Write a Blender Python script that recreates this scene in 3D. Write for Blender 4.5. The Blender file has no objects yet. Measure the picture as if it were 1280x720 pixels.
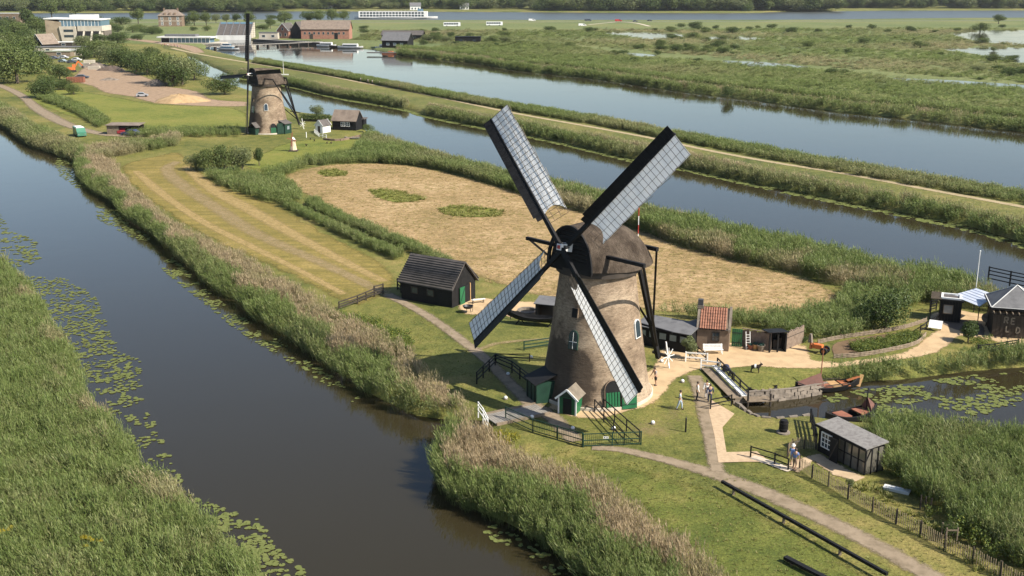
import bpy, bmesh, math, random
import numpy as np
from mathutils import Vector, Matrix, geometry
from math import radians, sin, cos, pi, atan2, hypot
random.seed(7); rng = np.random.default_rng(7)
sc = bpy.context.scene
COL = sc.collection

# ------------------------------------------------------------------ camera
FPX, PITCH, CAMH = 1378.0, radians(15.45), 34.5
cd = bpy.data.cameras.new('camera'); cam = bpy.data.objects.new('camera', cd); COL.objects.link(cam)
cd.sensor_width = 36.0; cd.lens = 36.0 * FPX / 1280.0; cd.clip_start = 0.5; cd.clip_end = 60000
cam.location = (0, 0, CAMH); cam.rotation_euler = (pi / 2 - PITCH, 0, 0)
sc.camera = cam

# ------------------------------------------------------------------ world, sun, exposure
SUN_EL, SUN_AZ = radians(42), radians(26)          # azimuth measured from +X towards the camera
SUN = Vector((cos(SUN_AZ) * cos(SUN_EL), -sin(SUN_AZ) * cos(SUN_EL), sin(SUN_EL)))
w = bpy.data.worlds.new('World'); sc.world = w; w.use_nodes = True
wn = w.node_tree; bg = wn.nodes['Background']
sky = wn.nodes.new('ShaderNodeTexSky'); sky.sky_type = 'NISHITA'; sky.sun_disc = False
sky.sun_elevation = SUN_EL; sky.sun_rotation = atan2(SUN.x, SUN.y)
sky.altitude = 0; sky.air_density = 1.0; sky.dust_density = 0.8; sky.ozone_density = 1.0
wn.links.new(sky.outputs[0], bg.inputs[0]); bg.inputs[1].default_value = 0.085
sl = bpy.data.lights.new('sun', 'SUN'); sl.energy = 5.0; sl.angle = radians(0.55); sl.color = (1.0, 0.92, 0.79)
so = bpy.data.objects.new('sun', sl); COL.objects.link(so)
so.rotation_euler = (-SUN).to_track_quat('-Z', 'Y').to_euler()
sc.view_settings.view_transform = 'Standard'; sc.view_settings.look = 'None'
sc.view_settings.exposure = 0.95; sc.view_settings.gamma = 1.0; sc.view_settings.use_curve_mapping = False
try:
    sc.cycles.max_bounces = 6; sc.cycles.transparent_max_bounces = 12; sc.cycles.volume_bounces = 0
except Exception: pass

# ------------------------------------------------------------------ survey: photo pixel -> place on the ground
CP, SP = cos(PITCH), sin(PITCH)
def G(px, py, z=0.0):
    a = (px - 640) / FPX; b = (py - 360) / FPX
    t = (z - CAMH) / (-SP - b * CP)
    return Vector((a * t, (CP - b * SP) * t, z))
def ppm(px, py):                                    # pixels per metre at a ground point
    p = G(px, py); return FPX / (p.y * CP + CAMH * SP)
def GL(pts, z=0.0): return [tuple(G(x, y, z)[:2]) for x, y in pts]

# ------------------------------------------------------------------ materials
MATS = {}
def nodes_of(m):
    m.use_nodes = True; nt = m.node_tree; return nt, nt.nodes, nt.links
def ramp(nt, fac, cols, pos=None):
    r = nt.nodes.new('ShaderNodeValToRGB'); e = r.color_ramp.elements
    n = len(cols); pos = pos or [i / (n - 1) for i in range(n)]
    while len(e) < n: e.new(0.5)
    for i in range(n): e[i].position = pos[i]; e[i].color = (*cols[i], 1)
    nt.links.new(fac, r.inputs[0]); return r.outputs[0]
def noise(nt, scale, detail=3, rough=0.55, vec=None, stretch=None):
    n = nt.nodes.new('ShaderNodeTexNoise'); n.inputs['Scale'].default_value = scale
    n.inputs['Detail'].default_value = detail; n.inputs['Roughness'].default_value = rough
    if vec is None:
        g = nt.nodes.new('ShaderNodeNewGeometry'); vec = g.outputs['Position']
    if stretch:
        mp = nt.nodes.new('ShaderNodeMapping'); mp.inputs['Scale'].default_value = stretch[:3]
        if len(stretch) > 3: mp.inputs['Rotation'].default_value = (0, 0, stretch[3])
        nt.links.new(vec, mp.inputs[0]); vec = mp.outputs[0]
    nt.links.new(vec, n.inputs['Vector']); return n.outputs['Fac']
def mixc(nt, fac, a, b, mode='MIX'):
    m = nt.nodes.new('ShaderNodeMix'); m.data_type = 'RGBA'; m.blend_type = mode
    for sock, v in ((m.inputs[0], fac), (m.inputs[6], a), (m.inputs[7], b)):
        if isinstance(v, (int, float)): sock.default_value = v
        elif isinstance(v, tuple): sock.default_value = (*v, 1)
        else: nt.links.new(v, sock)
    return m.outputs[2]
def math_(nt, op, a, b=None, clamp=False):
    m = nt.nodes.new('ShaderNodeMath'); m.operation = op; m.use_clamp = clamp
    for s, v in ((m.inputs[0], a), (m.inputs[1], b)):
        if v is None: continue
        if isinstance(v, (int, float)): s.default_value = v
        else: nt.links.new(v, s)
    return m.outputs[0]
def bump(nt, h, strength=0.3, dist=0.05):
    b = nt.nodes.new('ShaderNodeBump'); b.inputs['Strength'].default_value = strength
    b.inputs['Distance'].default_value = dist; nt.links.new(h, b.inputs['Height']); return b.outputs[0]
def M(name, c, rough=0.7, c2=None, scale=2.0, bmp=0.0, metal=0.0, spec=0.4, stretch=None, detail=4):
    """plain procedural surface: colour varied by noise between c and c2, with a little relief"""
    if name in MATS: return MATS[name]
    m = bpy.data.materials.new(name); nt, N, L = nodes_of(m); p = N['Principled BSDF']
    c2 = c2 or tuple(x * 0.72 for x in c)
    n1 = noise(nt, scale, detail, 0.6, stretch=stretch)
    col = ramp(nt, n1, [c2, c, tuple(min(1, x * 1.12) for x in c)], [0.3, 0.55, 0.8])
    L.new(col, p.inputs['Base Color']); p.inputs['Roughness'].default_value = rough
    p.inputs['Metallic'].default_value = metal; p.inputs['Specular IOR Level'].default_value = spec
    if bmp: L.new(bump(nt, noise(nt, scale * 4, 3), bmp, 0.03), p.inputs['Normal'])
    MATS[name] = m; return m
def grass_mat(name, a, b, c, big=0.05, fine=5.0, streak=None, spots=None, dry=0.5, feather=False):
    """a,b,c: three base colours met over the field"""
    m = bpy.data.materials.new(name); nt, N, L = nodes_of(m); p = N['Principled BSDF']
    n0 = noise(nt, big, 4, 0.6); n1 = noise(nt, 0.55, 4, 0.65); n2 = noise(nt, fine, 4, 0.75)
    f = math_(nt, 'ADD', math_(nt, 'MULTIPLY', n0, 0.55), math_(nt, 'MULTIPLY', n1, 0.45))
    col = ramp(nt, f, [a, b, c], [0.36, 0.5, 0.64])
    col = mixc(nt, 0.75, col, ramp(nt, n2, [(0.35,) * 3, (1,) * 3, (1.55,) * 3], [0.3, 0.5, 0.72]), 'MULTIPLY')
    n3 = noise(nt, fine * 3.2, 2, 0.7)
    col = mixc(nt, 0.6, col, ramp(nt, n3, [(0.5,) * 3, (1,) * 3, (1.4,) * 3], [0.3, 0.5, 0.7]), 'MULTIPLY')
    if streak:
        n4 = noise(nt, streak[0], 3, 0.6, stretch=streak[1])
        col = mixc(nt, ramp(nt, n4, [(0,) * 3, (streak[3],) * 3], [0.42, 0.62]), col, streak[2])
    L.new(col, p.inputs['Base Color']); p.inputs['Roughness'].default_value = 0.85
    p.inputs['Specular IOR Level'].default_value = 0.15
    L.new(bump(nt, math_(nt, 'ADD', n2, math_(nt, 'MULTIPLY', n1, 2.0)), 0.6, 0.12), p.inputs['Normal'])
    if feather: add_feather(m)
    MATS[name] = m; return m
def add_feather(m, lo=0.25, hi=0.6):
    """let a patch thin out raggedly towards its rim (attribute 'edge': 0 rim .. 1 inside)"""
    nt, N, L = nodes_of(m); out = N['Material Output']; src = out.inputs[0].links[0].from_socket
    at = N.new('ShaderNodeAttribute'); at.attribute_name = 'edge'
    n = noise(nt, 1.6, 4, 0.75); n2 = noise(nt, 7.0, 3, 0.7)
    s = math_(nt, 'ADD', at.outputs['Fac'], math_(nt, 'ADD', math_(nt, 'MULTIPLY', math_(nt, 'SUBTRACT', n, 0.5), 1.3), math_(nt, 'MULTIPLY', math_(nt, 'SUBTRACT', n2, 0.5), 0.8)))
    mr = N.new('ShaderNodeMapRange'); mr.inputs[1].default_value = lo; mr.inputs[2].default_value = hi
    L.new(s, mr.inputs[0])
    t = N.new('ShaderNodeBsdfTransparent'); mx = N.new('ShaderNodeMixShader')
    L.new(mr.outputs[0], mx.inputs[0]); L.new(t.outputs[0], mx.inputs[1]); L.new(src, mx.inputs[2]); L.new(mx.outputs[0], out.inputs[0])
    return m
def leaf_mat(name, cols, tintcol=None, trans=0.3, attr='INSTANCER'):
    """foliage: colour by random per piece and patch noise; 'tint' attribute moves it towards dry straw"""
    m = bpy.data.materials.new(name); nt, N, L = nodes_of(m)
    N.remove(N['Principled BSDF']); out = N['Material Output']
    rnd = N.new('ShaderNodeNewGeometry'); n = noise(nt, 0.35, 3, 0.6)
    oi = N.new('ShaderNodeObjectInfo')
    f = math_(nt, 'ADD', math_(nt, 'MULTIPLY', rnd.outputs['Random Per Island'], 0.5), math_(nt, 'ADD', math_(nt, 'MULTIPLY', n, 0.35), math_(nt, 'MULTIPLY', oi.outputs['Random'], 0.2)))
    col = ramp(nt, f, cols)
    if tintcol:
        at = N.new('ShaderNodeAttribute'); at.attribute_type = attr; at.attribute_name = 'tint'
        dry = ramp(nt, rnd.outputs['Random Per Island'], tintcol)
        tt = math_(nt, 'ADD', at.outputs['Fac'], math_(nt, 'MULTIPLY', math_(nt, 'SUBTRACT', rnd.outputs['Random Per Island'], 0.5), 0.5), True)
        col = mixc(nt, tt, col, dry)
    d = N.new('ShaderNodeBsdfDiffuse'); t = N.new('ShaderNodeBsdfTranslucent'); g = N.new('ShaderNodeBsdfGlossy')
    g.inputs['Roughness'].default_value = 0.5; g.inputs['Color'].default_value = (0.9, 0.95, 1, 1)
    L.new(col, d.inputs[0]); L.new(col, t.inputs[0])
    mx = N.new('ShaderNodeMixShader'); mx.inputs[0].default_value = trans
    L.new(d.outputs[0], mx.inputs[1]); L.new(t.outputs[0], mx.inputs[2])
    m2 = N.new('ShaderNodeMixShader'); m2.inputs[0].default_value = 0.012
    L.new(mx.outputs[0], m2.inputs[1]); L.new(g.outputs[0], m2.inputs[2]); L.new(m2.outputs[0], out.inputs[0])
    MATS[name] = m; return m
def glass_mat(name, c=(0.02, 0.03, 0.04), rough=0.06):
    m = bpy.data.materials.new(name); nt, N, L = nodes_of(m); p = N['Principled BSDF']
    L.new(ramp(nt, noise(nt, 3, 2), [c, tuple(x * 1.8 for x in c)]), p.inputs['Base Color'])
    p.inputs['Roughness'].default_value = rough; p.inputs['Specular IOR Level'].default_value = 0.7
    MATS[name] = m; return m

# ------------------------------------------------------------------ mesh helpers
class MB:
    """collects boxes, beams, tubes and sheets; build() links them as ONE mesh object"""
    def __init__(s, mtx=None): s.v = []; s.f = []; s.m = mtx or Matrix.Identity(4)
    def add(s, vs, fs):
        o = len(s.v); s.v += [tuple(s.m @ Vector(p)) for p in vs]; s.f += [tuple(i + o for i in q) for q in fs]; return s
    def box(s, x0, x1, y0, y1, z0, z1, tx=0.0, ty=0.0):
        return s.add([(x0, y0, z0), (x1, y0, z0), (x1, y1, z0), (x0, y1, z0), (x0 + tx, y0 + ty, z1), (x1 - tx, y0 + ty, z1), (x1 - tx, y1 - ty, z1), (x0 + tx, y1 - ty, z1)],
                     [(3, 2, 1, 0), (4, 5, 6, 7), (0, 1, 5, 4), (1, 2, 6, 5), (2, 3, 7, 6), (3, 0, 4, 7)])
    def beam(s, a, b, w, h=None, w2=None, h2=None, up=(0, 0, 1)):
        a = Vector(a); b = Vector(b); h = h or w; w2 = w2 or w; h2 = h2 or h
        d = (b - a).normalized(); up = Vector(up)
        if abs(d.dot(up)) > 0.97: up = Vector((1, 0, 0))
        x = d.cross(up).normalized(); y = x.cross(d).normalized(); vs = []
        for p, ww, hh in ((a, w, h), (b, w2, h2)):
            for sx, sy in ((-1, -1), (1, -1), (1, 1), (-1, 1)): vs.append(p + x * (sx * ww / 2) + y * (sy * hh / 2))
        return s.add(vs, [(3, 2, 1, 0), (4, 5, 6, 7), (0, 1, 5, 4), (1, 2, 6, 5), (2, 3, 7, 6), (3, 0, 4, 7)])
    def tube(s, a, b, r, r2=None, n=8):
        a = Vector(a); b = Vector(b); r2 = r if r2 is None else r2
        d = (b - a).normalized(); up = Vector((0, 0, 1)) if abs(d.z) < 0.95 else Vector((1, 0, 0))
        x = d.cross(up).normalized(); y = x.cross(d); vs = []
        for p, rr in ((a, r), (b, r2)):
            for i in range(n): t = 2 * pi * i / n; vs.append(p + x * (rr * cos(t)) + y * (rr * sin(t)))
        fs = [(i, (i + 1) % n, n + (i + 1) % n, n + i) for i in range(n)] + [tuple(range(n - 1, -1, -1)), tuple(range(n, 2 * n))]
        return s.add(vs, fs)
    def lathe(s, prof, n=24, c=(0, 0), cap=True):
        vs = [(c[0] + r * cos(2 * pi * i / n), c[1] + r * sin(2 * pi * i / n), z) for r, z in prof for i in range(n)]
        fs = [(k * n + i, k * n + (i + 1) % n, (k + 1) * n + (i + 1) % n, (k + 1) * n + i) for k in range(len(prof) - 1) for i in range(n)]
        if cap: fs += [tuple(range(n - 1, -1, -1)), tuple(range((len(prof) - 1) * n, len(prof) * n))]
        return s.add(vs, fs)
    def prism(s, poly, a, b):
        """poly: list of 3D points, swept by vector a..b offsets"""
        n = len(poly); a = Vector(a); b = Vector(b)
        vs = [Vector(p) + a for p in poly] + [Vector(p) + b for p in poly]
        return s.add(vs, [tuple(range(n - 1, -1, -1)), tuple(range(n, 2 * n))] + [(i, (i + 1) % n, n + (i + 1) % n, n + i) for i in range(n)])
    def slab(s, q, t):
        """thick sheet from a 3D polygon, thickness t along its normal"""
        n = (Vector(q[1]) - Vector(q[0])).cross(Vector(q[2]) - Vector(q[0])).normalized()
        return s.prism(q, n * 0.0, n * t)
    def ball(s, c, r, n=10, k=6, sz=1.0):
        pr = [(max(1e-3, r * sin(pi * i / k)), -r * sz * cos(pi * i / k)) for i in range(k + 1)]
        vs = [(c[0] + a * cos(2 * pi * j / n), c[1] + a * sin(2 * pi * j / n), c[2] + z) for a, z in pr for j in range(n)]
        return s.add(vs, [(q * n + i, q * n + (i + 1) % n, (q + 1) * n + (i + 1) % n, (q + 1) * n + i) for q in range(k) for i in range(n)])
    def mesh(s, name):
        me = bpy.data.meshes.new(name); me.from_pydata(s.v, [], s.f)
        bm = bmesh.new(); bm.from_mesh(me); bmesh.ops.recalc_face_normals(bm, faces=bm.faces); bm.to_mesh(me); bm.free(); return me
    def build(s, name, mat, parent=None, smooth=False):
        me = s.mesh(name)
        if smooth:
            me.polygons.foreach_set('use_smooth', [True] * len(me.polygons))
            try: me.set_sharp_from_angle(angle=radians(40))
            except Exception: pass
        return obj(name, me, mat, parent)
def obj(name, me, mat, parent=None):
    if mat is not None and not me.materials: me.materials.append(MATS[mat] if isinstance(mat, str) else mat)
    o = bpy.data.objects.new(name, me); COL.objects.link(o)
    if parent: o.parent = parent
    return o
def tag(o, label=None, cat=None, group=None, kind=None):
    if label: o['label'] = label
    if cat: o['category'] = cat
    if group: o['group'] = group
    if kind: o['kind'] = kind
    return o
def thing(name, label, cat, loc=(0, 0, 0), rz=0.0, group=None, scale=1.0):
    o = bpy.data.objects.new(name, None); COL.objects.link(o); o.empty_display_size = 0.3
    o.location = loc; o.rotation_euler = (0, 0, rz); o.scale = (scale,) * 3
    return tag(o, label, cat, group)
def part(o, parent):
    """another object of the same mesh under another thing"""
    c = o.copy(); COL.objects.link(c); c.parent = parent; return c
def copy_tree(o, parent=None):
    c = o.copy(); COL.objects.link(c); c.parent = parent
    for ch in list(o.children): copy_tree(ch, c)
    return c

# ------------------------------------------------------------------ sheets of land, patches, strips
def smooth_poly(pts, step, closed=True, jit=0.0):
    """Catmull-Rom through the points, resampled, jittered"""
    P = [np.array(p, float) for p in pts]; n = len(P); out = []
    segs = n if closed else n - 1
    for i in range(segs):
        p0 = P[(i - 1) % n] if closed or i > 0 else P[i]; p1 = P[i]; p2 = P[(i + 1) % n]
        p3 = P[(i + 2) % n] if closed or i + 2 < n else p2
        L = np.linalg.norm(p2 - p1); k = int(min(40, max(1, L / step)))
        for j in range(k):
            t = j / k
            q = 0.5 * ((2 * p1) + (-p0 + p2) * t + (2 * p0 - 5 * p1 + 4 * p2 - p3) * t * t + (-p0 + 3 * p1 - 3 * p2 + p3) * t ** 3)
            out.append(q)
    if not closed: out.append(P[-1])
    out = np.array(out)
    if jit: out = out + rng.normal(0, jit, out.shape)
    return out
def seg_dist(pts, poly, closed=True):
    A = np.asarray(poly); B = np.roll(A, -1, 0)
    if not closed: A, B = A[:-1], B[:-1]
    d = np.full(len(pts), 1e9); pts = np.asarray(pts)
    for a, b in zip(A, B):
        ab = b - a; L = ab @ ab + 1e-12
        t = np.clip(((pts - a) @ ab) / L, 0, 1); q = a + t[:, None] * ab
        d = np.minimum(d, np.hypot(*(pts - q).T))
    return d
def inside(pts, poly):
    pts = np.asarray(pts); poly = np.asarray(poly); x, y = pts[:, 0], pts[:, 1]; c = np.zeros(len(pts), bool)
    j = len(poly) - 1
    for i in range(len(poly)):
        xi, yi = poly[i]; xj, yj = poly[j]
        if abs(yj - yi) > 1e-12:
            c ^= ((yi > y) != (yj > y)) & (x < (xj - xi) * (y - yi) / (yj - yi) + xi)
        j = i
    return c
def vnoise(p, s, seed=0):
    """cheap smooth value noise in numpy, 0..1"""
    q = np.asarray(p) * s + seed * 17.31
    return 0.5 + 0.25 * (np.sin(q[:, 0] * 1.7 + 1.3 * np.sin(q[:, 1] * 1.1)) + np.sin(q[:, 1] * 2.1 + 1.7 * np.sin(q[:, 0] * 0.9 + seed)))
def sheet(name, outline, mat, z, spacing, bank=None, feather=None, kind='structure', parent=None):
    """flat sheet inside a world outline; bank=(width, depth): its rim slopes down into the water"""
    out = np.asarray(outline, float); pts = [out]
    lo, hi = out.min(0), out.max(0)
    def grid(sp):
        gx = np.arange(lo[0], hi[0], sp); gy = np.arange(lo[1], hi[1], sp)
        g = np.stack(np.meshgrid(gx, gy), -1).reshape(-1, 2); return g + rng.uniform(-0.3, 0.3, g.shape) * sp
    if spacing:
        g = grid(spacing); g = g[inside(g, out)]
        if len(g):
            dd = seg_dist(g, out); g = g[dd > spacing * 0.35]
        pts.append(g)
    wd = bank[0] if bank else (feather or 0)
    if wd:
        tang = np.roll(out, -1, 0) - np.roll(out, 1, 0); tang /= np.linalg.norm(tang, axis=1)[:, None] + 1e-9
        area = 0.5 * np.sum(out[:, 0] * np.roll(out[:, 1], -1) - out[:, 1] * np.roll(out[:, 0], -1))
        nr = np.stack([-tang[:, 1], tang[:, 0]], 1) * (1 if area > 0 else -1)
        for k in (0.5, 1.0):
            g = out + nr * wd * k; ok = inside(g, out)
            dd = seg_dist(g, out); pts.append(g[ok & (dd > wd * k * 0.85)])
    allp = np.concatenate(pts); n = len(out)
    r = geometry.delaunay_2d_cdt([Vector(p) for p in allp], [(i, (i + 1) % n) for i in range(n)], [], 1, 1e-4)
    vs = np.array([tuple(v) for v in r[0]]); d = seg_dist(vs, out)
    zz = np.full(len(vs), float(z))
    if bank:
        t = np.clip(d / bank[0], 0, 1); t = t * t * (3 - 2 * t); zz = z - bank[1] * (1 - t)
    me = bpy.data.meshes.new(name); me.from_pydata(np.column_stack([vs, zz]).tolist(), [], r[2])
    if feather:
        a = me.attributes.new('edge', 'FLOAT', 'POINT'); a.data.foreach_set('value', np.clip(d / feather, 0, 1).astype(np.float32))
    me.update()
    if len(me.polygons) and me.polygons[0].normal.z < 0: me.flip_normals()
    me.polygons.foreach_set('use_smooth', [True] * len(me.polygons))
    o = obj(name, me, mat, parent)
    if kind and not parent: o['kind'] = kind
    return o
def patch(name, px, mat, z, spacing=4.0, feather=1.0, jit=0.25, step=2.5, smooth=True):
    w = GL(px); o = smooth_poly(w, step, True, jit) if smooth else np.array(w)
    return sheet(name, o, mat, z, spacing, feather=feather)
def path(name, px, width, mat, z=0.03, step=1.5, feather=None):
    """a strip of ground along a line; width in metres (one value or one per point)"""
    pl = smooth_poly(GL(px), step, False)
    if not isinstance(width, (int, float)):
        k = np.linspace(0, len(width) - 1, len(pl)); wd = np.interp(k, range(len(width)), width)
    else: wd = np.full(len(pl), float(width))
    t = np.gradient(pl, axis=0); t /= np.linalg.norm(t, axis=1)[:, None] + 1e-9; nr = np.stack([-t[:, 1], t[:, 0]], 1)
    cs = [-0.5, -0.38, -0.2, 0, 0.2, 0.38, 0.5]; vs = []; ed = []
    for i in range(len(pl)):
        for c in cs: vs.append((*(pl[i] + nr[i] * wd[i] * c), z)); ed.append(min(1, (0.5 - abs(c)) * 3.2))
    m = len(cs); fs = [(i * m + j, i * m + j + 1, (i + 1) * m + j + 1, (i + 1) * m + j) for i in range(len(pl) - 1) for j in range(m - 1)]
    me = bpy.data.meshes.new(name); me.from_pydata(vs, [], fs)
    a = me.attributes.new('edge', 'FLOAT', 'POINT'); a.data.foreach_set('value', np.array(ed, np.float32)); me.update()
    if me.polygons[0].normal.z < 0: me.flip_normals()
    o = obj(name, me, mat); o['kind'] = 'structure'; return o

# ------------------------------------------------------------------ scattered growth: points carrying copies of a few small clumps
def scatter_tree(name, srcs):
    ng = bpy.data.node_groups.new(name, 'GeometryNodeTree')
    ng.interface.new_socket('Geometry', in_out='INPUT', socket_type='NodeSocketGeometry')
    ng.interface.new_socket('Geometry', in_out='OUTPUT', socket_type='NodeSocketGeometry')
    N, L = ng.nodes, ng.links; gi = N.new('NodeGroupInput'); go = N.new('NodeGroupOutput')
    jn = N.new('GeometryNodeJoinGeometry')
    for s in srcs:
        oi = N.new('GeometryNodeObjectInfo'); oi.inputs['Object'].default_value = s; oi.inputs['As Instance'].default_value = False
        g2 = N.new('GeometryNodeGeometryToInstance'); L.new(oi.outputs['Geometry'], g2.inputs[0]); L.new(g2.outputs[0], jn.inputs[0])
    ip = N.new('GeometryNodeInstanceOnPoints'); ip.inputs['Pick Instance'].default_value = True
    def na(nm, t):
        a = N.new('GeometryNodeInputNamedAttribute'); a.data_type = t; a.inputs['Name'].default_value = nm; return a.outputs[0]
    e = N.new('FunctionNodeEulerToRotation'); L.new(na('rot', 'FLOAT_VECTOR'), e.inputs[0])
    L.new(gi.outputs[0], ip.inputs['Points']); L.new(jn.outputs[0], ip.inputs['Instance'])
    L.new(na('idx', 'INT'), ip.inputs['Instance Index']); L.new(e.outputs[0], ip.inputs['Rotation']); L.new(na('scl', 'FLOAT_VECTOR'), ip.inputs['Scale'])
    L.new(ip.outputs[0], go.inputs[0]); return ng
def scatter(name, label, cat, P, scl, tint, tree, nsrc, mat, tilt=0.15, group=None, lean=0.0):
    """P: n x 3 places; scl: n x 3; tint: n"""
    n = len(P); me = bpy.data.meshes.new(name); me.from_pydata(np.asarray(P).tolist(), [], [])
    def at(nm, typ, data, key):
        a = me.attributes.new(nm, typ, 'POINT'); a.data.foreach_set(key, np.ascontiguousarray(data).ravel())
    rot = np.stack([rng.normal(0, tilt, n), rng.normal(0, tilt, n), rng.uniform(0, 2 * pi, n)], 1).astype(np.float32)
    if lean:                                         # a common lean before the wind, stronger in swathes
        k = lean * (0.3 + 1.4 * vnoise(np.asarray(P)[:, :2], 0.22, 9)); th = rot[:, 2]; lx, ly = -k * 0.95, -k * 0.3
        rot[:, 1] += np.cos(th) * lx + np.sin(th) * ly; rot[:, 0] -= -np.sin(th) * lx + np.cos(th) * ly
    at('rot', 'FLOAT_VECTOR', rot, 'vector'); at('scl', 'FLOAT_VECTOR', np.asarray(scl, np.float32), 'vector')
    at('tint', 'FLOAT', np.asarray(tint, np.float32), 'value'); at('idx', 'INT', rng.integers(0, nsrc, n).astype(np.int32), 'value')
    o = obj(name, me, mat); md = o.modifiers.new('scatter', 'NODES'); md.node_group = tree
    return tag(o, label, cat, group, 'stuff')
def fill_poly(poly, dens, cap=40000):
    poly = np.asarray(poly); lo, hi = poly.min(0), poly.max(0); A = np.prod(hi - lo)
    n = int(min(A * dens, 400000)); p = rng.uniform(lo, hi, (n, 2)); p = p[inside(p, poly)]
    return p[:cap]
def fill_strip(A, B, dens, px=True, za=0.0, zb=0.0):
    """between two lines (pixels): points, t across (0 at A, 1 at B), s along"""
    a = smooth_poly(GL(A, za) if px else A, 1.5, False); b = smooth_poly(GL(B, zb) if px else B, 1.5, False)
    m = 400
    def rs(c):
        L = np.r_[0, np.cumsum(np.linalg.norm(np.diff(c, axis=0), axis=1))]; t = np.linspace(0, L[-1], m)
        return np.stack([np.interp(t, L, c[:, 0]), np.interp(t, L, c[:, 1])], 1), L[-1]
    a, la = rs(a); b, lb = rs(b); wd = np.linalg.norm(a - b, axis=1)
    seg = np.linalg.norm(np.diff((a + b) / 2, axis=0), axis=1); ar = seg * (wd[1:] + wd[:-1]) / 2
    n = int(ar.sum() * dens); k = rng.choice(m - 1, n, p=ar / ar.sum()); fr = rng.uniform(0, 1, n); t = rng.uniform(0, 1, n)
    pa = a[k] + (a[k + 1] - a[k]) * fr[:, None]; pb = b[k] + (b[k + 1] - b[k]) * fr[:, None]
    return pa + (pb - pa) * t[:, None], t, (k + fr) / m
# ------------------------------------------------------------------ palette
grass_mat('lawn', (0.060, 0.075, 0.018), (0.130, 0.130, 0.034), (0.210, 0.172, 0.060), 0.05, 4.0)
grass_mat('meadow', (0.060, 0.078, 0.022), (0.120, 0.125, 0.036), (0.190, 0.160, 0.060), 0.03, 2.0)
grass_mat('marsh', (0.080, 0.108, 0.036), (0.130, 0.152, 0.056), (0.180, 0.170, 0.066), 0.012, 0.5)
grass_mat('mown', (0.130, 0.112, 0.028), (0.205, 0.160, 0.045), (0.260, 0.195, 0.068), 0.06, 3.0, streak=(0.5, (0.16, 1.6, 1, radians(-52)), (0.110, 0.095, 0.026), 0.6), feather=True)
grass_mat('hayfield', (0.165, 0.122, 0.050), (0.300, 0.205, 0.105), (0.400, 0.285, 0.160), 0.07, 2.0, streak=(0.9, (0.7, 1.5, 1, radians(-28)), (0.150, 0.125, 0.040), 0.5), feather=True)
grass_mat('bright_lawn', (0.085, 0.110, 0.020), (0.145, 0.155, 0.032), (0.190, 0.175, 0.045), 0.06, 4.0, feather=True)
grass_mat('lush_lawn', (0.058, 0.078, 0.016), (0.105, 0.118, 0.026), (0.165, 0.150, 0.046), 0.10, 5.0, feather=True)
grass_mat('bank_mud', (0.020, 0.022, 0.010), (0.035, 0.040, 0.016), (0.055, 0.055, 0.022), 0.2, 3.0)
def dirt(name, c, c2, fine=4.0):
    m = M(name, c, 0.9, c2, 0.7, 0.5, spec=0.15, detail=8); return add_feather(m)
dirt('gravel', (0.440, 0.320, 0.190), (0.340, 0.240, 0.140)); add_feather(M('track', (0.235, 0.185, 0.130), 0.9, (0.150, 0.118, 0.078), 1.1, 0.6, spec=0.15, detail=10), 0.2, 0.85)
m_ = M('worn_track', (0.300, 0.225, 0.125), 0.9, (0.210, 0.165, 0.070), 0.7, 0.5, spec=0.15, detail=8); add_feather(m_, 0.25, 1.5); dirt('yard_dirt', (0.280, 0.200, 0.135), (0.180, 0.125, 0.080))
dirt('dike_path', (0.330, 0.265, 0.165), (0.250, 0.200, 0.110)); dirt('soil', (0.150, 0.100, 0.060), (0.090, 0.060, 0.035))
dirt('paving', (0.420, 0.320, 0.210), (0.340, 0.250, 0.160)); dirt('patio', (0.130, 0.105, 0.085), (0.095, 0.075, 0.06))
M('road', (0.20, 0.19, 0.18), 0.9, (0.15, 0.145, 0.14), 0.8)
add_feather(M('concrete_path', (0.50, 0.43, 0.34), 0.85, (0.38, 0.32, 0.25), 1.5, 0.2))
M('sand', (0.34, 0.235, 0.125), 0.95, (0.23, 0.155, 0.08), 0.6, 0.9)
M('rubble', (0.20, 0.165, 0.135), 0.95, (0.08, 0.065, 0.05), 0.8, 0.8)
# water: dark peaty canal
def water_mat(name, deep, scale, strength):
    m = bpy.data.materials.new(name); nt, N, L = nodes_of(m); p = N['Principled BSDF']
    L.new(ramp(nt, noise(nt, 0.02, 3), [deep, tuple(x * 1.35 for x in deep)]), p.inputs['Base Color'])
    p.inputs['Roughness'].default_value = 0.06; p.inputs['IOR'].default_value = 1.333; p.inputs['Specular IOR Level'].default_value = 0.5
    h = math_(nt, 'ADD', noise(nt, scale, 3, 0.6, stretch=(1, 1.7, 1)), math_(nt, 'MULTIPLY', noise(nt, scale * 0.12, 2, 0.5), 2.5))
    wp = noise(nt, 0.035, 3, 0.6, stretch=(1, 2.2, 1)); mr = N.new('ShaderNodeMapRange'); mr.inputs[1].default_value = 0.42; mr.inputs[2].default_value = 0.66; mr.inputs[3].default_value = 0.03; mr.inputs[4].default_value = 0.085; L.new(wp, mr.inputs[0]); L.new(mr.outputs[0], p.inputs['Roughness'])
    bn = N.new('ShaderNodeBump'); bn.inputs['Distance'].default_value = 0.05; L.new(h, bn.inputs['Height']); L.new(math_(nt, 'MULTIPLY', mr.outputs[0], strength * 14), bn.inputs['Strength']); L.new(bn.outputs[0], p.inputs['Normal']); MATS[name] = m; return m
water_mat('water', (0.022, 0.018, 0.009), 1.6, 0.10)

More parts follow.
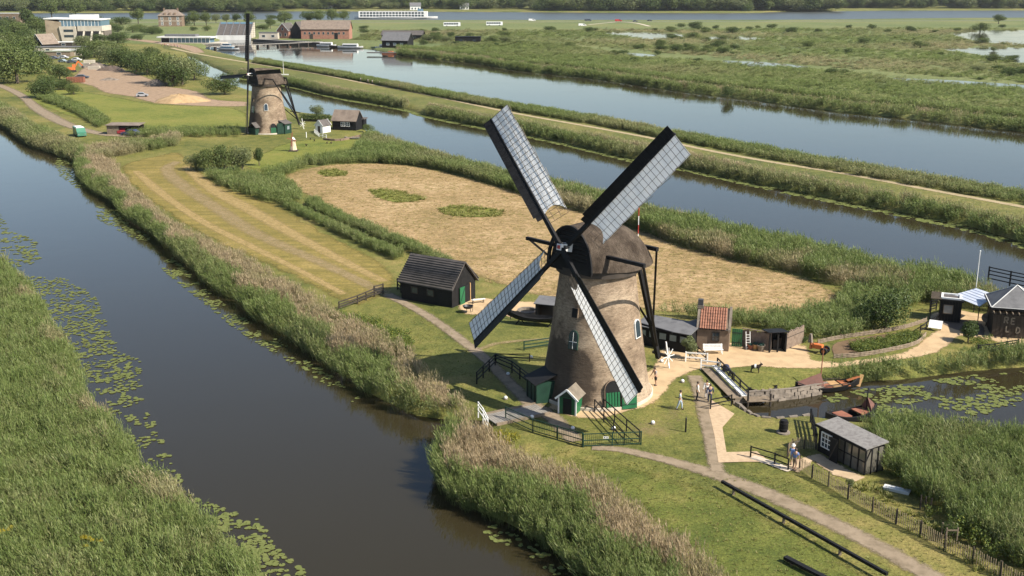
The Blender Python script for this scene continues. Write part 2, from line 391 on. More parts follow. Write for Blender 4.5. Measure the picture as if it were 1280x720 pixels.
# ------------------------------------------------------------------ small clumps used by the scattered growth
def src(name, me):
    return bpy.data.objects.new(name, me)            # never linked: only its shape is used
def strip_leaf(vs, fs, base, dir_, up, length, width, droop, segs=2):
    """a curved blade"""
    side = dir_.cross(up)
    side = side.normalized() if side.length > 1e-4 else Vector((1, 0, 0))
    o = len(vs); p = base.copy(); d = dir_.copy()
    for k in range(segs + 1):
        wd = width * (1.0 - 0.15 * k if k < segs else 0.12)
        vs.append(p - side * wd / 2); vs.append(p + side * wd / 2)
        p = p + d * (length / segs); d = (d - up * droop).normalized()
    for k in range(segs): fs.append((o + 2 * k, o + 2 * k + 1, o + 2 * k + 3, o + 2 * k + 2))
def reed_clump(seed, stems=13, leaves=4, plume=0.3, mat='reed', lw=0.056):
    r = random.Random(seed); vs, fs = [], []; up = Vector((0, 0, 1))
    for _ in range(stems):
        a = r.uniform(0, 2 * pi); q = 0.5 * math.sqrt(r.random()); b = Vector((q * cos(a), q * sin(a), 0))
        ln = Vector((r.gauss(0, 0.10), r.gauss(0, 0.10), 1)).normalized(); h = r.uniform(0.72, 1.0)
        strip_leaf(vs, fs, b, ln, Vector((r.gauss(0, 1), r.gauss(0, 1), 0.01)).normalized(), h, 0.02, 0.0, 1)
        for k in range(leaves):
            z = h * (0.30 + 0.62 * (k + r.random()) / leaves); t = r.uniform(0, 2 * pi)
            d = Vector((cos(t), sin(t), r.uniform(0.1, 1.0))).normalized()
            strip_leaf(vs, fs, b + ln * z, d, up, r.uniform(0.26, 0.50), lw * r.uniform(0.7, 1.2), r.uniform(0.35, 0.9))
        if r.random() < plume:
            strip_leaf(vs, fs, b + ln * h * 0.95, (ln + Vector((r.gauss(0, 0.25), r.gauss(0, 0.25), 0))).normalized(), Vector((r.gauss(0, 1), r.gauss(0, 1), 0.1)).normalized(), r.uniform(0.12, 0.2), 0.07, 0.15)
    me = bpy.data.meshes.new('clump'); me.from_pydata([tuple(v) for v in vs], [], fs); me.materials.append(MATS[mat]); return src('clump', me)
def tuft(seed, n=12, mat='tuft_green'):
    r = random.Random(seed); vs, fs = [], []; up = Vector((0, 0, 1))
    for _ in range(n):
        a = r.uniform(0, 2 * pi); q = 0.4 * r.random(); t = r.uniform(0, 2 * pi)
        d = Vector((0.6 * cos(t), 0.6 * sin(t), 1)).normalized()
        strip_leaf(vs, fs, Vector((q * cos(a), q * sin(a), 0)), d, up, r.uniform(0.6, 1.0), 0.10, 0.3)
    me = bpy.data.meshes.new('tuft'); me.from_pydata([tuple(v) for v in vs], [], fs); me.materials.append(MATS[mat]); return src('tuft', me)
def leaf_cloud(seed, centers, n, leaf, spread, mat, squash=0.8):
    """many leaf-sized faces around the given clump centres (x,y,z,r)"""
    r = np.random.default_rng(seed); C = np.array(centers); wts = C[:, 3] ** 2; k = r.choice(len(C), n, p=wts / wts.sum())
    d = r.normal(0, 1, (n, 3)); d /= np.linalg.norm(d, axis=1)[:, None]
    rad = C[k, 3] * r.uniform(0.35, 1.0, n) ** 0.45 * spread
    p = C[k, :3] + d * rad[:, None] * np.array([1, 1, squash])
    nm = d + r.normal(0, 0.75, (n, 3)) + np.array([0, 0, 0.4]); nm /= np.linalg.norm(nm, axis=1)[:, None]
    t = np.cross(nm, r.normal(0, 1, (n, 3))); t /= np.linalg.norm(t, axis=1)[:, None]; b = np.cross(nm, t)
    sz = leaf * r.uniform(0.6, 1.3, n)[:, None]
    v = np.stack([p - t * sz, p - b * sz * 0.5, p + t * sz, p + b * sz * 0.5], 1).reshape(-1, 3)
    f = np.arange(4 * n).reshape(n, 4)
    me = bpy.data.meshes.new('foliage'); me.from_pydata(v.tolist(), [], f.tolist()); me.materials.append(MATS[mat]); return me
leaf_mat('reed', [(0.062, 0.100, 0.022), (0.122, 0.170, 0.044), (0.188, 0.232, 0.074), (0.275, 0.305, 0.125)],
         [(0.290, 0.220, 0.135), (0.440, 0.340, 0.225), (0.340, 0.270, 0.165)], 0.34)
leaf_mat('tuft_green', [(0.080, 0.115, 0.022), (0.140, 0.165, 0.034), (0.190, 0.200, 0.050)], [(0.33, 0.25, 0.11), (0.45, 0.34, 0.17)], 0.3)
leaf_mat('broad_leaf', [(0.060, 0.092, 0.022), (0.105, 0.145, 0.034), (0.160, 0.190, 0.050)], [(0.26, 0.20, 0.02), (0.42, 0.34, 0.02)], 0.25)
leaf_mat('lily', [(0.075, 0.098, 0.030), (0.120, 0.140, 0.045), (0.170, 0.175, 0.065)], None, 0.05)
leaf_mat('crown_dark', [(0.034, 0.056, 0.018), (0.062, 0.090, 0.026), (0.095, 0.120, 0.034)], None, 0.22)
leaf_mat('crown_mid', [(0.055, 0.080, 0.024), (0.092, 0.122, 0.036), (0.140, 0.162, 0.052)], None, 0.22)
leaf_mat('crown_pale', [(0.085, 0.108, 0.042), (0.130, 0.152, 0.062), (0.185, 0.198, 0.090)], None, 0.22)
REED = [reed_clump(i, 12, 5, 0.12) for i in range(5)]; T_REED = scatter_tree('reeds', REED)
DRY = [reed_clump(20 + i, 12, 2, 0.9, lw=0.05) for i in range(3)] + [reed_clump(30 + i, 9, 3, 0.6) for i in range(2)]; T_DRY = scatter_tree('dry_reeds', DRY)
TUFT = [tuft(40 + i) for i in range(4)]; T_TUFT = scatter_tree('tufts', TUFT)
def shrub_src(seed, n=140, leaf=0.075):
    r = random.Random(seed); c = [(r.uniform(-.35, .35), r.uniform(-.35, .35), r.uniform(.25, .72), r.uniform(.18, .34)) for _ in range(9)]
    return src('shrub', leaf_cloud(seed, c, n, leaf, 1.0, 'broad_leaf'))
SHR = [shrub_src(60 + i) for i in range(4)]; T_SHR = scatter_tree('shrubs', SHR)
def pad_src(seed):
    r = random.Random(seed); vs = [(0, 0, 0)]; n = 9
    for i in range(n): a = 0.25 + (2 * pi - 0.5) * i / (n - 1); q = r.uniform(.9, 1.05) * .5; vs.append((q * cos(a), q * sin(a), r.uniform(-.01, .03)))
    me = bpy.data.meshes.new('pad'); me.from_pydata(vs, [], [(0, i, i + 1) for i in range(1, n)]); me.materials.append(MATS['lily']); return src('pad', me)
T_PAD = scatter_tree('pads', [pad_src(70 + i) for i in range(4)])

# ------------------------------------------------------------------ the land
WZ = -0.9
big = MB(); big.add([(-6000, -500, WZ), (6000, -500, WZ), (6000, 3000, WZ), (-6000, 3000, WZ)], [(0, 1, 2, 3)])
tag(big.build('water', 'water'), kind='structure')
def WL(pts): return GL(pts, WZ)
L1 = [(-200, 250), (-90, 285), (-30, 312), (0, 330), (18, 348), (37, 362), (52, 384), (74, 418), (86, 440), (108, 480), (106, 506), (124, 520), (148, 540), (171, 576), (190, 604), (218, 622), (249, 650), (266, 680), (300, 708), (322, 722), (360, 760), (430, 850), (100, 900), (-420, 880)]
W1 = smooth_poly(WL(L1), 1.2, True, 0.12); sheet('left_bank', W1, 'bank_mud', 0.0, 4.0, bank=(1.5, 1.3))
bank_left = [(-300, 60), (-200, 118), (-60, 140), (0, 157), (37, 182), (62, 192), (99, 204), (98, 218), (112, 238), (140, 254), (160, 277), (190, 295), (212, 315), (240, 340), (265, 362), (300, 382), (320, 402), (357, 423), (390, 448), (430, 475), (455, 493), (495, 513), (515, 522), (545, 527), (570, 529), (590, 531)]
race = [(600, 528), (609, 531), (600, 538), (575, 548), (553, 558)]
bank_low = [(547, 575), (546, 592), (552, 616), (570, 634), (595, 644), (620, 654), (640, 664), (677, 683), (715, 714), (760, 748), (830, 800), (900, 880)]
creek_s = [(1900, 700), (1500, 600), (1280, 553), (1180, 538), (1090, 533), (1030, 526), (1000, 523), (967, 526), (949, 524), (933, 516), (922, 504)]
creek_n = [(921, 499), (938, 496), (960, 495), (993, 492), (1030, 486), (1080, 481), (1172, 472), (1235, 464), (1280, 461), (1500, 434), (1900, 385)]
north = [(1900, 500), (1700, 470), (1420, 408), (1280, 380), (1255, 374), (1200, 362), (1172, 356), (1160, 350), (1085, 338), (1010, 318), (960, 306), (865, 285), (800, 271), (757, 254), (690, 238), (637, 228), (595, 215), (532, 198), (492, 183), (464, 172), (456, 160), (420, 148), (375, 142), (340, 124), (290, 107), (264, 98), (250, 93), (243, 84), (238, 74), (215, 58), (120, 40), (-200, 36)]
W2 = smooth_poly(WL(bank_left + race + bank_low + [(1900, 900)] + creek_s + creek_n + north), 1.8, True, 0.12)
sheet('meadow_ground', W2, 'lawn', 0.0, 7.0, bank=(1.6, 1.4))
dike_s = [(200, 62), (235, 70), (262, 82), (300, 97), (362, 107), (420, 121), (495, 134), (532, 144), (605, 159), (655, 168), (715, 181), (790, 199), (850, 209), (960, 233), (1085, 258), (1210, 284), (1280, 305), (1500, 360), (1900, 450)]
dike_n = [(320, 77), (420, 94), (520, 114), (640, 136), (740, 152), (820, 168), (960, 194), (1085, 217), (1280, 251), (1500, 296), (1900, 380)]
W3 = smooth_poly(WL(dike_s + dike_n[::-1] + [(255, 62), (215, 55)]), 4.0, True, 0.15)
sheet('dike_ground', W3, 'meadow', 0.02, 10.0, bank=(1.6, 1.4))
north_bank = [(262, 52), (300, 49), (355, 51), (402, 53), (412, 58), (450, 60), (476, 63), (490, 67), (497, 69), (545, 74), (600, 80), (640, 87), (740, 98), (850, 114), (940, 125), (1040, 139), (1120, 147), (1200, 156), (1280, 165), (1500, 190), (2000, 240)]
W4 = smooth_poly(WL([(-700, 26), (-700, 60), (-200, 52), (150, 56), (250, 62)] + north_bank + [(2000, 23), (1280, 23), (1000, 25.5), (640, 26), (450, 26), (200, 25), (0, 25)]), 14.0, True, 0.4)
sheet('wetland_ground', W4, 'marsh', 0.01, 45.0, bank=(3.0, 1.4))
W5 = np.array([(-6000, 1380), (-2000, 1380), (-500, 1400), (-300, 1490), (0, 1440), (300, 1380), (500, 1520), (2000, 1560), (6000, 1500), (6000, 9000), (-6000, 9000)], float)
sheet('far_bank', smooth_poly(W5, 120, True, 3), 'meadow', 0.5, 0, bank=(5, 1.9))

# the wide river, ruffled by the wind
m_ = water_mat('river_water', (0.05, 0.055, 0.05), 0.5, 1.0); [m_.node_tree.links.remove(l) for l in list(m_.node_tree.nodes['Principled BSDF'].inputs['Roughness'].links)]; m_.node_tree.nodes['Principled BSDF'].inputs['Roughness'].default_value = 0.35
q = MB(); q.add([(-6000, 1060, WZ + .06), (6000, 1060, WZ + .06), (6000, 1700, WZ + .06), (-6000, 1700, WZ + .06)], [(0, 1, 2, 3)]); tag(q.build('river', 'river_water'), kind='structure')
# ponds in the wetland
PONDS = [[(757, 41), (780, 40), (815, 41), (850, 43), (850, 47), (815, 49), (790, 46), (765, 43)], [(885, 46), (930, 46), (960, 48), (930, 50), (890, 49)],
        [(775, 66), (800, 67), (822, 70), (805, 71), (785, 69)], [(1190, 42), (1230, 38), (1280, 38), (1400, 42), (1400, 56), (1280, 56), (1240, 54), (1215, 50)], [(1180, 62), (1240, 59), (1280, 60), (1400, 62), (1400, 84), (1280, 79), (1250, 74), (1215, 67)],
        [(1120, 98), (1200, 101), (1240, 104), (1280, 106), (1400, 110), (1400, 115), (1280, 111), (1200, 106), (1140, 102)], [(905, 76), (960, 78), (1010, 84), (960, 84), (910, 80)]]
for pl in PONDS:
    sheet('pond', smooth_poly(GL(pl), 6, True, 0.6), 'water', 0.06, 0)

# fields, lawns, tracks
FIELD = [(352, 222), (382, 210), (420, 205), (470, 204), (507, 206), (545, 212), (582, 221), (640, 238), (715, 261), (815, 291), (855, 307), (915, 325), (960, 334), (1035, 357), (1054, 368), (1046, 380), (1000, 391), (950, 397), (880, 394), (800, 388), (680, 372), (600, 350), (545, 325), (505, 306), (440, 282), (392, 253)]
patch('hay_field', FIELD, 'hayfield', 0.02, 5.0, 2.2)
patch('mown_meadow', [(150, 208), (180, 198), (222, 190), (245, 205), (262, 222), (300, 238), (350, 257), (400, 285), (470, 322), (500, 345), (485, 372), (450, 385), (420, 378), (350, 340), (300, 318), (240, 290), (190, 256), (160, 230)], 'mown', 0.02, 4.0, 2.0)
patch('mill_lawn', [(330, 190), (360, 178), (420, 172), (462, 176), (490, 186), (440, 193), (400, 200), (365, 212), (330, 214), (300, 205)], 'bright_lawn', 0.02, 4.0, 2.0)
patch('left_meadow', [(20, 118), (80, 112), (130, 118), (200, 130), (300, 136), (310, 165), (230, 168), (180, 165), (140, 158), (90, 148)], 'bright_lawn', 0.02, 6.0, 3.0)
patch('dike_slope', [(660, 560), (720, 568), (800, 580), (880, 604), (960, 640), (1040, 676), (1110, 720), (1100, 780), (930, 760), (860, 700), (790, 640), (730, 605)], 'lush_lawn', 0.02, 3.0, 2.5)
path('farm_track', [(222, 202), (209, 210), (216, 222), (240, 240), (272, 261), (320, 292), (400, 328), (484, 368)], [3.2, 4.2, 4.2, 4.0, 4.0, 3.4, 2.6, 2.4], 'worn_track', 0.035, 2.0)
m_ = M('hay_swath', (0.360, 0.260, 0.120), 0.9, (0.240, 0.185, 0.070), 1.0, 0.6, spec=0.1, detail=9); add_feather(m_, 0.3, 1.3)
path('hay_swath', [(232, 208), (265, 236), (312, 262), (372, 296), (432, 328), (480, 352)], [2.5, 4.0, 4.5, 4.0, 3.0, 2.0], m_, 0.03, 2.0); path('mown_swath', [(170, 214), (200, 240), (250, 275), (310, 306), (370, 336), (430, 368)], [2, 3, 2.5, 2.5, 2.0, 1.5], m_, 0.03, 2.0)
path('footpath', [(484, 368), (515, 384), (545, 402), (588, 434), (610, 452), (640, 482), (664, 504), (690, 522), (720, 552)], [2.0, 1.7, 1.7, 1.7, 1.7, 1.7, 1.8, 2.2, 2.0], 'track', 0.04)
path('side_path', [(596, 438), (618, 430), (650, 426), (690, 424)], 1.0, 'worn_track', 0.038)
patch('mill_yard', [(690, 498), (682, 510), (705, 520), (745, 525), (792, 514), (818, 506), (839, 486), (852, 472), (866, 466), (893, 457), (905, 463), (940, 459), (1000, 462), (1060, 459), (1120, 451), (1165, 444), (1187, 433), (1205, 421), (1240, 427), (1290, 440), (1300, 405), (1215, 390), (1185, 386), (1158, 396), (1172, 408), (1157, 420), (1130, 439), (1090, 447), (1045, 452), (1017, 448), (1010, 432), (985, 427), (925, 428), (868, 428), (826, 434), (812, 462), (770, 470), (720, 475)], 'gravel', 0.03, 2.5, 0.7, 0.08, 1.2)
m_ = M('worn_lawn', (0.290, 0.220, 0.120), 0.9, (0.190, 0.155, 0.070), 0.9, 0.5, spec=0.1, detail=9); add_feather(m_, 0.45, 1.7)
for pl in ([(755, 528), (800, 518), (845, 492), (868, 490), (874, 530), (850, 560), (800, 556), (765, 545)], [(690, 522), (730, 530), (745, 545), (725, 552), (700, 540)], [(820, 575), (880, 580), (900, 600), (860, 598)], [(905, 590), (960, 605), (1010, 632), (980, 632), (920, 606)], [(830, 436), (866, 440), (866, 455), (832, 452)]): patch('worn_ground', pl, m_, 0.024, 2.0, 3.0, 0.2)
path('main_path', [(740, 560), (775, 562), (820, 572), (890, 592), (950, 614), (1000, 636), (1060, 664), (1120, 696), (1180, 730), (1260, 780)], [1.2, 1.6, 1.9, 2.2, 2.3, 2.3, 2.2, 2.2, 2.2, 2.2], 'track', 0.04)
path('mill_path', [(868, 470), (876, 492), (884, 528), (890, 560), (897, 590)], [1.8, 1.9, 1.7, 1.5, 1.5], 'track', 0.05)
patch('paved_corner', [(888, 500), (908, 512), (918, 518), (903, 535), (908, 566), (946, 565), (962, 578), (930, 578), (898, 579), (893, 545), (886, 515)], M('brick_paving', (0.42, 0.31, 0.20), 0.9, (0.33, 0.24, 0.15), 3.0, 0.4, detail=8), 0.06, 1.2, 0.12, 0.02, 0.8, False)
path('stepping_path', [(940, 572), (965, 580), (988, 589)], 1.0, 'concrete_path', 0.065, 0.6)
path('shed_path', [(988, 588), (1020, 572), (1050, 590), (1075, 600)], [1.6, 1.8, 2.2, 1.6], 'paving', 0.048)
path('dike_path', [(215, 60), (245, 67), (320, 80), (395, 92), (450, 103), (495, 111), (545, 121), (640, 141), (740, 159), (820, 174), (880, 187), (960, 202), (1060, 218), (1160, 237), (1280, 259), (1500, 300), (1900, 375)], [4, 3.4, 3, 3, 2.6, 2.6, 2.4, 2.3, 2.3, 2.3, 2.3, 2.3, 2.3, 2.3, 2.3, 2.3, 2.3], 'dike_path', 0.05, 4.0)
path('farm_road', [(-120, 70), (0, 107), (50, 138), (90, 158), (138, 169), (180, 170)], [5, 4.6, 4.4, 4.2, 5.5, 4], 'track', 0.04, 3.0)
patch('dirt_yard', [(88, 100), (100, 86), (120, 80), (150, 86), (185, 96), (206, 106), (250, 114), (270, 124), (310, 127), (310, 133), (255, 133), (215, 131), (185, 128), (160, 121), (128, 116), (112, 108)], 'yard_dirt', 0.03, 8.0, 3.0)
path('visitor_road', [(150, 48), (190, 52), (230, 58), (250, 66)], [10, 14, 14, 6], 'yard_dirt', 0.04, 6.0)
patch('vegetable_bed', [(1040, 432), (1060, 425), (1130, 415), (1155, 416), (1150, 428), (1120, 438), (1075, 445), (1046, 447)], 'soil', 0.05, 1.5, 0.2, 0.03, 1.0)
patch('barn_yard', [(572, 382), (598, 372), (640, 376), (690, 380), (690, 400), (640, 398), (618, 392), (600, 395), (582, 394)], 'gravel', 0.04, 2.0, 0.7, 0.1, 1.2)
patch('entrance_patio', [(1180, 388), (1205, 400), (1228, 404), (1232, 420), (1205, 416), (1175, 404)], 'patio', 0.045, 1.5, 0.4, 0.05, 1.0)
path('dike_road', [(-500, 27), (0, 27.5), (300, 28), (640, 27.5), (900, 27), (1400, 25)], 6.0, 'road', 0.08, 30)
path('ramp_road', [(735, 31), (760, 28.5), (775, 27.5), (795, 29), (812, 33)], 4.0, 'concrete_path', 0.1, 8)

# ------------------------------------------------------------------ reeds
def reeds(name, label, P, h, sx, tint, z0=0.0, dry=False, hv=0.18):
    n = len(P); hh = h * rng.uniform(1 - hv, 1 + hv, n) * (0.72 + 0.36 * vnoise(P, 0.7, 3) + 0.22 * vnoise(P, 0.16, 6)); s = sx * rng.uniform(0.65, 1.4, n)
    z = z0 if not isinstance(z0, (int, float)) else np.full(n, z0)
    return scatter(name, label, 'reeds', np.column_stack([P, z]), np.stack([s, s, hh], 1), tint, T_DRY if dry else T_REED, 5, 'reed', 0.16, None, 0.2)
def tnoise(P, base, amp, s=0.12, seed=1): return np.clip(base + amp * (vnoise(P, s, seed) - 0.5) * 2, 0, 1)
# left foreground bed
P = fill_poly(W1, 8.0, 60000); P = P[vnoise(P, 1.9, 21) + 0.6 * vnoise(P, 4.3, 22) > 0.42]; ok = (P[:, 1] < 190) & (P[:, 0] > -95); P = P[ok]
dd = seg_dist(P, W1); ok = dd > 0.25; P, dd = P[ok], dd[ok]
tn = tnoise(P, 0.02, 0.18, 0.5) + np.where((dd < 2.2) & (vnoise(P, 0.35, 8) > 0.6), 0.45, 0.0)
reeds('reed_bed', 'wide green reed bed on the bank across the canal from the farm track', P, 2.0, 0.62, tn, np.where(dd < 1.5, -0.9 + 0.6 * dd, 0))
# canal bank along the meadow, dry plumes towards the meadow
inner = [(-300, 40), (-200, 100), (-60, 118), (0, 133), (40, 160), (70, 172), (110, 190), (146, 212), (150, 220), (175, 250), (225, 291), (270, 314), (310, 330), (350, 356), (400, 388), (430, 405), (475, 425), (515, 450), (540, 480), (560, 505), (585, 520), (592, 524), (594, 526), (594, 527), (594, 528), (594, 529)]
def two_tone(tagname, A, B, dens, h, sx, lab_g, lab_d, split=0.45, za=WZ, cut=None, dtint=0.95):
    P, t, s = fill_strip(A, B, dens, True, za, 0.0); k = t + (vnoise(P, 0.25, 5) - 0.5) * 0.6
    z = np.clip(-0.85 + t * 3.0, -0.85, 0) if za < 0 else np.zeros(len(P))
    g = k < split
    a = reeds(tagname, lab_g, P[g], h, sx, tnoise(P[g], 0.0, 0.15), z[g])
    b = reeds('dry_' + tagname, lab_d, P[~g], h * 0.9, sx, tnoise(P[~g], dtint, 0.28, 0.35), z[~g], True)
    return a, b
two_tone('bank_reeds', bank_left[6:], inner[6:], 5.0, 1.9, 0.62, 'green reeds rooted in the canal edge below the mown meadow', 'straw coloured reed plumes along the edge of the mown meadow', 0.40)
P, t, s = fill_strip(bank_left[:7], inner[:7], 1.1, True, WZ, 0)
reeds('bank_reeds', 'reeds along the canal below the grey farm road', P, 2.0, 1.3, tnoise(P, 0.25, 0.3, 0.1), np.clip(-0.8 + t * 3, -0.8, 0))
low_in = [(585, 542), (620, 556), (640, 578), (690, 598), (740, 613), (782, 640), (816, 672), (858, 700), (905, 742), (950, 780), (1000, 830), (1040, 880)]
two_tone('point_reeds', [(560, 556)] + bank_low, [(578, 542)] + low_in, 9.0, 2.1, 0.55, 'tall green reeds on the point of land below the metal gate', 'dry pinkish straw reeds behind the green ones below the metal gate', 0.40)
# islands north shore
two_tone('shore_reeds', north[5:16], [(1280, 398), (1250, 392), (1200, 386), (1180, 384), (1165, 378), (1120, 372), (1050, 357), (985, 340), (915, 325), (855, 307), (815, 291)], 1.9, 2.3, 0.95, 'green reeds between the hay field and the middle canal', 'pale reed plumes facing the middle canal beyond the hay field', 0.75, WZ, None, 0.5)
P, t, s = fill_strip(north[11:20], [(815, 291), (760, 274), (715, 261), (640, 238), (582, 221), (545, 212), (507, 206), (470, 204), (440, 198)], 1.9, True, WZ, 0)
reeds('shore_reeds', 'green reed belt curving round the far side of the hay field', P, 2.1, 0.95, tnoise(P, 0.1 + 0.35 * (s < 0.35), 0.3, 0.1), np.clip(-0.8 + t * 4, -0.8, 0))
P = fill_poly(GL([(330, 220), (352, 222), (382, 210), (420, 205), (470, 204), (520, 208), (492, 186), (450, 192), (410, 198), (370, 207)]), 2.2)
reeds('shore_reeds', 'bright green reeds between the far mill lawn and the hay field', P, 1.8, 0.95, tnoise(P, 0.0, 0.12))
P = fill_poly(GL([(258, 222), (290, 220), (330, 224), (352, 224), (376, 242), (377, 254), (350, 256), (320, 249), (288, 237)]), 2.4)
reeds('reed_patch', 'green reed patch beside the leafy trees at the end of the hay field', P, 1.9, 0.9, tnoise(P, 0.0, 0.1))
P = fill_poly(GL([(818, 392), (900, 399), (950, 402), (1000, 396), (1045, 385), (1062, 366), (1100, 350), (1160, 352), (1170, 372), (1120, 392), (1085, 414), (1060, 424), (1000, 424), (960, 414), (905, 408)]), 3.4)
reeds('reed_patch', 'tall green reeds behind the brick hut and the vegetable bed', P, 1.8, 0.8, tnoise(P, 0.0, 0.12))
for A, B, lab in (([(352, 258), (400, 281), (450, 305), (495, 326)], [(360, 255), (405, 276), (455, 300), (505, 321)], 'low green reed row beside the mown meadow, nearer the farm track'), ([(382, 256), (440, 285), (505, 311), (560, 338)], [(394, 252), (446, 279), (512, 305), (566, 331)], 'low olive reed row along the edge of the hay field')):
    P, t, s = fill_strip(A, B, 5.5); reeds('reed_row', lab, P, 1.3, 0.7, tnoise(P, 0.05, 0.12))
# reeds on the dike
P, t, s = fill_strip(dike_s[3:], [(302, 91), (362, 101), (420, 114), (497, 127), (535, 135), (608, 150), (656, 158), (716, 170), (792, 185), (852, 197), (962, 220), (1088, 244), (1212, 268), (1282, 288), (1502, 340), (1900, 420)], 1.5, True, WZ, 0)
ok = ~((G(515, 125).x < P[:, 0]) & (P[:, 0] < G(540, 130).x) & (P[:, 1] > 200) & (P[:, 1] > 310)); P, t = P[ok], t[ok]
reeds('dike_reeds', 'reeds on the near side of the dike path', P, 1.9, 1.15, np.clip(tnoise(P, 0.12, 0.3, 0.05) + 0.45 * (t > 0.6), 0, 1), np.clip(-0.8 + t * 3, -0.8, 0))
P, t, s = fill_strip([(p[0], p[1] - 0.5) for p in dike_n], [(318, 79), (418, 95.5), (518, 115.5), (638, 138), (738, 155), (818, 170.5), (958, 198), (1083, 221), (1278, 255), (1498, 296), (1898, 370)], 1.7, True, WZ, 0)
reeds('dike_reeds', 'reeds on the far side of the dike path', P, 1.6, 1.2, tnoise(P, 0.15, 0.25, 0.05), np.clip(-0.7 + t * 3, -0.7, 0))
# wetland shore and meadow
def up(pl, k): return [(x, y - k * (y + 21) / 100.0) for x, y in pl]
two_tone('wetland_reeds', north_bank[8:], up(north_bank[8:], 5.0), 0.55, 2.4, 1.9, 'green reeds along the wetland shore', 'tan reeds behind the wetland shore', 0.55, WZ, None, 0.6)
P, t, s = fill_strip(up(north_bank[8:], 8.5), up(north_bank[8:], 11), 0.4); reeds('ditch_reeds', 'dark reed line following the wetland ditch', P, 2.0, 2.2, tnoise(P, 0.0, 0.1))
P = fill_poly(GL([(540, 60), (640, 76), (740, 88), (850, 102), (940, 110), (1040, 124), (1280, 148), (1600, 180), (1600, 100), (1280, 112), (1000, 86), (800, 72), (700, 55), (600, 50)]), 0.16, 16000)
for pl in PONDS: P = P[~inside(P, GL(pl))]
reeds('marsh_grass', 'pale green marsh grass covering the wetland', P, 1.0, 3.0, tnoise(P, 0.12, 0.2, 0.03))
P = fill_poly(GL([(620, 60), (700, 54), (800, 64), (940, 76), (1280, 104), (1600, 100), (1600, 40), (1200, 36), (1000, 36), (640, 38), (460, 38), (440, 50), (500, 52)]), 0.05, 16000)
for pl in PONDS: P = P[seg_dist(P, GL(pl)) > 3.0]; P = P[~inside(P, GL(pl))]
reeds('marsh_grass', 'rough marsh grass below the river dike', P, 0.9, 4.0, tnoise(P, 0.2, 0.35, 0.02))
# right-hand bed and creek
P = fill_poly(GL([(1078, 548), (1092, 538), (1180, 540), (1280, 556), (1500, 610), (1500, 800), (1280, 712), (1240, 684), (1190, 654), (1142, 620), (1114, 594), (1100, 570)]), 8.5); P = P[vnoise(P, 1.9, 21) + 0.6 * vnoise(P, 4.3, 22) > 0.42]
reeds('reed_bed', 'dense pale green reed bed beside the black shed', P, 2.1, 0.62, tnoise(P, 0.04, 0.14, 0.4))
P, t, s = fill_strip(creek_n[3:], [(1000, 484), (1035, 474), (1085, 466), (1175, 458), (1238, 450), (1283, 446), (1500, 420), (1900, 375)], 10, True, WZ, 0)
P_ok = P[:, 0] > G(1028, 480).x; P, t = P[P_ok], t[P_ok]
reeds('creek_reeds', 'low green reeds between the gravel path and the creek', P, 1.75, 0.7, tnoise(P, 0.03, 0.12), np.clip(-0.7 + t * 2.5, -0.7, 0))
P, t, s = fill_strip([(100, 206), (150, 196), (225, 182)], [(102, 192), (150, 184), (225, 172)], 1.6); reeds('reed_row', 'mixed reeds across the head of the mown meadow', P, 1.9, 1.0, tnoise(P, 0.45, 0.4, 0.15))
P, t, s = fill_strip([(160, 172), (230, 172), (300, 171)], [(160, 164), (230, 164), (300, 164)], 1.2); reeds('reed_row', 'green reeds along the ditch behind the wooden shelter', P, 1.6, 1.1, tnoise(P, 0.05, 0.15, 0.15))
P, t, s = fill_strip([(48, 124), (90, 140), (125, 160)], [(60, 118), (105, 134), (138, 153)], 0.9); reeds('reed_row', 'green reeds in the ditch between farm road and left meadow', P, 1.5, 1.3, tnoise(P, 0.02, 0.1, 0.15))
# green islets left standing in the hay field
for pl, lab in (([(397, 214), (415, 211), (435, 214), (432, 221), (405, 221)], 'smallest green islet of uncut growth in the hay field'), ([(459, 238), (480, 236), (505, 240), (533, 248), (525, 253), (495, 254), (470, 247)], 'long green islet of uncut growth in the middle of the hay field'), ([(545, 262), (570, 256), (600, 258), (632, 264), (625, 271), (575, 272), (555, 268)], 'green islet of uncut growth with a taller tuft in the hay field')):
    patch('uncut_ground', pl, 'bright_lawn', 0.045, 2.0, 0.8); P = fill_poly(GL(pl), 3.2); scatter('uncut_patch', lab, 'grass', np.column_stack([P, np.zeros(len(P))]), np.column_stack([np.full(len(P), 0.8)] * 2 + [rng.uniform(0.25, 0.55, len(P))]), tnoise(P, 0.05, 0.1), T_TUFT, 4, 'tuft_green')
# leafy weeds
def shrubs(name, label, P, s, h, tint=None, z=0.0):
    n = len(P); k = rng.uniform(0.75, 1.3, n)
    return scatter(name, label, 'shrubs', np.column_stack([P, np.full(n, z)]), np.stack([s * k, s * k, h * k], 1), np.zeros(n) if tint is None else tint, T_SHR, 4, 'broad_leaf')
P = fill_poly(GL([(372, 385), (395, 388), (440, 398), (475, 408), (515, 428), (512, 450), (470, 436), (430, 415), (385, 398)]), 3.2); shrubs('leafy_weeds', 'lush leafy weeds behind the reeds below the rail fence', P, 1.0, 1.0)
P = fill_poly(GL([(612, 545), (640, 545), (648, 556), (625, 562)]), 5.0); shrubs('flowering_weeds', 'yellow flowering weeds beside the plank bridge', P, 0.7, 1.0, rng.uniform(0.25, 1, len(P)))
P = fill_poly(GL([(1098, 580), (1115, 590), (1150, 618), (1195, 652), (1245, 682), (1290, 712), (1275, 714), (1210, 684), (1165, 648), (1122, 606)]), 3.0); shrubs('leafy_weeds', 'leafy weeds along the edge of the reed bed beside the picket fence', P, 0.9, 1.3)
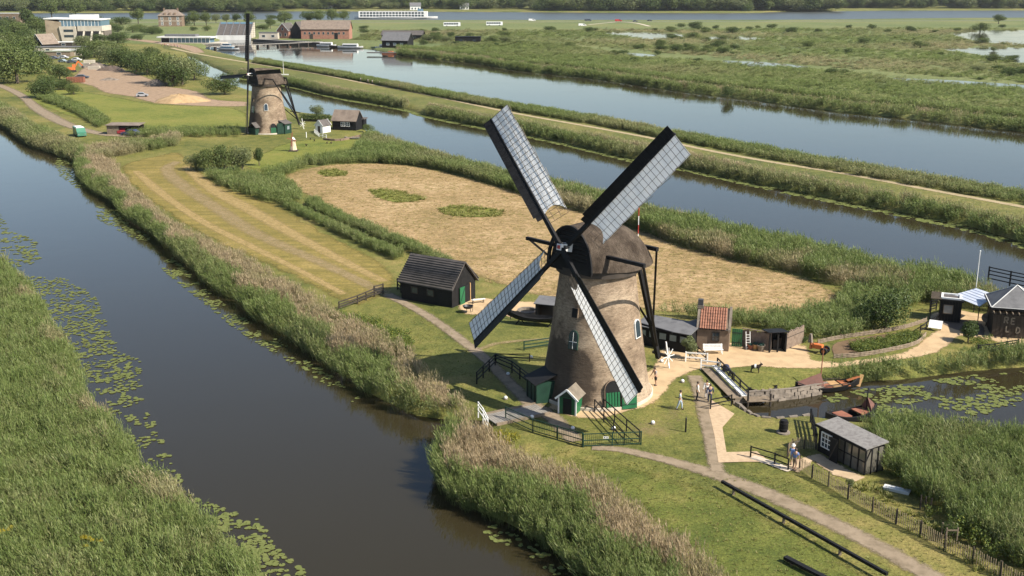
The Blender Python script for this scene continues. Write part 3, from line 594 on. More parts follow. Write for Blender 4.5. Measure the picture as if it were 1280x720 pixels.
P = fill_poly(GL([(1090, 428), (1125, 420), (1150, 418), (1148, 426), (1120, 437), (1070, 443), (1062, 434)]), 9.0); shrubs('vegetables', 'leafy green vegetables growing in the woven bed', P, 0.7, 0.75)
P = fill_poly(GL([(1205, 432), (1225, 425), (1245, 430), (1240, 440), (1210, 445), (1190, 446)]), 2.0); shrubs('leafy_weeds', 'loose flower border in front of the dark entrance hut', P, 0.7, 0.7)
P = fill_poly(GL([(1172, 382), (1200, 374), (1260, 386), (1262, 380), (1200, 368), (1170, 372)]), 3.0); reeds('reed_patch', 'low reeds on the canal edge behind the flagpole', P, 1.1, 0.8, tnoise(P, 0.05, 0.1))
for pl, lab in (([(0, 690), (30, 690), (20, 705), (0, 705)], 'yellow flowers at the rim of the wide reed bed'), ([(105, 705), (130, 702), (130, 716), (108, 718)], 'yellow flower heads standing among the wide reed bed')):
    P = fill_poly(GL(pl), 3.0); k = scatter('yellow_flowers', lab, 'flowers', np.column_stack([P, np.full(len(P), 1.75)]), np.full((len(P), 3), 0.35), np.ones(len(P)), T_SHR, 4, 'broad_leaf')
# short grass
P = fill_poly(GL([(640, 580), (690, 560), (800, 575), (900, 600), (1000, 650), (1120, 715), (1160, 760), (960, 800), (860, 700), (760, 640)]), 5.0, 9000)
scatter('grass_tufts', 'short lush grass on the slope below the main path', 'grass', np.column_stack([P, np.zeros(len(P))]), np.full((len(P), 3), 0.16) * rng.uniform(0.6, 1.5, (len(P), 1)), tnoise(P, 0.1, 0.15), T_TUFT, 4, 'tuft_green')
P = fill_poly(GL([(900, 600), (960, 590), (1000, 600), (1060, 635), (1140, 680), (1230, 730), (1200, 740), (1060, 650), (960, 610)]), 5.0, 7000)
scatter('grass_tufts', 'short grass between the main path and the picket fence', 'grass', np.column_stack([P, np.zeros(len(P))]), np.full((len(P), 3), 0.14) * rng.uniform(0.6, 1.5, (len(P), 1)), tnoise(P, 0.2, 0.2), T_TUFT, 4, 'tuft_green')
P = fill_poly(GL([(1085, 600), (1140, 640), (1200, 680), (1280, 725), (1290, 745), (1220, 715), (1130, 660), (1060, 615)]), 5.0, 7000)
scatter('grass_tufts', 'longer bright grass behind the picket fence', 'grass', np.column_stack([P, np.zeros(len(P))]), np.full((len(P), 3), 0.45) * rng.uniform(0.6, 1.4, (len(P), 1)), tnoise(P, 0.1, 0.2), T_TUFT, 4, 'tuft_green')
P = fill_poly(GL([(460, 410), (500, 380), (560, 410), (600, 445), (640, 480), (600, 500), (560, 500), (520, 450)]), 4.0, 8000)
scatter('grass_tufts', 'short grass between the footpath and the canal reeds', 'grass', np.column_stack([P, np.zeros(len(P))]), np.full((len(P), 3), 0.13) * rng.uniform(0.6, 1.5, (len(P), 1)), tnoise(P, 0.15, 0.2), T_TUFT, 4, 'tuft_green')
P = fill_poly(GL(FIELD), 1.6, 14000)
scatter('stubble', 'straw stubble left on the hay field', 'stubble', np.column_stack([P, np.zeros(len(P))]), np.column_stack([np.full(len(P), 0.5)] * 2 + [rng.uniform(0.06, 0.2, len(P))]), tnoise(P, 0.75, 0.4, 0.2), T_TUFT, 4, 'tuft_green')

# lily pads
def pads(label, P, size):
    n = len(P); s = size * rng.uniform(0.6, 1.35, n)
    return scatter('lily_pads', label, 'lily pads', np.column_stack([P, np.full(n, WZ + 0.025) + rng.uniform(0, 0.02, n)]), np.stack([s, s, s], 1), np.zeros(n), T_PAD, 4, 'lily', 0.03)
def clump_keep(P, s, thr, seed): return P[vnoise(P, s, seed) + 0.5 * vnoise(P, s * 2.7, seed + 1) > thr]
P = fill_poly(WL([(28, 345), (80, 348), (120, 370), (140, 420), (150, 440), (175, 450), (180, 468), (150, 480), (112, 478), (86, 438), (52, 382)]), 6.0); pads('crowded lily pads along the wide reed bed', clump_keep(P, 0.8, 0.45, 2), 0.36)
P = fill_poly(WL([(112, 480), (170, 460), (185, 500), (195, 540), (215, 560), (220, 590), (245, 620), (290, 640), (325, 650), (355, 700), (400, 730), (360, 745), (300, 705), (262, 668), (220, 618), (172, 572), (124, 518)]), 6.0); pads('scattered lily pads drifting off the wide reed bed', clump_keep(P, 0.8, 0.72, 4), 0.36)
P = fill_poly(WL([(255, 640), (320, 655), (350, 690), (395, 725), (350, 740), (290, 700)]), 7.0); pads('lily pads in the dark water at the tip of the wide reed bed', clump_keep(P, 0.9, 0.6, 5), 0.4)
P = fill_poly(WL([(-80, 250), (0, 268), (15, 290), (45, 300), (50, 325), (25, 335), (0, 325)]), 2.5); pads('lily pads in the canal bend beyond the wide reed bed', clump_keep(P, 0.5, 0.6, 6), 0.5)
P = fill_poly(WL([(120, 258), (150, 262), (165, 285), (195, 300), (185, 305), (150, 290), (122, 275)]), 4.0); pads('lily pads below the bend of the canal reeds', clump_keep(P, 0.5, 0.5, 7), 0.45)
P = fill_poly(WL([(75, 195), (100, 205), (98, 222), (110, 235), (95, 235), (75, 220), (68, 205)]), 3.0); pads('lily pads at the corner of the mown meadow', clump_keep(P, 0.4, 0.45, 8), 0.5)
P, t, s = fill_strip([(212, 318), (265, 368), (320, 408), (390, 453), (450, 497)], [(200, 335), (250, 375), (300, 415), (375, 460), (440, 503)], 5.0, True, WZ, WZ); pads('lily pads fringing the green canal reeds', clump_keep(P, 0.6, 0.62, 9), 0.34)
P = fill_poly(WL([(595, 646), (640, 664), (677, 683), (712, 716), (690, 722), (650, 700), (605, 668)]), 6.0); pads('lily pads in front of the point of land', clump_keep(P, 0.8, 0.7, 11), 0.36)
P = fill_poly(WL([(1085, 486), (1172, 475), (1235, 467), (1280, 464), (1400, 455), (1400, 520), (1280, 505), (1240, 515), (1180, 530), (1100, 520), (1060, 500), (1040, 505), (1030, 495)]), 7.0); pads('lily pads crowding the creek beside the moored boats', clump_keep(P, 0.45, 0.66, 12), 0.4)
for k0, lab in ((3, 'thin lily fringe along the foot of the dike reeds'),):
    P, t, s = fill_strip(dike_s[k0:], [(x, y + 0.018 * (y + 21) + 0.3) for x, y in dike_s[k0:]], 2.2, True, WZ, WZ); pads(lab, clump_keep(P, 0.3, 0.35, 13), 0.75)
P, t, s = fill_strip(up(north[6:16], 0.2), up(north[6:16], 3.0), 0.6, True, WZ, WZ); pads('lily pads along the far shore of the hay field reeds', clump_keep(P, 0.3, 0.7, 14), 0.6)
# ------------------------------------------------------------------ materials of things
M('black_wood', (0.012, 0.012, 0.013), 0.65, (0.007, 0.007, 0.008), 1.5, 0.25, spec=0.18); M('dark_wood', (0.045, 0.035, 0.028), 0.7, (0.025, 0.02, 0.016), 1.5, 0.2)
M('weathered_wood', (0.200, 0.155, 0.110), 0.85, (0.120, 0.095, 0.065), 2.5, 0.3); M('grey_deck', (0.215, 0.200, 0.180), 0.85, (0.15, 0.14, 0.125), 2.0, 0.2)
M('white_paint', (0.72, 0.72, 0.70), 0.5, (0.6, 0.6, 0.58), 1.5); M('green_paint', (0.012, 0.105, 0.042), 0.45, (0.010, 0.08, 0.032), 1.2); M('dark_green', (0.012, 0.040, 0.026), 0.5)
M('red_paint', (0.45, 0.04, 0.03), 0.5); M('iron', (0.05, 0.05, 0.055), 0.5, None, 3, 0, 0.6)
M('grey_roof', (0.125, 0.125, 0.130), 0.8, (0.085, 0.085, 0.09), 1.2, 0.2); M('slate_roof', (0.085, 0.075, 0.070), 0.8, (0.05, 0.045, 0.042), 1.0, 0.3); M('brown_roof', (0.190, 0.150, 0.120), 0.85, (0.13, 0.10, 0.08), 0.8, 0.3)
M('red_brick', (0.300, 0.150, 0.105), 0.85, (0.22, 0.105, 0.075), 0.8, 0.3); M('brown_brick', (0.190, 0.135, 0.095), 0.85, (0.12, 0.085, 0.06), 1.0, 0.3)
M('concrete', (0.45, 0.41, 0.34), 0.85, (0.36, 0.32, 0.26), 0.3, 0.1); M('pale_roof', (0.60, 0.60, 0.58), 0.6, (0.5, 0.5, 0.48), 0.4)
M('rope', (0.30, 0.25, 0.17), 0.9); M('stone', (0.19, 0.16, 0.13), 0.9, (0.095, 0.08, 0.065), 1.8, 0.6); M('bark', (0.095, 0.075, 0.055), 0.9, None, 6, 0.5)
M('brown_sail', (0.120, 0.055, 0.042), 0.8, (0.08, 0.038, 0.03), 1.5, 0.3); M('orange_wood', (0.34, 0.120, 0.050), 0.6, (0.22, 0.08, 0.035), 2); M('honey_wood', (0.42, 0.26, 0.12), 0.6, (0.32, 0.19, 0.085), 2)
M('orange_paint', (0.50, 0.135, 0.030), 0.55, (0.34, 0.09, 0.02), 2); M('rubber', (0.02, 0.02, 0.02), 0.8); M('rust', (0.24, 0.095, 0.055), 0.85, (0.16, 0.06, 0.04), 2.0)
glass_mat('glass'); glass_mat('pale_glass', (0.14, 0.16, 0.17), 0.15); glass_mat('sky_glass', (0.07, 0.12, 0.16), 0.08)
def brick_body():
    m = bpy.data.materials.new('mill_brick'); nt, N, L = nodes_of(m); p = N['Principled BSDF']
    tc = N.new('ShaderNodeTexCoord'); v = tc.outputs['Object']
    n1 = noise(nt, 0.35, 5, 0.65, v); n2 = noise(nt, 2.2, 4, 0.7, v, (0.8, 0.8, 3.2)); n3 = noise(nt, 9, 3, 0.7, v, (0.6, 0.6, 2.6))
    col = ramp(nt, n1, [(0.112, 0.080, 0.055), (0.222, 0.166, 0.116), (0.345, 0.272, 0.196)], [0.33, 0.5, 0.68])
    col = mixc(nt, 0.7, col, ramp(nt, n2, [(0.45,) * 3, (1,) * 3, (1.35,) * 3], [0.3, 0.5, 0.7]), 'MULTIPLY')
    col = mixc(nt, 0.75, col, ramp(nt, n3, [(0.55,) * 3, (1,) * 3, (1.35,) * 3], [0.3, 0.5, 0.7]), 'MULTIPLY')
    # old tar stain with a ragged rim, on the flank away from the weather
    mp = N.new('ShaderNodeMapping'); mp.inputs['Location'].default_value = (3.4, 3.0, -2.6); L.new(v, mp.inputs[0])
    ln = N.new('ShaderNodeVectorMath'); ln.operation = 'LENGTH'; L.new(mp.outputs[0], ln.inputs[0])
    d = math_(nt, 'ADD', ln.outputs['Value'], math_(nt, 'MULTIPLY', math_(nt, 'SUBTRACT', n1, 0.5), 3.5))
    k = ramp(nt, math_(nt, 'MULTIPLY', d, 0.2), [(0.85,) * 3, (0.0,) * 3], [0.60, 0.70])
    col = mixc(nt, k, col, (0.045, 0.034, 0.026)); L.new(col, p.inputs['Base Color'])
    p.inputs['Roughness'].default_value = 0.9; p.inputs['Specular IOR Level'].default_value = 0.2
    L.new(bump(nt, math_(nt, 'ADD', n2, n3), 0.5, 0.06), p.inputs['Normal']); MATS['mill_brick'] = m
brick_body()
def thatch_mat():
    m = bpy.data.materials.new('thatch'); nt, N, L = nodes_of(m); p = N['Principled BSDF']
    n1 = noise(nt, 0.8, 4, 0.6); n2 = noise(nt, 2.2, 5, 0.8, stretch=(2.5, 2.5, 0.6)); n3 = noise(nt, 9, 3, 0.7, stretch=(2, 2, 0.5))
    col = ramp(nt, n1, [(0.050, 0.038, 0.029), (0.092, 0.072, 0.056), (0.150, 0.120, 0.094)], [0.3, 0.5, 0.7])
    col = mixc(nt, 0.8, col, ramp(nt, n2, [(0.5,) * 3, (1,) * 3, (1.4,) * 3], [0.3, 0.5, 0.7]), 'MULTIPLY'); L.new(col, p.inputs['Base Color'])
    p.inputs['Roughness'].default_value = 0.95; p.inputs['Specular IOR Level'].default_value = 0.1
    L.new(bump(nt, math_(nt, 'ADD', n2, n3), 1.0, 0.16), p.inputs['Normal']); MATS['thatch'] = m
thatch_mat()
def cloth_mat():
    m = bpy.data.materials.new('sail_cloth'); nt, N, L = nodes_of(m); N.remove(N['Principled BSDF']); out = N['Material Output']
    n1 = noise(nt, 1.2, 4, 0.6); n2 = noise(nt, 6, 3, 0.6)
    col = ramp(nt, n1, [(0.80, 0.82, 0.84), (0.88, 0.89, 0.90), (0.92, 0.92, 0.92)], [0.3, 0.5, 0.7])
    d = N.new('ShaderNodeBsdfDiffuse'); t = N.new('ShaderNodeBsdfTranslucent'); L.new(col, d.inputs[0]); L.new(col, t.inputs[0])
    b = bump(nt, math_(nt, 'ADD', n2, math_(nt, 'MULTIPLY', n1, 2)), 0.5, 0.1); L.new(b, d.inputs['Normal'])
    mx = N.new('ShaderNodeMixShader'); mx.inputs[0].default_value = 0.42
    L.new(d.outputs[0], mx.inputs[1]); L.new(t.outputs[0], mx.inputs[2]); L.new(mx.outputs[0], out.inputs[0]); MATS['sail_cloth'] = m
cloth_mat()

# ------------------------------------------------------------------ windmill
def windmill(label, loc, psi, tau, phi, hub_h, hub_f, rb, cloths, detail=True):
    root = thing('windmill', label, 'windmill', loc)
    rtop, ztop = rb * 0.66, 11.3
    b = MB(); prof = [(rb * 1.03, -0.6), (rb * 1.03, 0.35), (rb, 0.4)]
    for i in range(1, 15):
        t = i / 14; prof.append((rb + (rtop - rb) * (t ** 0.86), 0.4 + (ztop - 0.4) * t))
    b.lathe(prof, 56); body = b.build('body', 'mill_brick', root, True)
    def rad(z): t = max(0, (z - 0.4) / (ztop - 0.4)); return rb + (rtop - rb) * (t ** 0.86)
    b = MB(); b.lathe([(rb * 1.05, -0.3), (rb * 1.05, 0.28), (rb * 0.98, 0.36)], 56); b.build('plinth', M('plinth_lime', (0.48, 0.43, 0.36), 0.9, (0.36, 0.31, 0.25), 1.0, 0.3), root, True)
    b = MB(); b.lathe([(rtop * 1.02, ztop - 0.3), (rtop * 1.12, ztop - 0.25), (rtop * 1.12, ztop + 0.35), (rtop * 1.02, ztop + 0.4)], 48); b.build('cap_ring', 'dark_wood', root, True)
    R = Matrix.Rotation(psi, 4, 'Z')                 # cap frame: front is -Y
    # cap: upturned boat of thatch; s runs from front (-) to rear (+)
    b = MB(R); ns, na = 22, 20; s0, s1 = -3.3, 5.1; rows = []
    for i in range(ns):
        t = i / (ns - 1); s = s0 + (s1 - s0) * t; q = (s - 0.3) / 5.0
        wd = 3.75 * max(0.0, 1 - abs(q) ** 2.6) ** 0.5 if s > 0.3 else 3.75 * (1 - 0.36 * ((0.3 - s) / 3.6) ** 1.7)
        zr = 15.25 - 0.10 * max(0, s + 1) - 3.4 * max(0, (s - 0.8) / 4.3) ** 2.6; z0 = ztop + 0.15 + 0.25 * max(0, -s / 3.3)
        row = []
        for j in range(na + 1):
            a = pi * j / na; x = -cos(a); z = sin(a)
            xx = wd * math.copysign(abs(x) ** 0.85, x) * (1 - 0.18 * z); row.append((xx, s, z0 + (zr - z0) * z ** 0.92))
        rows.append(row)
    vs = [p for r_ in rows for p in r_]; m_ = na + 1
    fs = [(i * m_ + j, i * m_ + j + 1, (i + 1) * m_ + j + 1, (i + 1) * m_ + j) for i in range(ns - 1) for j in range(na)]
    fs += [tuple(range(na, -1, -1)), tuple((ns - 1) * m_ + j for j in range(m_))] + [tuple([i * m_ for i in range(ns)] + [i * m_ + na for i in range(ns - 1, -1, -1)])]
    b.add(vs, fs); cap = b.build('cap', 'thatch', root, True)
    b = MB(R); b.box(-2.4, 2.4, s0 - 0.16, s0 - 0.02, ztop + 0.1, ztop + 1.1); fr = b.build('front_beam', 'black_wood', root)
    for k in range(8):                                # black boards of the front gable
        z = ztop + 1.14 + k * 0.345; half = 2.15 * math.sqrt(max(0.02, 1 - ((z - ztop) / 4.0) ** 2)); b = MB(R); b.box(-half, half, s0 - 0.14, s0 - 0.03, z, z + 0.27); b.build('gable_board', 'black_wood', root)
    b = MB(R)
    for sg in (-1, 1):
        for k in range(9):
            a0, a1 = pi / 2 * k / 9, pi / 2 * (k + 1) / 9; p0 = (sg * 2.45 * cos(a0), s0 - 0.2, ztop + 0.3 + 3.6 * sin(a0)); p1 = (sg * 2.45 * cos(a1), s0 - 0.2, ztop + 0.3 + 3.6 * sin(a1)); b.beam(p0, p1, 0.16, 0.3)
    b.build('gable_edge', 'black_wood', root)
    # shaft and sails
    nrm = Vector((0, -cos(tau), sin(tau))); U = Vector((1, 0, 0)); V = nrm.cross(U); V = V if V.z > 0 else -V; hub = Vector((0, -hub_f, hub_h))
    b = MB(R); b.tube(hub - nrm * 3.0, hub + nrm * 0.25, 0.34, 0.34, 12); b.build('wind_shaft', 'iron', root)
    b = MB(R); b.beam(hub - nrm * 0.75, hub + nrm * 0.5, 0.72, 0.72, 0.5, 0.5, V); ph = b.build('poll_end', 'white_paint', root)
    b = MB(R); b.beam(hub + nrm * 0.5, hub + nrm * 0.58, 0.3, 0.3, 0.25, 0.25, V); b.build('star_plate', 'red_paint', ph)
    for k in range(4):
        an = phi + k * pi / 2; D = -sin(an) * U + cos(an) * V          # outwards along the stock
        C = D.cross(nrm); C = C if (C.dot(U) * D.dot(V) - C.dot(V) * D.dot(U)) > 0 else -C   # towards the cloth
        off = nrm * (0.28 if k % 2 == 0 else -0.30); O = hub + off; RL = 14.0; sail = None
        def sp(r_, c_, lift=0.0):
            """point on the sail: r_ out along the stock, c_ across (cloth side positive)"""
            al = radians(30 - 18 * min(1, max(0, (r_ - 2) / 12))); return O + D * r_ + C * (c_ * cos(al)) - nrm * (c_ * sin(al)) + nrm * lift
        b = MB(R); b.beam(O, O + D * RL, 0.36, 0.32, 0.2, 0.18, nrm); sail = b.build('sail', 'black_wood', root)
        b = MB(R)                                       # wind boards on the leading side
        for i in range(24):
            r0, r1 = 3.0 + 11.0 * i / 24, 3.0 + 11.0 * (i + 1) / 24 - 0.015; wdt = 0.78 if r0 > 3.3 else 0.6
            q = [sp(r0, -0.1, 0.05), sp(r1, -0.1, 0.05), sp(r1, -wdt, 0.16), sp(r0, -wdt, 0.16)]; b.slab(q, 0.05)
        b.build('wind_board', 'black_wood', sail)
        front = cloths[k] in ('barred',); lift = 0.0
        b0 = MB(); b0.beam((-0.1, 0, 0), (2.1, 0, 0), 0.024, 0.03); bar_me = bpy.data.meshes.get('sail_bar_mesh') or b0.mesh('sail_bar_mesh')
        n_b = 25
        for i in range(n_b):
            r_ = 2.3 + 11.6 * i / (n_b - 1); p0, p1 = R @ sp(r_, 0), R @ sp(r_, 2.0)
            X = (p1 - p0).normalized(); Y = (R.to_3x3() @ D); Y = (Y - X * Y.dot(X)).normalized(); Z = X.cross(Y)
            o = obj('sail_bar', bar_me, 'dark_wood', sail); mt = Matrix((X, Y, Z)).transposed().to_4x4()
            sgn = 0.10 if front else -0.06
            zz = (R.to_3x3() @ nrm) * sgn; mt.translation = p0 + zz; o.matrix_local = mt
        for c_ in (0.68, 1.34, 2.0):
            b = MB(R); sg = 0.10 if front else -0.06
            for i in range(12):
                r0, r1 = 2.3 + 11.6 * i / 12, 2.3 + 11.6 * (i + 1) / 12; b.beam(sp(r0, c_, sg), sp(r1, c_, sg), 0.028, 0.02)
            b.build('hem_lath', 'dark_wood', sail)
        if cloths[k]:
            b = MB(R); nr_, nc = 34, 8; r_in = 3.6
            g = []
            for i in range(nr_ + 1):
                for j in range(nc + 1):
                    t, c_ = i / nr_, j / nc; ri = r_in - 0.9 * (2 * c_ - 1) ** 2 * (1 if c_ > 0.5 else 0.4)
                    r_ = ri + (13.95 - ri) * t; bil = 0.05 * sin(pi * c_) + 0.03 * sin(r_ * 3.7 + c_ * 5) * (1.2 if cloths[k] == 'plain' else 0.4)
                    g.append(sp(r_, 0.05 + 1.97 * c_, 0.035 + 0.5 * bil))
            mc = nc + 1; b.add(g, [(i * mc + j, i * mc + j + 1, (i + 1) * mc + j + 1, (i + 1) * mc + j) for i in range(nr_) for j in range(nc)])
            b.build('sail_cloth', 'sail_cloth', sail, True)
            for i in range(5): b = MB(R); b.tube(sp(3.0 + i * 2.3, 2.0, 0.05), sp(4.6 + i * 2.3, 2.16, 0.02), 0.018, 0.018, 4); b.build('rope', 'rope', sail)
    # tail: two cross beams, tail pole, braces, capstan
    b = MB(R); b.beam((-6.75, -1.9, 12.9), (6.75, -1.9, 12.9), 0.28, 0.28); b.build('long_cross_beam', 'black_wood', root)
    b = MB(R); b.beam((-3.6, 3.5, 12.8), (3.6, 3.5, 12.8), 0.32, 0.32); b.build('short_cross_beam', 'black_wood', root)
    foot = Vector((0, 8.6, 1.0)); b = MB(R); b.beam((0, 4.6, 12.7), foot, 0.30, 0.30, 0.38, 0.38); b.build('tail_pole', 'black_wood', root)
    for a in ((-6.6, -1.9, 12.9), (6.6, -1.9, 12.9), (-3.5, 3.5, 12.8), (3.5, 3.5, 12.8)):
        k = 0.12 if abs(a[0]) > 5 else 0.3; e = foot.lerp(Vector((0, 4.6, 12.7)), k); b = MB(R); b.beam(a, e + Vector((0.2 * (1 if a[0] > 0 else -1), 0, 0)), 0.19, 0.19); b.build('brace', 'black_wood', root)
    b = MB(R); b.beam((-2.3, 7.6, 4.2), (2.3, 7.6, 4.2), 0.16, 0.16); b.build('tail_crosspiece', 'black_wood', root)
    b = MB(R); b.tube((-0.9, 8.9, 1.3), (0.9, 8.9, 1.3), 0.16, 0.16, 10); wv = b.build('capstan', 'dark_wood', root)
    for k in range(8):
        a = 2 * pi * k / 8; b = MB(R); b.beam((0.95, 8.9, 1.3), (0.95, 8.9 + 0.85 * cos(a), 1.3 + 0.85 * sin(a)), 0.05, 0.05); b.build('capstan_spoke', 'white_paint', wv)
    b = MB(R); b.beam((0.5, 9.0, 2.6), (0.75, 9.3, 0.0), 0.11, 0.11); b.build('tail_prop', 'white_paint', root)
    # openings
    def at_wall(az, z, out=0.0): r_ = rad(z) + out; return Vector((r_ * sin(az), -r_ * cos(az), z))
    def opening(name, az, z, wd, h, fm, pm, arch=True, parent=root, depth=0.10):
        F = Matrix.Translation(at_wall(az, z, -0.16)) @ Matrix.Rotation(az, 4, 'Z') @ Matrix.Rotation(-math.atan((rb - rtop) / ztop) * 0.9, 4, 'X')
        def outline(gx):
            pts = [(-wd / 2 - gx, -gx), (wd / 2 + gx, -gx), (wd / 2 + gx, h * (0.7 if arch else 1))]
            if arch: pts += [((wd / 2 + gx) * cos(pi * i / 8), h * 0.7 + (h * 0.3 + gx) * sin(pi * i / 8)) for i in range(1, 8)]
            return pts + [(-wd / 2 - gx, h * (0.7 if arch else 1))]
        o = thing_part(name, parent); m1 = MB(F); m1.prism([(x, 0, y) for x, y in outline(0.065)], (0, -0.26, 0), (0, 0.1, 0)); f_ = m1.build('frame', fm, o)
        m2 = MB(F); m2.prism([(x, 0, y) for x, y in outline(-0.01)], (0, -0.285, 0), (0, -0.262, 0)); m2.build('pane', pm, o); return o, F
    w1, F = opening('window', psi_w[0], 5.0, 0.75, 1.5, 'dark_green', 'glass'); b = MB(F); b.box(-0.018, 0.018, -0.31, -0.287, 0, 1.4); b.box(-0.37, 0.37, -0.31, -0.287, 0.57, 0.605); b.build('glazing_bar', 'white_paint', w1)
    opening('window', psi_w[0] - 0.02, 7.6, 0.5, 0.8, 'mill_brick', 'black_wood', False); opening('window', psi_w[1], 5.6, 0.8, 1.5, 'white_paint', 'glass')
    d, F = opening('doorway', psi_w[2], 0.05, 1.35, 2.5, 'brown_brick', 'black_wood')  # black pane: the shade inside the open doorway, painted as a flat sheet
    b = MB(F); b.box(0.75, 2.05, -0.42, -0.34, 0.02, 2.2); dl = b.build('door', 'green_paint', root); b = MB(F)
    for zc in (0.35, 1.0, 1.65): b.box(0.80, 2.0, -0.45, -0.425, zc, zc + 0.08)
    b.build('door_ledge', 'dark_green', dl)
    for i in range(5): b = MB(F); b.box(-0.6 + i * 0.25, -0.42 + i * 0.25, -0.33, -0.30, 0.02, 1.5); b.build('wicket_board', 'green_paint', d)
    return root
def thing_part(name, parent):
    o = bpy.data.objects.new(name, None); COL.objects.link(o); o.parent = parent; o.empty_display_size = 0.2; return o
psi_w = (radians(-33), radians(58), radians(14))
MX, MY = 7.3, 91.0
mill = windmill('tall round brick windmill with white cloth on its four sails', (MX, MY, 0), radians(-46.9), radians(9.7), radians(47), 13.64, 4.26, 4.81, ('barred', 'barred', 'barred', 'barred'))
psi_w = (radians(-45), radians(8), radians(26))
fp = G(336, 165)
mill2 = windmill('smaller looking brick windmill with bare dark sails beside the black barn', (fp.x, fp.y, 0), radians(-48), radians(8), radians(5), 13.9, 4.3, 4.9, (None, None, None, None))

# annexes of the near mill: porch and lean-to (fixed to the tower)
def annex():
    # gabled green porch on the near left side, set radially
    az = radians(-24); F = Matrix.Rotation(az, 4, 'Z') @ Matrix.Translation((-0.2, -5.45, 0)) @ Matrix.Scale(0.84, 4)
    p = thing_part('porch', mill)
    b = MB(F); b.box(-0.85, 0.85, -0.95, 1.6, -0.05, 1.75); b.build('wall', 'green_paint', p)
    b = MB(F)
    for sg in (-1, 1): b.slab([(0, -1.15, 2.65), (sg * 1.15, -1.15, 1.65), (sg * 1.15, 2.0, 1.65), (0, 2.0, 2.65)], 0.07)
    b.build('roof', M('porch_roof', (0.16, 0.135, 0.105), 0.9, (0.10, 0.085, 0.065), 2, 0.3), p)
    b = MB(F); b.prism([(-0.85, 0, 1.7), (0.85, 0, 1.7), (0, 0, 2.5)], (0, -0.93, 0), (0, 1.5, 0)); b.build('gable', 'dark_green', p)
    for sg in (-1, 1): b = MB(F); b.beam((sg * 1.2, -1.17, 1.6), (0, -1.17, 2.66), 0.09, 0.18); b.build('barge_board', 'white_paint', p)
    for sg in (-1, 1): b = MB(F); b.box(sg * 0.9 - 0.07, sg * 0.9 + 0.07, -1.03, -0.93, 0, 1.7); b.build('corner_board', 'white_paint', p)
    b = MB(F); b.box(-0.45, 0.45, -0.99, -0.955, 0.02, 1.7); b.build('door', 'black_wood', p)
    az = radians(-68); F = Matrix.Rotation(az, 4, 'Z') @ Matrix.Translation((0, -5.6, 0)) @ Matrix.Scale(0.8, 4); l = thing_part('lean_to', mill)
    b = MB(F); b.box(-1.4, 1.4, -0.6, 1.6, 0, 2.3); b.build('wall', 'dark_green', l)
    b = MB(F); b.slab([(-1.6, -0.85, 2.15), (1.6, -0.85, 2.15), (1.6, 1.9, 3.1), (-1.6, 1.9, 3.1)], 0.09); b.build('roof', 'black_wood', l)
    for sg in (-1, 0, 1): b = MB(F); b.box(sg * 1.0 - 0.06, sg * 1.0 + 0.06, -0.66, -0.605, 0, 2.1); b.build('batten', 'black_wood', l)
annex()
# timber ring of the far mill's porch and shutter
def far_annex():
    az = radians(22); F = Matrix.Rotation(az, 4, 'Z') @ Matrix.Translation((1.2, -5.05, 0)); b = MB(F); b.box(0, 1.6, -0.1, 0, 0.1, 2.6); b.build('shutter', 'dark_green', mill2)
    az = radians(-28); F = Matrix.Rotation(az, 4, 'Z') @ Matrix.Translation((0, -5.4, 0)); p = thing_part('porch', mill2)
    b = MB(F); b.box(-1, 1, -0.5, 1.2, 0, 1.7); b.build('wall', 'dark_green', p); b = MB(F)
    for sg in (-1, 1): b.slab([(0, -0.7, 2.8), (sg * 1.3, -0.7, 1.6), (sg * 1.3, 1.5, 1.6), (0, 1.5, 2.8)], 0.1)
    b.build('roof', 'slate_roof', p)
    az = radians(62); F = Matrix.Rotation(az, 4, 'Z') @ Matrix.Translation((0, -5.5, 0)); l = thing_part('lean_to', mill2); b = MB(F); b.box(-1.2, 1.2, -0.5, 1.5, 0, 2.4); b.build('wall', 'dark_green', l)
    b = MB(F); b.slab([(-1.4, -0.7, 2.3), (1.4, -0.7, 2.3), (1.4, 1.6, 3.2), (-1.4, 1.6, 3.2)], 0.1); b.build('roof', 'slate_roof', l); b = MB(F); b.box(-0.4, 0.4, -0.54, -0.505, 1.0, 1.8); b.build('window', 'pale_glass', l)
far_annex()

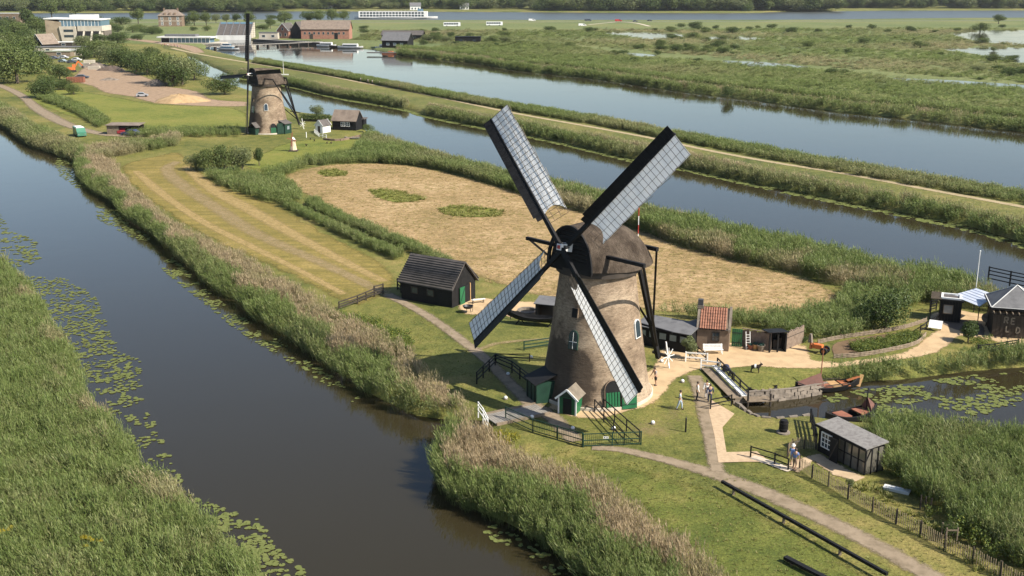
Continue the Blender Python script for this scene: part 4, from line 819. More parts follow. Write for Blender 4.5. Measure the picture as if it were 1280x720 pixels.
# ------------------------------------------------------------------ trees
def tree_meshes(seed, kind):
    """a unit-height tree: limbs and a crown of leaf clumps"""
    r = random.Random(seed); C = []
    prm = {'round': (18, 0.34, 0.27, 0.60, 0.34), 'tall': (20, 0.24, 0.20, 0.60, 0.38), 'bush': (22, 0.50, 0.30, 0.42, 0.36), 'poplar': (18, 0.13, 0.16, 0.56, 0.46)}[kind]
    n, rx, rr, zc, rz = prm
    for i in range(n):
        a = r.uniform(0, 2 * pi); u = r.uniform(-1, 1); q = r.uniform(0.45, 0.95); k = math.sqrt(1 - u * u) * q
        C.append((rx * k * cos(a) * r.uniform(.8, 1.25), rx * k * sin(a) * r.uniform(.8, 1.25), zc + rz * u * q * 0.9, rr * r.uniform(0.6, 1.0)))
    mat = {0: 'crown_dark', 1: 'crown_mid', 2: 'crown_pale'}[seed % 3]
    me = leaf_cloud(seed, C, 4200, 0.026, 1.0, mat, 0.85)
    b = MB(); th = 0.022 if kind != 'bush' else 0.03; z1 = zc - rz * 0.2; b.tube((0, 0, -0.02), (0.01, 0, z1 * 0.55), th * 1.3, th, 7); b.tube((0.01, 0, z1 * 0.55), (0.0, 0.01, zc + rz * .4), th, th * 0.4, 6)
    for c in C[:9]: b.tube((0.005, 0, z1 * r.uniform(.45, .9)), (c[0] * .9, c[1] * .9, c[2]), th * 0.5, th * 0.15, 5)
    tm = b.mesh('trunk'); tm.materials.append(MATS['bark']); return tm, me
TREES = {k: [tree_meshes(100 * i + j, k) for j in range(4)] for i, k in enumerate(('round', 'tall', 'bush', 'poplar'), 1)}
def tree(px, py, hpx, kind, label, group=None, var=None, wide=1.0, name='tree', cat='tree'):
    k = ppm(px, py); h = hpx / k * 1.03; p = G(px, py); v = random.randrange(4) if var is None else var
    t = thing(name, label, cat, (p.x, p.y, 0), random.uniform(0, 6.28), group); t.scale = (h * wide, h * wide, h); tm, cm = TREES[kind][v]
    obj('trunk', tm, None, t); obj('crown', cm, None, t); return t
# trees round the left yard
GRP = 'willows and shrubs round the left yard'
for i, (x, y, h, kd, v, wd, lab) in enumerate([
    (22, 104, 46, 'bush', 1, 1.15, 'big spreading olive green willow above the grey farm road'), (-8, 100, 42, 'bush', 2, 1.1, 'pale willow at the start of the farm road'), (48, 92, 30, 'bush', 0, 1.0, 'dark willow between the big willow and the parked cars'), (55, 122, 26, 'bush', 3, 1.2, 'round dark shrub standing on the verge of the farm road'), (75, 100, 22, 'bush', 0, 1.1, 'dark bushy tree in front of the red container'), (92, 118, 13, 'bush', 1, 1.3, 'low shrub at the corner of the dirt yard'),
    (104, 64, 18, 'round', 1, 1.2, 'leafy tree beside the concrete pumping station'), (118, 72, 22, 'bush', 1, 1.1, 'leafy tree at the end of the flat sheds'), (136, 78, 24, 'bush', 2, 1.1, 'pale willow first along the back of the dirt yard'), (152, 84, 26, 'bush', 0, 1.1, 'dark willow second along the back of the dirt yard'), (170, 90, 28, 'bush', 3, 1.05, 'dark willow third along the back of the dirt yard'), (184, 94, 28, 'bush', 0, 1.0, 'darkest willow behind the dirt yard'), (205, 104, 36, 'bush', 1, 1.0, 'tall willow above the sand heap'), (228, 106, 38, 'bush', 2, 1.0, 'pale broad willow at the end of the dirt yard'), (243, 100, 28, 'bush', 1, 1.0, 'willow by the narrow end of the middle canal'), (281, 118, 28, 'bush', 3, 1.15, 'round willow next to the far mill'), (190, 70, 12, 'bush', 3, 1.4, 'dark shrub beside the visitor road'), (147, 54, 15, 'bush', 0, 1.5, 'dark hedge tree by the visitor road'), (125, 53, 12, 'bush', 0, 1.5, 'low dark tree in front of the pumping station'),
    (12, 62, 22, 'bush', 1, 1.2, 'olive tree behind the dark gabled house'), (30, 55, 20, 'bush', 0, 1.2, 'dark tree beside the pumping station wall'), (-12, 72, 30, 'bush', 2, 1.2, 'pale tree at the back of the farm road'), (46, 44, 20, 'round', 0, 1.2, 'dark tree left of the pumping station'), (65, 24, 22, 'round', 3, 1.1, 'tree standing on the river bank behind the pumping station'), (95, 24, 22, 'round', 0, 1.1, 'darker tree standing on the river bank behind the pumping station'), (36, 36, 22, 'tall', 1, 1.2, 'slender tree behind the dark gabled house'), (173, 30, 17, 'round', 0, 1.1, 'single round tree between pumping station and mansion'), (192, 41, 9, 'bush', 2, 1.5, 'pale shrub in front of the mansion'),
    (5, 92, 40, 'bush', 1, 1.2, 'willow rising behind the big spreading willow'), (36, 84, 30, 'bush', 3, 1.2, 'dark willow in front of the dark gabled house'), (-20, 86, 40, 'bush', 1, 1.2, 'tall willow at the outer end of the farm road'), (8, 78, 32, 'bush', 0, 1.3, 'dark tree behind the willows of the farm road'), (28, 70, 26, 'bush', 1, 1.3, 'olive tree next to the dark gabled house'), (60, 112, 18, 'bush', 1, 1.3, 'olive shrub between farm road and red container'), (80, 112, 14, 'bush', 3, 1.4, 'dark shrub at the rim of the dirt yard'), (-5, 56, 24, 'bush', 3, 1.4, 'dark tree below the river house'), (18, 48, 20, 'bush', 1, 1.4, 'olive tree below the river house'), (34, 62, 18, 'bush', 2, 1.2, 'pale tree behind the dark gabled roof'), (52, 34, 14, 'bush', 0, 1.4, 'dark tree by the corner of the pumping station'), (0, 38, 14, 'bush', 0, 1.6, 'dark tree in front of the river house'), (28, 40, 14, 'bush', 3, 1.5, 'dark tree right of the river house'), (160, 84, 24, 'bush', 1, 1.1, 'olive willow among the row behind the dirt yard'), (143, 76, 22, 'bush', 1, 1.2, 'olive willow near the end of the flat sheds'), (216, 108, 32, 'bush', 3, 1.0, 'dark willow above the sand heap'), (195, 92, 28, 'bush', 1, 1.1, 'olive willow between sand heap and visitor road'), (105, 74, 16, 'bush', 3, 1.3, 'dark shrub behind the block piles'), (128, 66, 16, 'bush', 1, 1.4, 'olive shrub behind the long willow row')]):
    tree(x, y, h * 1.14, kd, lab, GRP, v, wd, 'willow_tree' if kd == 'bush' else 'tree')
GRP = 'trees along the river dike'
for (x, y, h, kd, v, wd, lab) in [(228, 32, 15, 'bush', 0, 1.4, 'dark tree beside the mansion'), (243, 32, 18, 'round', 0, 1.2, 'tall dark tree between mansion and screw pumping station'), (258, 32, 16, 'round', 3, 1.2, 'dark tree behind the visitor centre'), (270, 29, 12, 'round', 1, 1.1, 'small tree behind the screw pumping station'), (283, 29, 12, 'round', 1, 1.1, 'small round tree above the screw pumping station'), (296, 29, 12, 'round', 2, 1.1, 'third small tree above the screw pumping station'), (311, 32, 17, 'round', 3, 1.2, 'big tree beside the screw pumping station'), (338, 36, 14, 'round', 0, 1.1, 'dark tree beside the small brick house'), (356, 32, 17, 'round', 3, 1.4, 'broad dark tree behind the small brick house'), (384, 30, 16, 'round', 2, 1.2, 'pale tree behind the brick warehouse'), (398, 30, 18, 'round', 0, 1.3, 'dark tree behind the brick warehouse roof'), (415, 29, 17, 'round', 3, 1.3, 'broad tree behind the end of the brick warehouse'), (430, 28, 15, 'round', 0, 1.2, 'dark tree next to the river ship'),
    (535, 52, 11, 'bush', 2, 1.5, 'pale shrub beside the black barn'), (547, 52, 12, 'bush', 1, 1.4, 'shrub between the two black barns'), (558, 53, 10, 'bush', 2, 1.4, 'round shrub left of the low black shed'), (614, 54, 11, 'bush', 1, 1.4, 'shrub right of the low black shed'), (632, 53, 9, 'bush', 2, 1.5, 'pale shrub further right of the low black shed'), (525, 66, 6, 'bush', 0, 1.3, 'tiny bush on the wetland shore'), (868, 35, 10, 'bush', 0, 1.8, 'dark clump beside the wetland pond'), (838, 40, 8, 'bush', 1, 1.8, 'brownish clump beside the wetland pond'), (866, 48, 9, 'bush', 1, 1.8, 'green clump below the wetland pond'), (915, 42, 11, 'bush', 0, 1.5, 'dark shrub right of the wetland pond'), (797, 61, 6, 'bush', 0, 2.0, 'low dark bush in the wetland'), (826, 63, 9, 'bush', 3, 1.8, 'dark bush in the wetland'), (845, 64, 11, 'bush', 0, 1.7, 'darker bush in the wetland'), (866, 66, 11, 'bush', 1, 1.6, 'green bush in the wetland'), (904, 68, 11, 'bush', 3, 1.5, 'round dark bush in the wetland'), (885, 63, 8, 'bush', 1, 1.5, 'small bush in the wetland'), (910, 121, 17, 'bush', 3, 0.9, 'dark bush standing on the wetland shore'), (1225, 40, 13, 'bush', 1, 1.5, 'shrub between the two right hand ponds'), (1248, 30, 12, 'round', 0, 1.5, 'dark tree behind the right hand ponds'), (1228, 55, 9, 'bush', 1, 2.0, 'shrub on the spit between the ponds'), (1245, 78, 12, 'bush', 1, 2.0, 'green shrub below the ponds'), (1262, 95, 13, 'bush', 0, 1.8, 'dark shrub at the wetland edge'), (1222, 90, 10, 'bush', 2, 1.8, 'pale shrub at the wetland edge'), (1280, 94, 13, 'bush', 3, 1.8, 'dark bush at the wetland edge'), (1150, 60, 10, 'bush', 1, 1.8, 'shrub among the ponds'), (1080, 55, 10, 'bush', 0, 1.8, 'dark shrub among the reeds of the wetland'), (1010, 60, 10, 'bush', 1, 1.8, 'broad shrub among the reeds of the wetland'),
    (505, 42, 6, 'bush', 0, 2.0, 'low bush behind the long black barn'), (455, 36, 5, 'bush', 3, 2.5, 'low bush near the brick warehouse'), (340, 24, 7, 'bush', 0, 2.0, 'low bush on the river bank')]:
    tree(x, y, h, kd, lab, GRP, v, wd, 'shrub' if kd == 'bush' else 'tree', 'shrub' if kd == 'bush' else 'tree')
# look-alike bushes dotted about
def dot(label, group, boxes, n, hr, kinds=(0, 3, 1)):
    for i in range(n):
        x0, x1, y0, y1 = random.choice(boxes); tree(random.uniform(x0, x1), random.uniform(y0, y1), random.uniform(*hr), 'bush', label, group, random.choice(kinds), random.uniform(1.2, 2.2), 'shrub', 'shrub')
dot('low willow bush scattered over the wetland below the river dike', 'bushes scattered over the wetland', [(640, 930, 52, 78), (820, 940, 34, 66), (1000, 1280, 34, 100), (640, 1280, 33, 42)], 60, (4, 9))
dot('dark bush on the grass between the pumping station and the river', 'bushes behind the pumping station', [(100, 330, 28, 44), (120, 200, 34, 52), (0, 60, 26, 50)], 34, (6, 12))
dot('low bush on the rough grass beside the black barns', 'bushes beside the black barns', [(450, 640, 36, 56), (520, 640, 40, 58)], 22, (4, 8))
# nearer trees
for (x, y, h, kd, v, wd, lab) in [(262, 214, 32, 'bush', 1, 0.95, 'leafy tree at the bend of the farm track'), (282, 213, 37, 'bush', 1, 0.9, 'tallest of the leafy trees beside the farm track'), (303, 212, 36, 'bush', 2, 0.85, 'leafy tree nearest the far mill lawn'), (245, 212, 25, 'bush', 2, 1.0, 'low leafy tree overhanging the farm track')]:
    tree(x, y, h, kd, lab, 'leafy trees by the farm track', v, wd)
tree(1106, 410, 60, 'bush', 'dense dark hawthorn between reeds and vegetable bed', None, 3, 0.95, 'hawthorn_tree')
tree(862, 449, 30, 'tall', 'thin young tree beside the white rail', None, 0, 1.0); tree(324, 207, 23, 'tall', 'thin sapling on the far mill lawn', None, 1, 0.9, 'sapling')
tree(1210, 428, 28, 'tall', 'small leafy tree in front of the dark entrance hut', None, 1, 1.3); tree(1062, 612, 16, 'round', 'small sapling behind the picket fence near the black shed', None, 1, 0.8, 'sapling'); tree(1186, 674, 24, 'round', 'sapling in a stake cage behind the picket fence', None, 2, 1.0, 'sapling')
tree(396, 146, 18, 'bush', 'bushy tree behind the clipped dark hedge', None, 2, 0.9); tree(460, 165, 11, 'bush', 'round green shrub at the corner of the black barn', None, 1, 1.3, 'shrub', 'shrub'); tree(458, 172, 8, 'bush', 'low green shrub below the corner of the black barn', None, 3, 1.8, 'shrub', 'shrub')
tree(1005, 428, 9, 'bush', 'small bush beside the thatched screen', None, 3, 1.2, 'shrub', 'shrub')
# far wood beyond the river
srcs = [src('tree', m[1]) for k in ('round', 'tall', 'bush') for m in TREES[k]]; T_WOOD = scatter_tree('wood', srcs)
def wood(label, x0, x1, y0, y1, n, h, wide=1.4):
    P = np.column_stack([rng.uniform(x0, x1, n), rng.uniform(y0, y1, n), np.full(n, 0.3)]); hh = h * rng.uniform(0.55, 1.25, n); s = hh * wide * rng.uniform(0.8, 1.2, n)
    scatter('far_wood', label, 'wood', P, np.stack([s, s, hh], 1), np.zeros(n), T_WOOD, 12, 'crown_dark', 0.05)
wood('dense wood on the far bank of the river', 40, 420, 1450, 1560, 520, 21); wood('dense wood closing the view behind the river bank', -900, 1500, 1620, 2100, 1500, 22); wood('loose trees on the far bank behind the river ship', -460, 60, 1540, 1640, 320, 17)
wood('trees on the far bank opposite the pumping station', -700, -300, 1430, 1540, 340, 17); wood('trees on the far bank opposite the ponds', 440, 1100, 1590, 1680, 380, 18); wood('hazy wood along the skyline', -2600, 2800, 2200, 3400, 1600, 26)
# ------------------------------------------------------------------ builders for buildings and furniture
def span(a, b, z=0.0):
    p, q = G(*a, z), G(*b, z); d = q - p; return (p + q) / 2, atan2(d.y, d.x), d.length
def window(parent, F, wd, h, fm='white_paint', pm='glass', bars=(1, 1), name='window', fr=0.08, label=None):
    """framed window whose centre bottom is the origin of F, facing -Y"""
    m = MB(F); m.box(-wd / 2 - fr, wd / 2 + fr, -0.06, 0.02, -fr, 0); m.box(-wd / 2 - fr, wd / 2 + fr, -0.06, 0.02, h, h + fr); m.box(-wd / 2 - fr, -wd / 2, -0.06, 0.02, 0, h); m.box(wd / 2, wd / 2 + fr, -0.06, 0.02, 0, h)
    o = m.build(name, fm, parent); p = MB(F); p.box(-wd / 2, wd / 2, -0.03, 0.015, 0, h); p.build('pane', pm, o)
    for i in range(1, bars[0]): b = MB(F); x = -wd / 2 + wd * i / bars[0]; b.box(x - fr / 3, x + fr / 3, -0.055, -0.032, 0, h); b.build('glazing_bar', fm, o)
    for i in range(1, bars[1]): b = MB(F); z = h * i / bars[1]; b.box(-wd / 2, wd / 2, -0.058, -0.034, z - fr / 3, z + fr / 3); b.build('glazing_bar', fm, o)
    if label: o['label'] = label
    return o
FACE = {'f': (0, 0, -1), 'b': (pi, 0, 1), 'l': (-pi / 2, -1, 0), 'r': (pi / 2, 1, 0)}
def face(side, w, d, u, z):
    rz, sx, sy = FACE[side]; F = Matrix.Translation((sx * (w / 2 + 0.03), sy * (d / 2 + 0.03), z)) @ Matrix.Rotation(rz, 4, 'Z') @ Matrix.Translation((u, 0, 0)); return F
def house(name, label, loc, rz, w, d, he, hr, wall, roof, wins=(), doors=(), ov=0.3, cat='house', group=None, chim=None, barge=None, t=0.14, gable_wall=None):
    r = thing(name, label, cat, (loc[0], loc[1], 0), rz, group)
    b = MB(); b.prism([(0, -d / 2, 0), (0, d / 2, 0), (0, d / 2, he), (0, 0, hr), (0, -d / 2, he)], (-w / 2, 0, 0), (w / 2, 0, 0)); b.build('wall', wall, r)
    k = ov * (hr - he) / (d / 2); b = MB()
    b.prism([(0, -d / 2 - ov, he - k + 0.02), (0, 0, hr + 0.02), (0, d / 2 + ov, he - k + 0.02), (0, d / 2 + ov, he - k + t), (0, 0, hr + t), (0, -d / 2 - ov, he - k + t)], (-w / 2 - ov, 0, 0), (w / 2 + ov, 0, 0)); rf = b.build('roof', roof, r)
    if chim: b = MB(); b.box(chim - 0.35, chim + 0.35, -0.35, 0.35, hr - 0.6, hr + 1.0); b.build('chimney', 'brown_brick', rf)
    if barge:
        for sx in (-1, 1):
            for sy in (-1, 1): b = MB(); x = sx * (w / 2 + ov + 0.03); b.beam((x, sy * (d / 2 + ov), he - k + t * .6), (x, 0, hr + t * .6), 0.07, 0.28); b.build('barge_board', barge, rf)
    for (s, u, z, ww, hh, *m) in wins: window(r, face(s, w, d, u, z), ww, hh, *(m or ()))
    for (s, u, ww, hh, m) in doors: b = MB(face(s, w, d, u, 0)); b.box(-ww / 2, ww / 2, -0.05, 0.02, 0.02, hh); b.build('door', m, r)
    return r
def flat_building(name, label, loc, rz, w, d, h, wall, roof, wins=(), cat='building', group=None, ov=0.25, rt=0.25):
    r = thing(name, label, cat, (loc[0], loc[1], 0), rz, group); b = MB(); b.box(-w / 2, w / 2, -d / 2, d / 2, 0, h); b.build('wall', wall, r)
    b = MB(); b.box(-w / 2 - ov, w / 2 + ov, -d / 2 - ov, d / 2 + ov, h + 0.003, h + rt); b.build('roof', roof, r)
    for (s, u, z, ww, hh, *m) in wins: window(r, face(s, w, d, u, z), ww, hh, *(m or ()))
    return r
def rail_fence(name, label, pts, h, rails, mat, pw=0.12, rw=0.09, gap=2.2, cat='fence', group=None, vert=0, endposts=True):
    """posts along a line of pixels with level rails between"""
    W = [G(*p) for p in pts]; r = thing(name, label, cat, W[0], 0, group); o = W[0]
    for i in range(len(W) - 1):
        a, b_ = W[i] - o, W[i + 1] - o; L = (b_ - a).length; n = max(1, round(L / gap))
        for k in range(n + (1 if i == len(W) - 2 else 0)):
            p = a.lerp(b_, k / n); m = MB(); m.beam(p + Vector((0, 0, -0.15)), p + Vector((0, 0, h)), pw); m.build('post', mat, r)
        for z in rails: m = MB(); m.beam(a + Vector((0, 0, z)), b_ + Vector((0, 0, z)), rw * 0.6, rw); m.build('rail', mat, r)
        if vert:
            m = MB(); q = int(L / vert)
            for k in range(1, q): p = a.lerp(b_, k / q); m.beam(p + Vector((0, 0, rails[0])), p + Vector((0, 0, rails[-1])), 0.022)
            s = m.build('mesh_bars', mat, r); s['kind'] = 'stuff'
    return r
def car(label, px, rz, color, kind='car', group=None, L=4.4, name=None, at=None):
    p = at or G(*px); cat = kind if kind in ('van', 'car', 'bus') else 'car'
    r = thing(name or ('parked_' + cat), label, cat, (p.x, p.y, 0), rz, group); W = {'car': 1.8, 'van': 2.0, 'bus': 2.55}[cat]; h = L / 2
    cm = M('paint_%02x%02x%02x' % tuple(int(c * 255) for c in color), color, 0.35, tuple(c * 0.92 for c in color), 0.8, spec=0.6)
    if cat == 'car': prof = [(-h, .3), (h, .3), (h, .75), (h * .5, .9), (h * .15, 1.42), (-h * .55, 1.45), (-h * .92, .95), (-h, .9)]; win = [[(h * .45, .93), (h * .14, 1.36), (-h * .5, 1.38), (-h * .78, .98)]]
    elif cat == 'van': prof = [(-h, .3), (h, .3), (h, 1.0), (h * .78, 1.2), (h * .5, 2.0), (-h, 2.1)]; win = [[(h * .72, 1.2), (h * .5, 1.85), (h * .1, 1.9), (h * .1, 1.2)]]
    else: prof = [(-h, .35), (h, .35), (h, 3.0), (h - .3, 3.3), (-h + .2, 3.3), (-h, 3.0)]; win = [[(-h + .4 + i * 2.0, 1.5), (-h + 2.2 + i * 2.0, 1.5), (-h + 2.2 + i * 2.0, 2.75), (-h + .4 + i * 2.0, 2.75)] for i in range(int((L - .6) / 2))]
    b = MB(); b.prism([(x, 0, z) for x, z in prof], (0, -W / 2, 0), (0, W / 2, 0)); b.build('body', cm, r)
    for s in (-1, 1):
        for wn_ in win: b = MB(); b.prism([(x, 0, z) for x, z in wn_], (0, s * (W / 2 + .002), 0), (0, s * (W / 2 + .02), 0)); b.build('window', 'glass', r)
        for x in (-h * .62, h * .62): b = MB(); b.tube((x, s * (W / 2 - .18), .34), (x, s * (W / 2 + .03), .34), .34 if cat != 'bus' else .5, None, 12); b.build('wheel', 'rubber', r)
        b = MB(); b.box(h + .0, h + .03, s * W * .36 - .18, s * W * .36 + .18, .62, .78); b.build('headlight', 'pale_glass', r)
    return r
def hull(name, L, B, D, mat, parent, sheer=0.35, n=14, z0=0.0, inner='dark_wood', bow=1.0):
    """open boat hull: lofted sections with rising ends; x is along the boat"""
    out, inn = [], []; m = 7
    for i in range(n + 1):
        t = i / n; x = -L / 2 + L * t; q = abs(2 * t - 1); wd = B / 2 * max(0.04, (1 - q ** 2.6)); zt = D + sheer * q ** 2.2; zb = 0.55 * sheer * max(0, q - .55) * 3
        for j in range(m):
            a = pi * j / (m - 1); out.append((x, -wd * cos(a), z0 + zb + (zt - zb) * (1 - sin(a) ** 0.7)))
        for j in range(m):
            a = pi * j / (m - 1); inn.append((x * .975, -wd * .88 * cos(a), z0 + zb + .07 + (zt - .04 - zb) * (1 - sin(a) ** 0.7)))
    f = lambda o: [(o + i * m + j, o + i * m + j + 1, o + (i + 1) * m + j + 1, o + (i + 1) * m + j) for i in range(n) for j in range(m - 1)]
    k = len(out); fs = f(0) + f(k)
    for i in range(n): fs += [(i * m, (i + 1) * m, k + (i + 1) * m, k + i * m), (i * m + m - 1, (i + 1) * m + m - 1, k + (i + 1) * m + m - 1, k + i * m + m - 1)]
    fs += [tuple(list(range(m)) + [k + j for j in range(m - 1, -1, -1)]), tuple([n * m + j for j in range(m)] + [k + n * m + j for j in range(m - 1, -1, -1)])]
    b = MB(); b.add(out + inn, fs); return b.build(name, mat, parent, True)

# ------------------------------------------------------------------ right of the mill: sheds, hut, garden
c, rz, L = span((808, 431), (866, 442)); r = thing('garden_shed', 'long low black shed with a row of pale windows next to the brick hut', 'shed', (c.x, c.y + 1.1, 0), rz); W_, D_ = L + 0.6, 2.4
b = MB(); b.box(-W_ / 2, W_ / 2, -D_ / 2, D_ / 2, 0, 1.9); b.build('wall', 'black_wood', r); b = MB(); b.slab([(-W_ / 2 - .2, -D_ / 2 - .25, 1.93), (W_ / 2 + .2, -D_ / 2 - .25, 1.93), (W_ / 2 + .2, D_ / 2 + .2, 2.35), (-W_ / 2 - .2, D_ / 2 + .2, 2.35)], .08); b.build('roof', 'grey_roof', r)
for i in range(5): window(r, face('f', W_, D_, -W_ / 2 + .6 + i * (W_ - 1.2) / 4, 1.0), .72, .62, 'black_wood', 'pale_glass', (1, 1), 'window', .06)
def brick_hut():
    c, rz, L = span((874, 437), (914, 440)); w, d, he, hr = L, 2.7, 2.35, 4.0
    r = thing('brick_hut', 'small brick hut with orange pantile roof and stub chimney', 'hut', (c.x + .05, c.y + d / 2, 0), rz)
    b = MB(); b.prism([(0, -d / 2, 0), (0, d / 2, 0), (0, d / 2, he), (0, 0, hr), (0, -d / 2, he)], (-w / 2, 0, 0), (w / 2, 0, 0)); b.build('wall', 'brown_brick', r)
    for sx in (-1, 1):
        b = MB(); x = sx * (w / 2 - .02); b.prism([(0, -d / 2 - .12, he - .1), (0, 0, hr + .2), (0, d / 2 + .12, he - .1), (0, d / 2 + .12, he - .35), (0, 0, hr - .1), (0, -d / 2 - .12, he - .35)], (x - .1, 0, 0), (x + .14, 0, 0)); b.build('gable_coping', 'stone', r)
    tm = M('pantile', (0.25, 0.115, 0.075), 0.9, (0.13, 0.065, 0.045), 2.2, 0.4); rf = thing_part('roof', r)
    b0 = MB(); n = 6; pr = [(0.0, 0.0), (.06, .05), (.12, .07), (.18, .05), (.235, 0.0)]; Ls = math.hypot(d / 2 + .22, hr - he) / 7
    b0.add([(x, 0, z + .02) for x, z in pr] + [(x, Ls * 1.08, z - .012) for x, z in pr] + [(x, 0, z - .01) for x, z in pr] + [(x, Ls * 1.08, z - .04) for x, z in pr], [(i, i + 1, 5 + i + 1, 5 + i) for i in range(4)] + [(10 + i, 15 + i, 15 + i + 1, 10 + i + 1) for i in range(4)] + [(i, 10 + i, 10 + i + 1, i + 1) for i in range(4)])
    me = b0.mesh('pantile'); me.materials.append(tm); cols = int((w - .3) / .235)
    sl = atan2(hr - he, d / 2)
    for sy in (-1, 1):
        for k in range(7):
            for i in range(cols):
                o = obj('pantile', me, None, rf); s0 = k * Ls
                o.location = (-w / 2 + .15 + i * .235, sy * (d / 2 + .16 - s0 * cos(sl)), he - .1 + s0 * sin(sl)) if sy < 0 else (-w / 2 + .15 + (i + 1) * .235, d / 2 + .16 - s0 * cos(sl), he - .1 + s0 * sin(sl))
                o.rotation_euler = (sl, 0, 0) if sy < 0 else (sl, 0, pi)
                o.rotation_euler.y += random.uniform(-.03, .03)
    b = MB(); b.prism([(0, -d / 2 - .16, he - .2), (0, 0, hr - .02), (0, d / 2 + .16, he - .2)], (-w / 2 + .13, 0, 0), (w / 2 - .13, 0, 0)); b.build('roof_deck', 'dark_wood', rf)
    b = MB(); b.box(-w / 2 - .12, -w / 2 + .38, -.25, .25, hr - .5, hr + .75); ch = b.build('chimney', M('lead_cap', (.05, .05, .055), .7), r); b = MB(); b.box(-w / 2 - .16, -w / 2 + .44, -.3, .3, hr - .1, hr + .2); b.build('chimney_collar', 'stone', ch)
    window(r, face('f', w, d, .25, 1.1), .6, .75, 'dark_wood', 'glass', (2, 2))
    b = MB(); b.box(-w / 2 - 1.5, -w / 2, -d / 2 + .2, d / 2 - .2, 0, 1.75); b.build('side_wing', 'brown_brick', r); b = MB(); b.slab([(-w / 2 - 1.75, -d / 2, 1.72), (-w / 2 - .01, -d / 2, 2.25), (-w / 2 - .01, d / 2, 2.25), (-w / 2 - 1.75, d / 2, 1.72)], .1); b.build('side_roof', 'slate_roof', r)
    b = MB(); b.box(-w / 2 - 1.1, -w / 2 - .4, -d / 2 + .13, -d / 2 + .195, .02, 1.5); b.build('side_door', 'black_wood', r)
brick_hut()
c = G(891, 442); r = thing('white_bench', 'white slatted bench standing against the brick hut wall', 'bench', c, radians(2))
b = MB()
for i, y in enumerate((0.0, .16, .32)): q = MB(); q.box(-.95, .95, -.35 + y, -.22 + y, .44, .48); q.build('seat_slat', 'white_paint', r)
for z in (.55, .7, .85): q = MB(); q.beam((-.95, .16 + (z - .5) * .3, z), (.95, .16 + (z - .5) * .3, z), .03, .11); q.build('back_slat', 'white_paint', r)
for s in (-.85, .85): q = MB(); q.box(s - .04, s + .04, -.32, -.25, 0, .44); q.build('leg', 'white_paint', r); q = MB(); q.beam((s, .1, 0), (s, .3, .92), .07); q.build('leg', 'white_paint', r)
# garden wall, green gate, ladder, open store, thatched screen
c, rz, L = span((914, 433), (926, 434)); r = thing('garden_gate', 'bright green board gate between brick hut and plank wall', 'gate', (c.x, c.y, 0), rz)
n = 5
for i in range(n): q = MB(); q.box(-.45 + i * .2, -.26 + i * .2, -.03, .03, .04, 1.85); q.build('board', 'green_paint', r)
for z in (.4, 1.4): q = MB(); q.box(-.47, .55, -.06, -.032, z, z + .12); q.build('ledge', 'dark_green', r)
c, rz, L = span((927, 434), (965, 440)); r = thing('plank_wall', 'weathered plank garden wall beside the green gate', 'wall', (c.x, c.y + .3, 0), rz)
n = int(L / .25)
for i in range(n): q = MB(); q.box(-L / 2 + i * .25, -L / 2 + i * .25 + .235, -.04, .04, 0, 1.7 + .05 * ((i * 7) % 3)); q.build('plank', M('grey_plank', (.16, .125, .105), .85, (.11, .085, .07), 2, .3), r)
q = MB(); q.box(-L / 2, L / 2, -.07, .07, 1.84, 1.9); q.build('coping', 'weathered_wood', r)
c = G(934, 436); r = thing('ladder', 'short wooden ladder leaning on the plank wall', 'ladder', c, radians(4))
for s in (-.2, .2): q = MB(); q.beam((s, -.35, 0), (s, .1, 1.75), .05, .07); q.build('stile', 'white_paint', r)
for k in range(6): q = MB(); t = .12 + .14 * k; q.beam((-.2, -.35 + .45 * t, 1.75 * t), (.2, -.35 + .45 * t, 1.75 * t), .04); q.build('rung', 'white_paint', r)
for (x, y, s, mt, lb) in ((938, 437, .3, 'rust', 'brown pot beside the foot of the ladder'), (944, 437, .34, 'honey_wood', 'straw basket next to the brown pot'), (951, 439, .38, 'stone', 'grey tub in front of the open store')):
    p = G(x, y); r = thing('plant_pot', lb, 'pot', p); q = MB(); q.lathe([(s * .7, 0), (s, s * 1.5), (s * 1.1, s * 1.5), (s * 1.1, s * 1.7), (s * .9, s * 1.7), (s * .8, s * 1.2)], 12); q.build('pot', mt, r, True); q = MB(); q.ball((0, 0, s * 1.7), s * .85, 9, 5, .7); q.build('soil', 'dark_green', r, True)
c, rz, L = span((960, 441), (980, 440)); r = thing('open_store', 'black open-fronted wood store beside the thatched screen', 'shed', (c.x, c.y + .8, 0), rz)
for x, y in ((-L / 2, -.8), (L / 2, -.8), (-L / 2, .8), (L / 2, .8), (0, -.8)): q = MB(); q.box(x - .07, x + .07, y - .07, y + .07, 0, 1.9); q.build('post', 'black_wood', r)
q = MB(); q.box(-L / 2, L / 2, .74, .8, 0, 1.85); q.build('back_wall', 'black_wood', r); q = MB(); q.slab([(-L / 2 - .2, -1.0, 2.05), (L / 2 + .2, -1.0, 2.05), (L / 2 + .2, 1.0, 1.8), (-L / 2 - .2, 1.0, 1.8)], .06); q.build('roof', 'black_wood', r); q = MB(); q.box(L / 2 - .03, L / 2 + .03, -.7, .7, 0, 1.8); q.build('side_wall', 'black_wood', r)
for i in range(3): q = MB(); q.box(-L / 2 + .2 + i * .55, -L / 2 + .6 + i * .55, .2, .65, 0, .7 + .2 * i); q.build('stacked_wood', 'dark_wood', r)
c, rz, L = span((982, 437), (1003, 428)); r = thing('thatched_screen', 'brown reed screen at the end of the gravel yard', 'screen', (c.x, c.y, 0), rz)
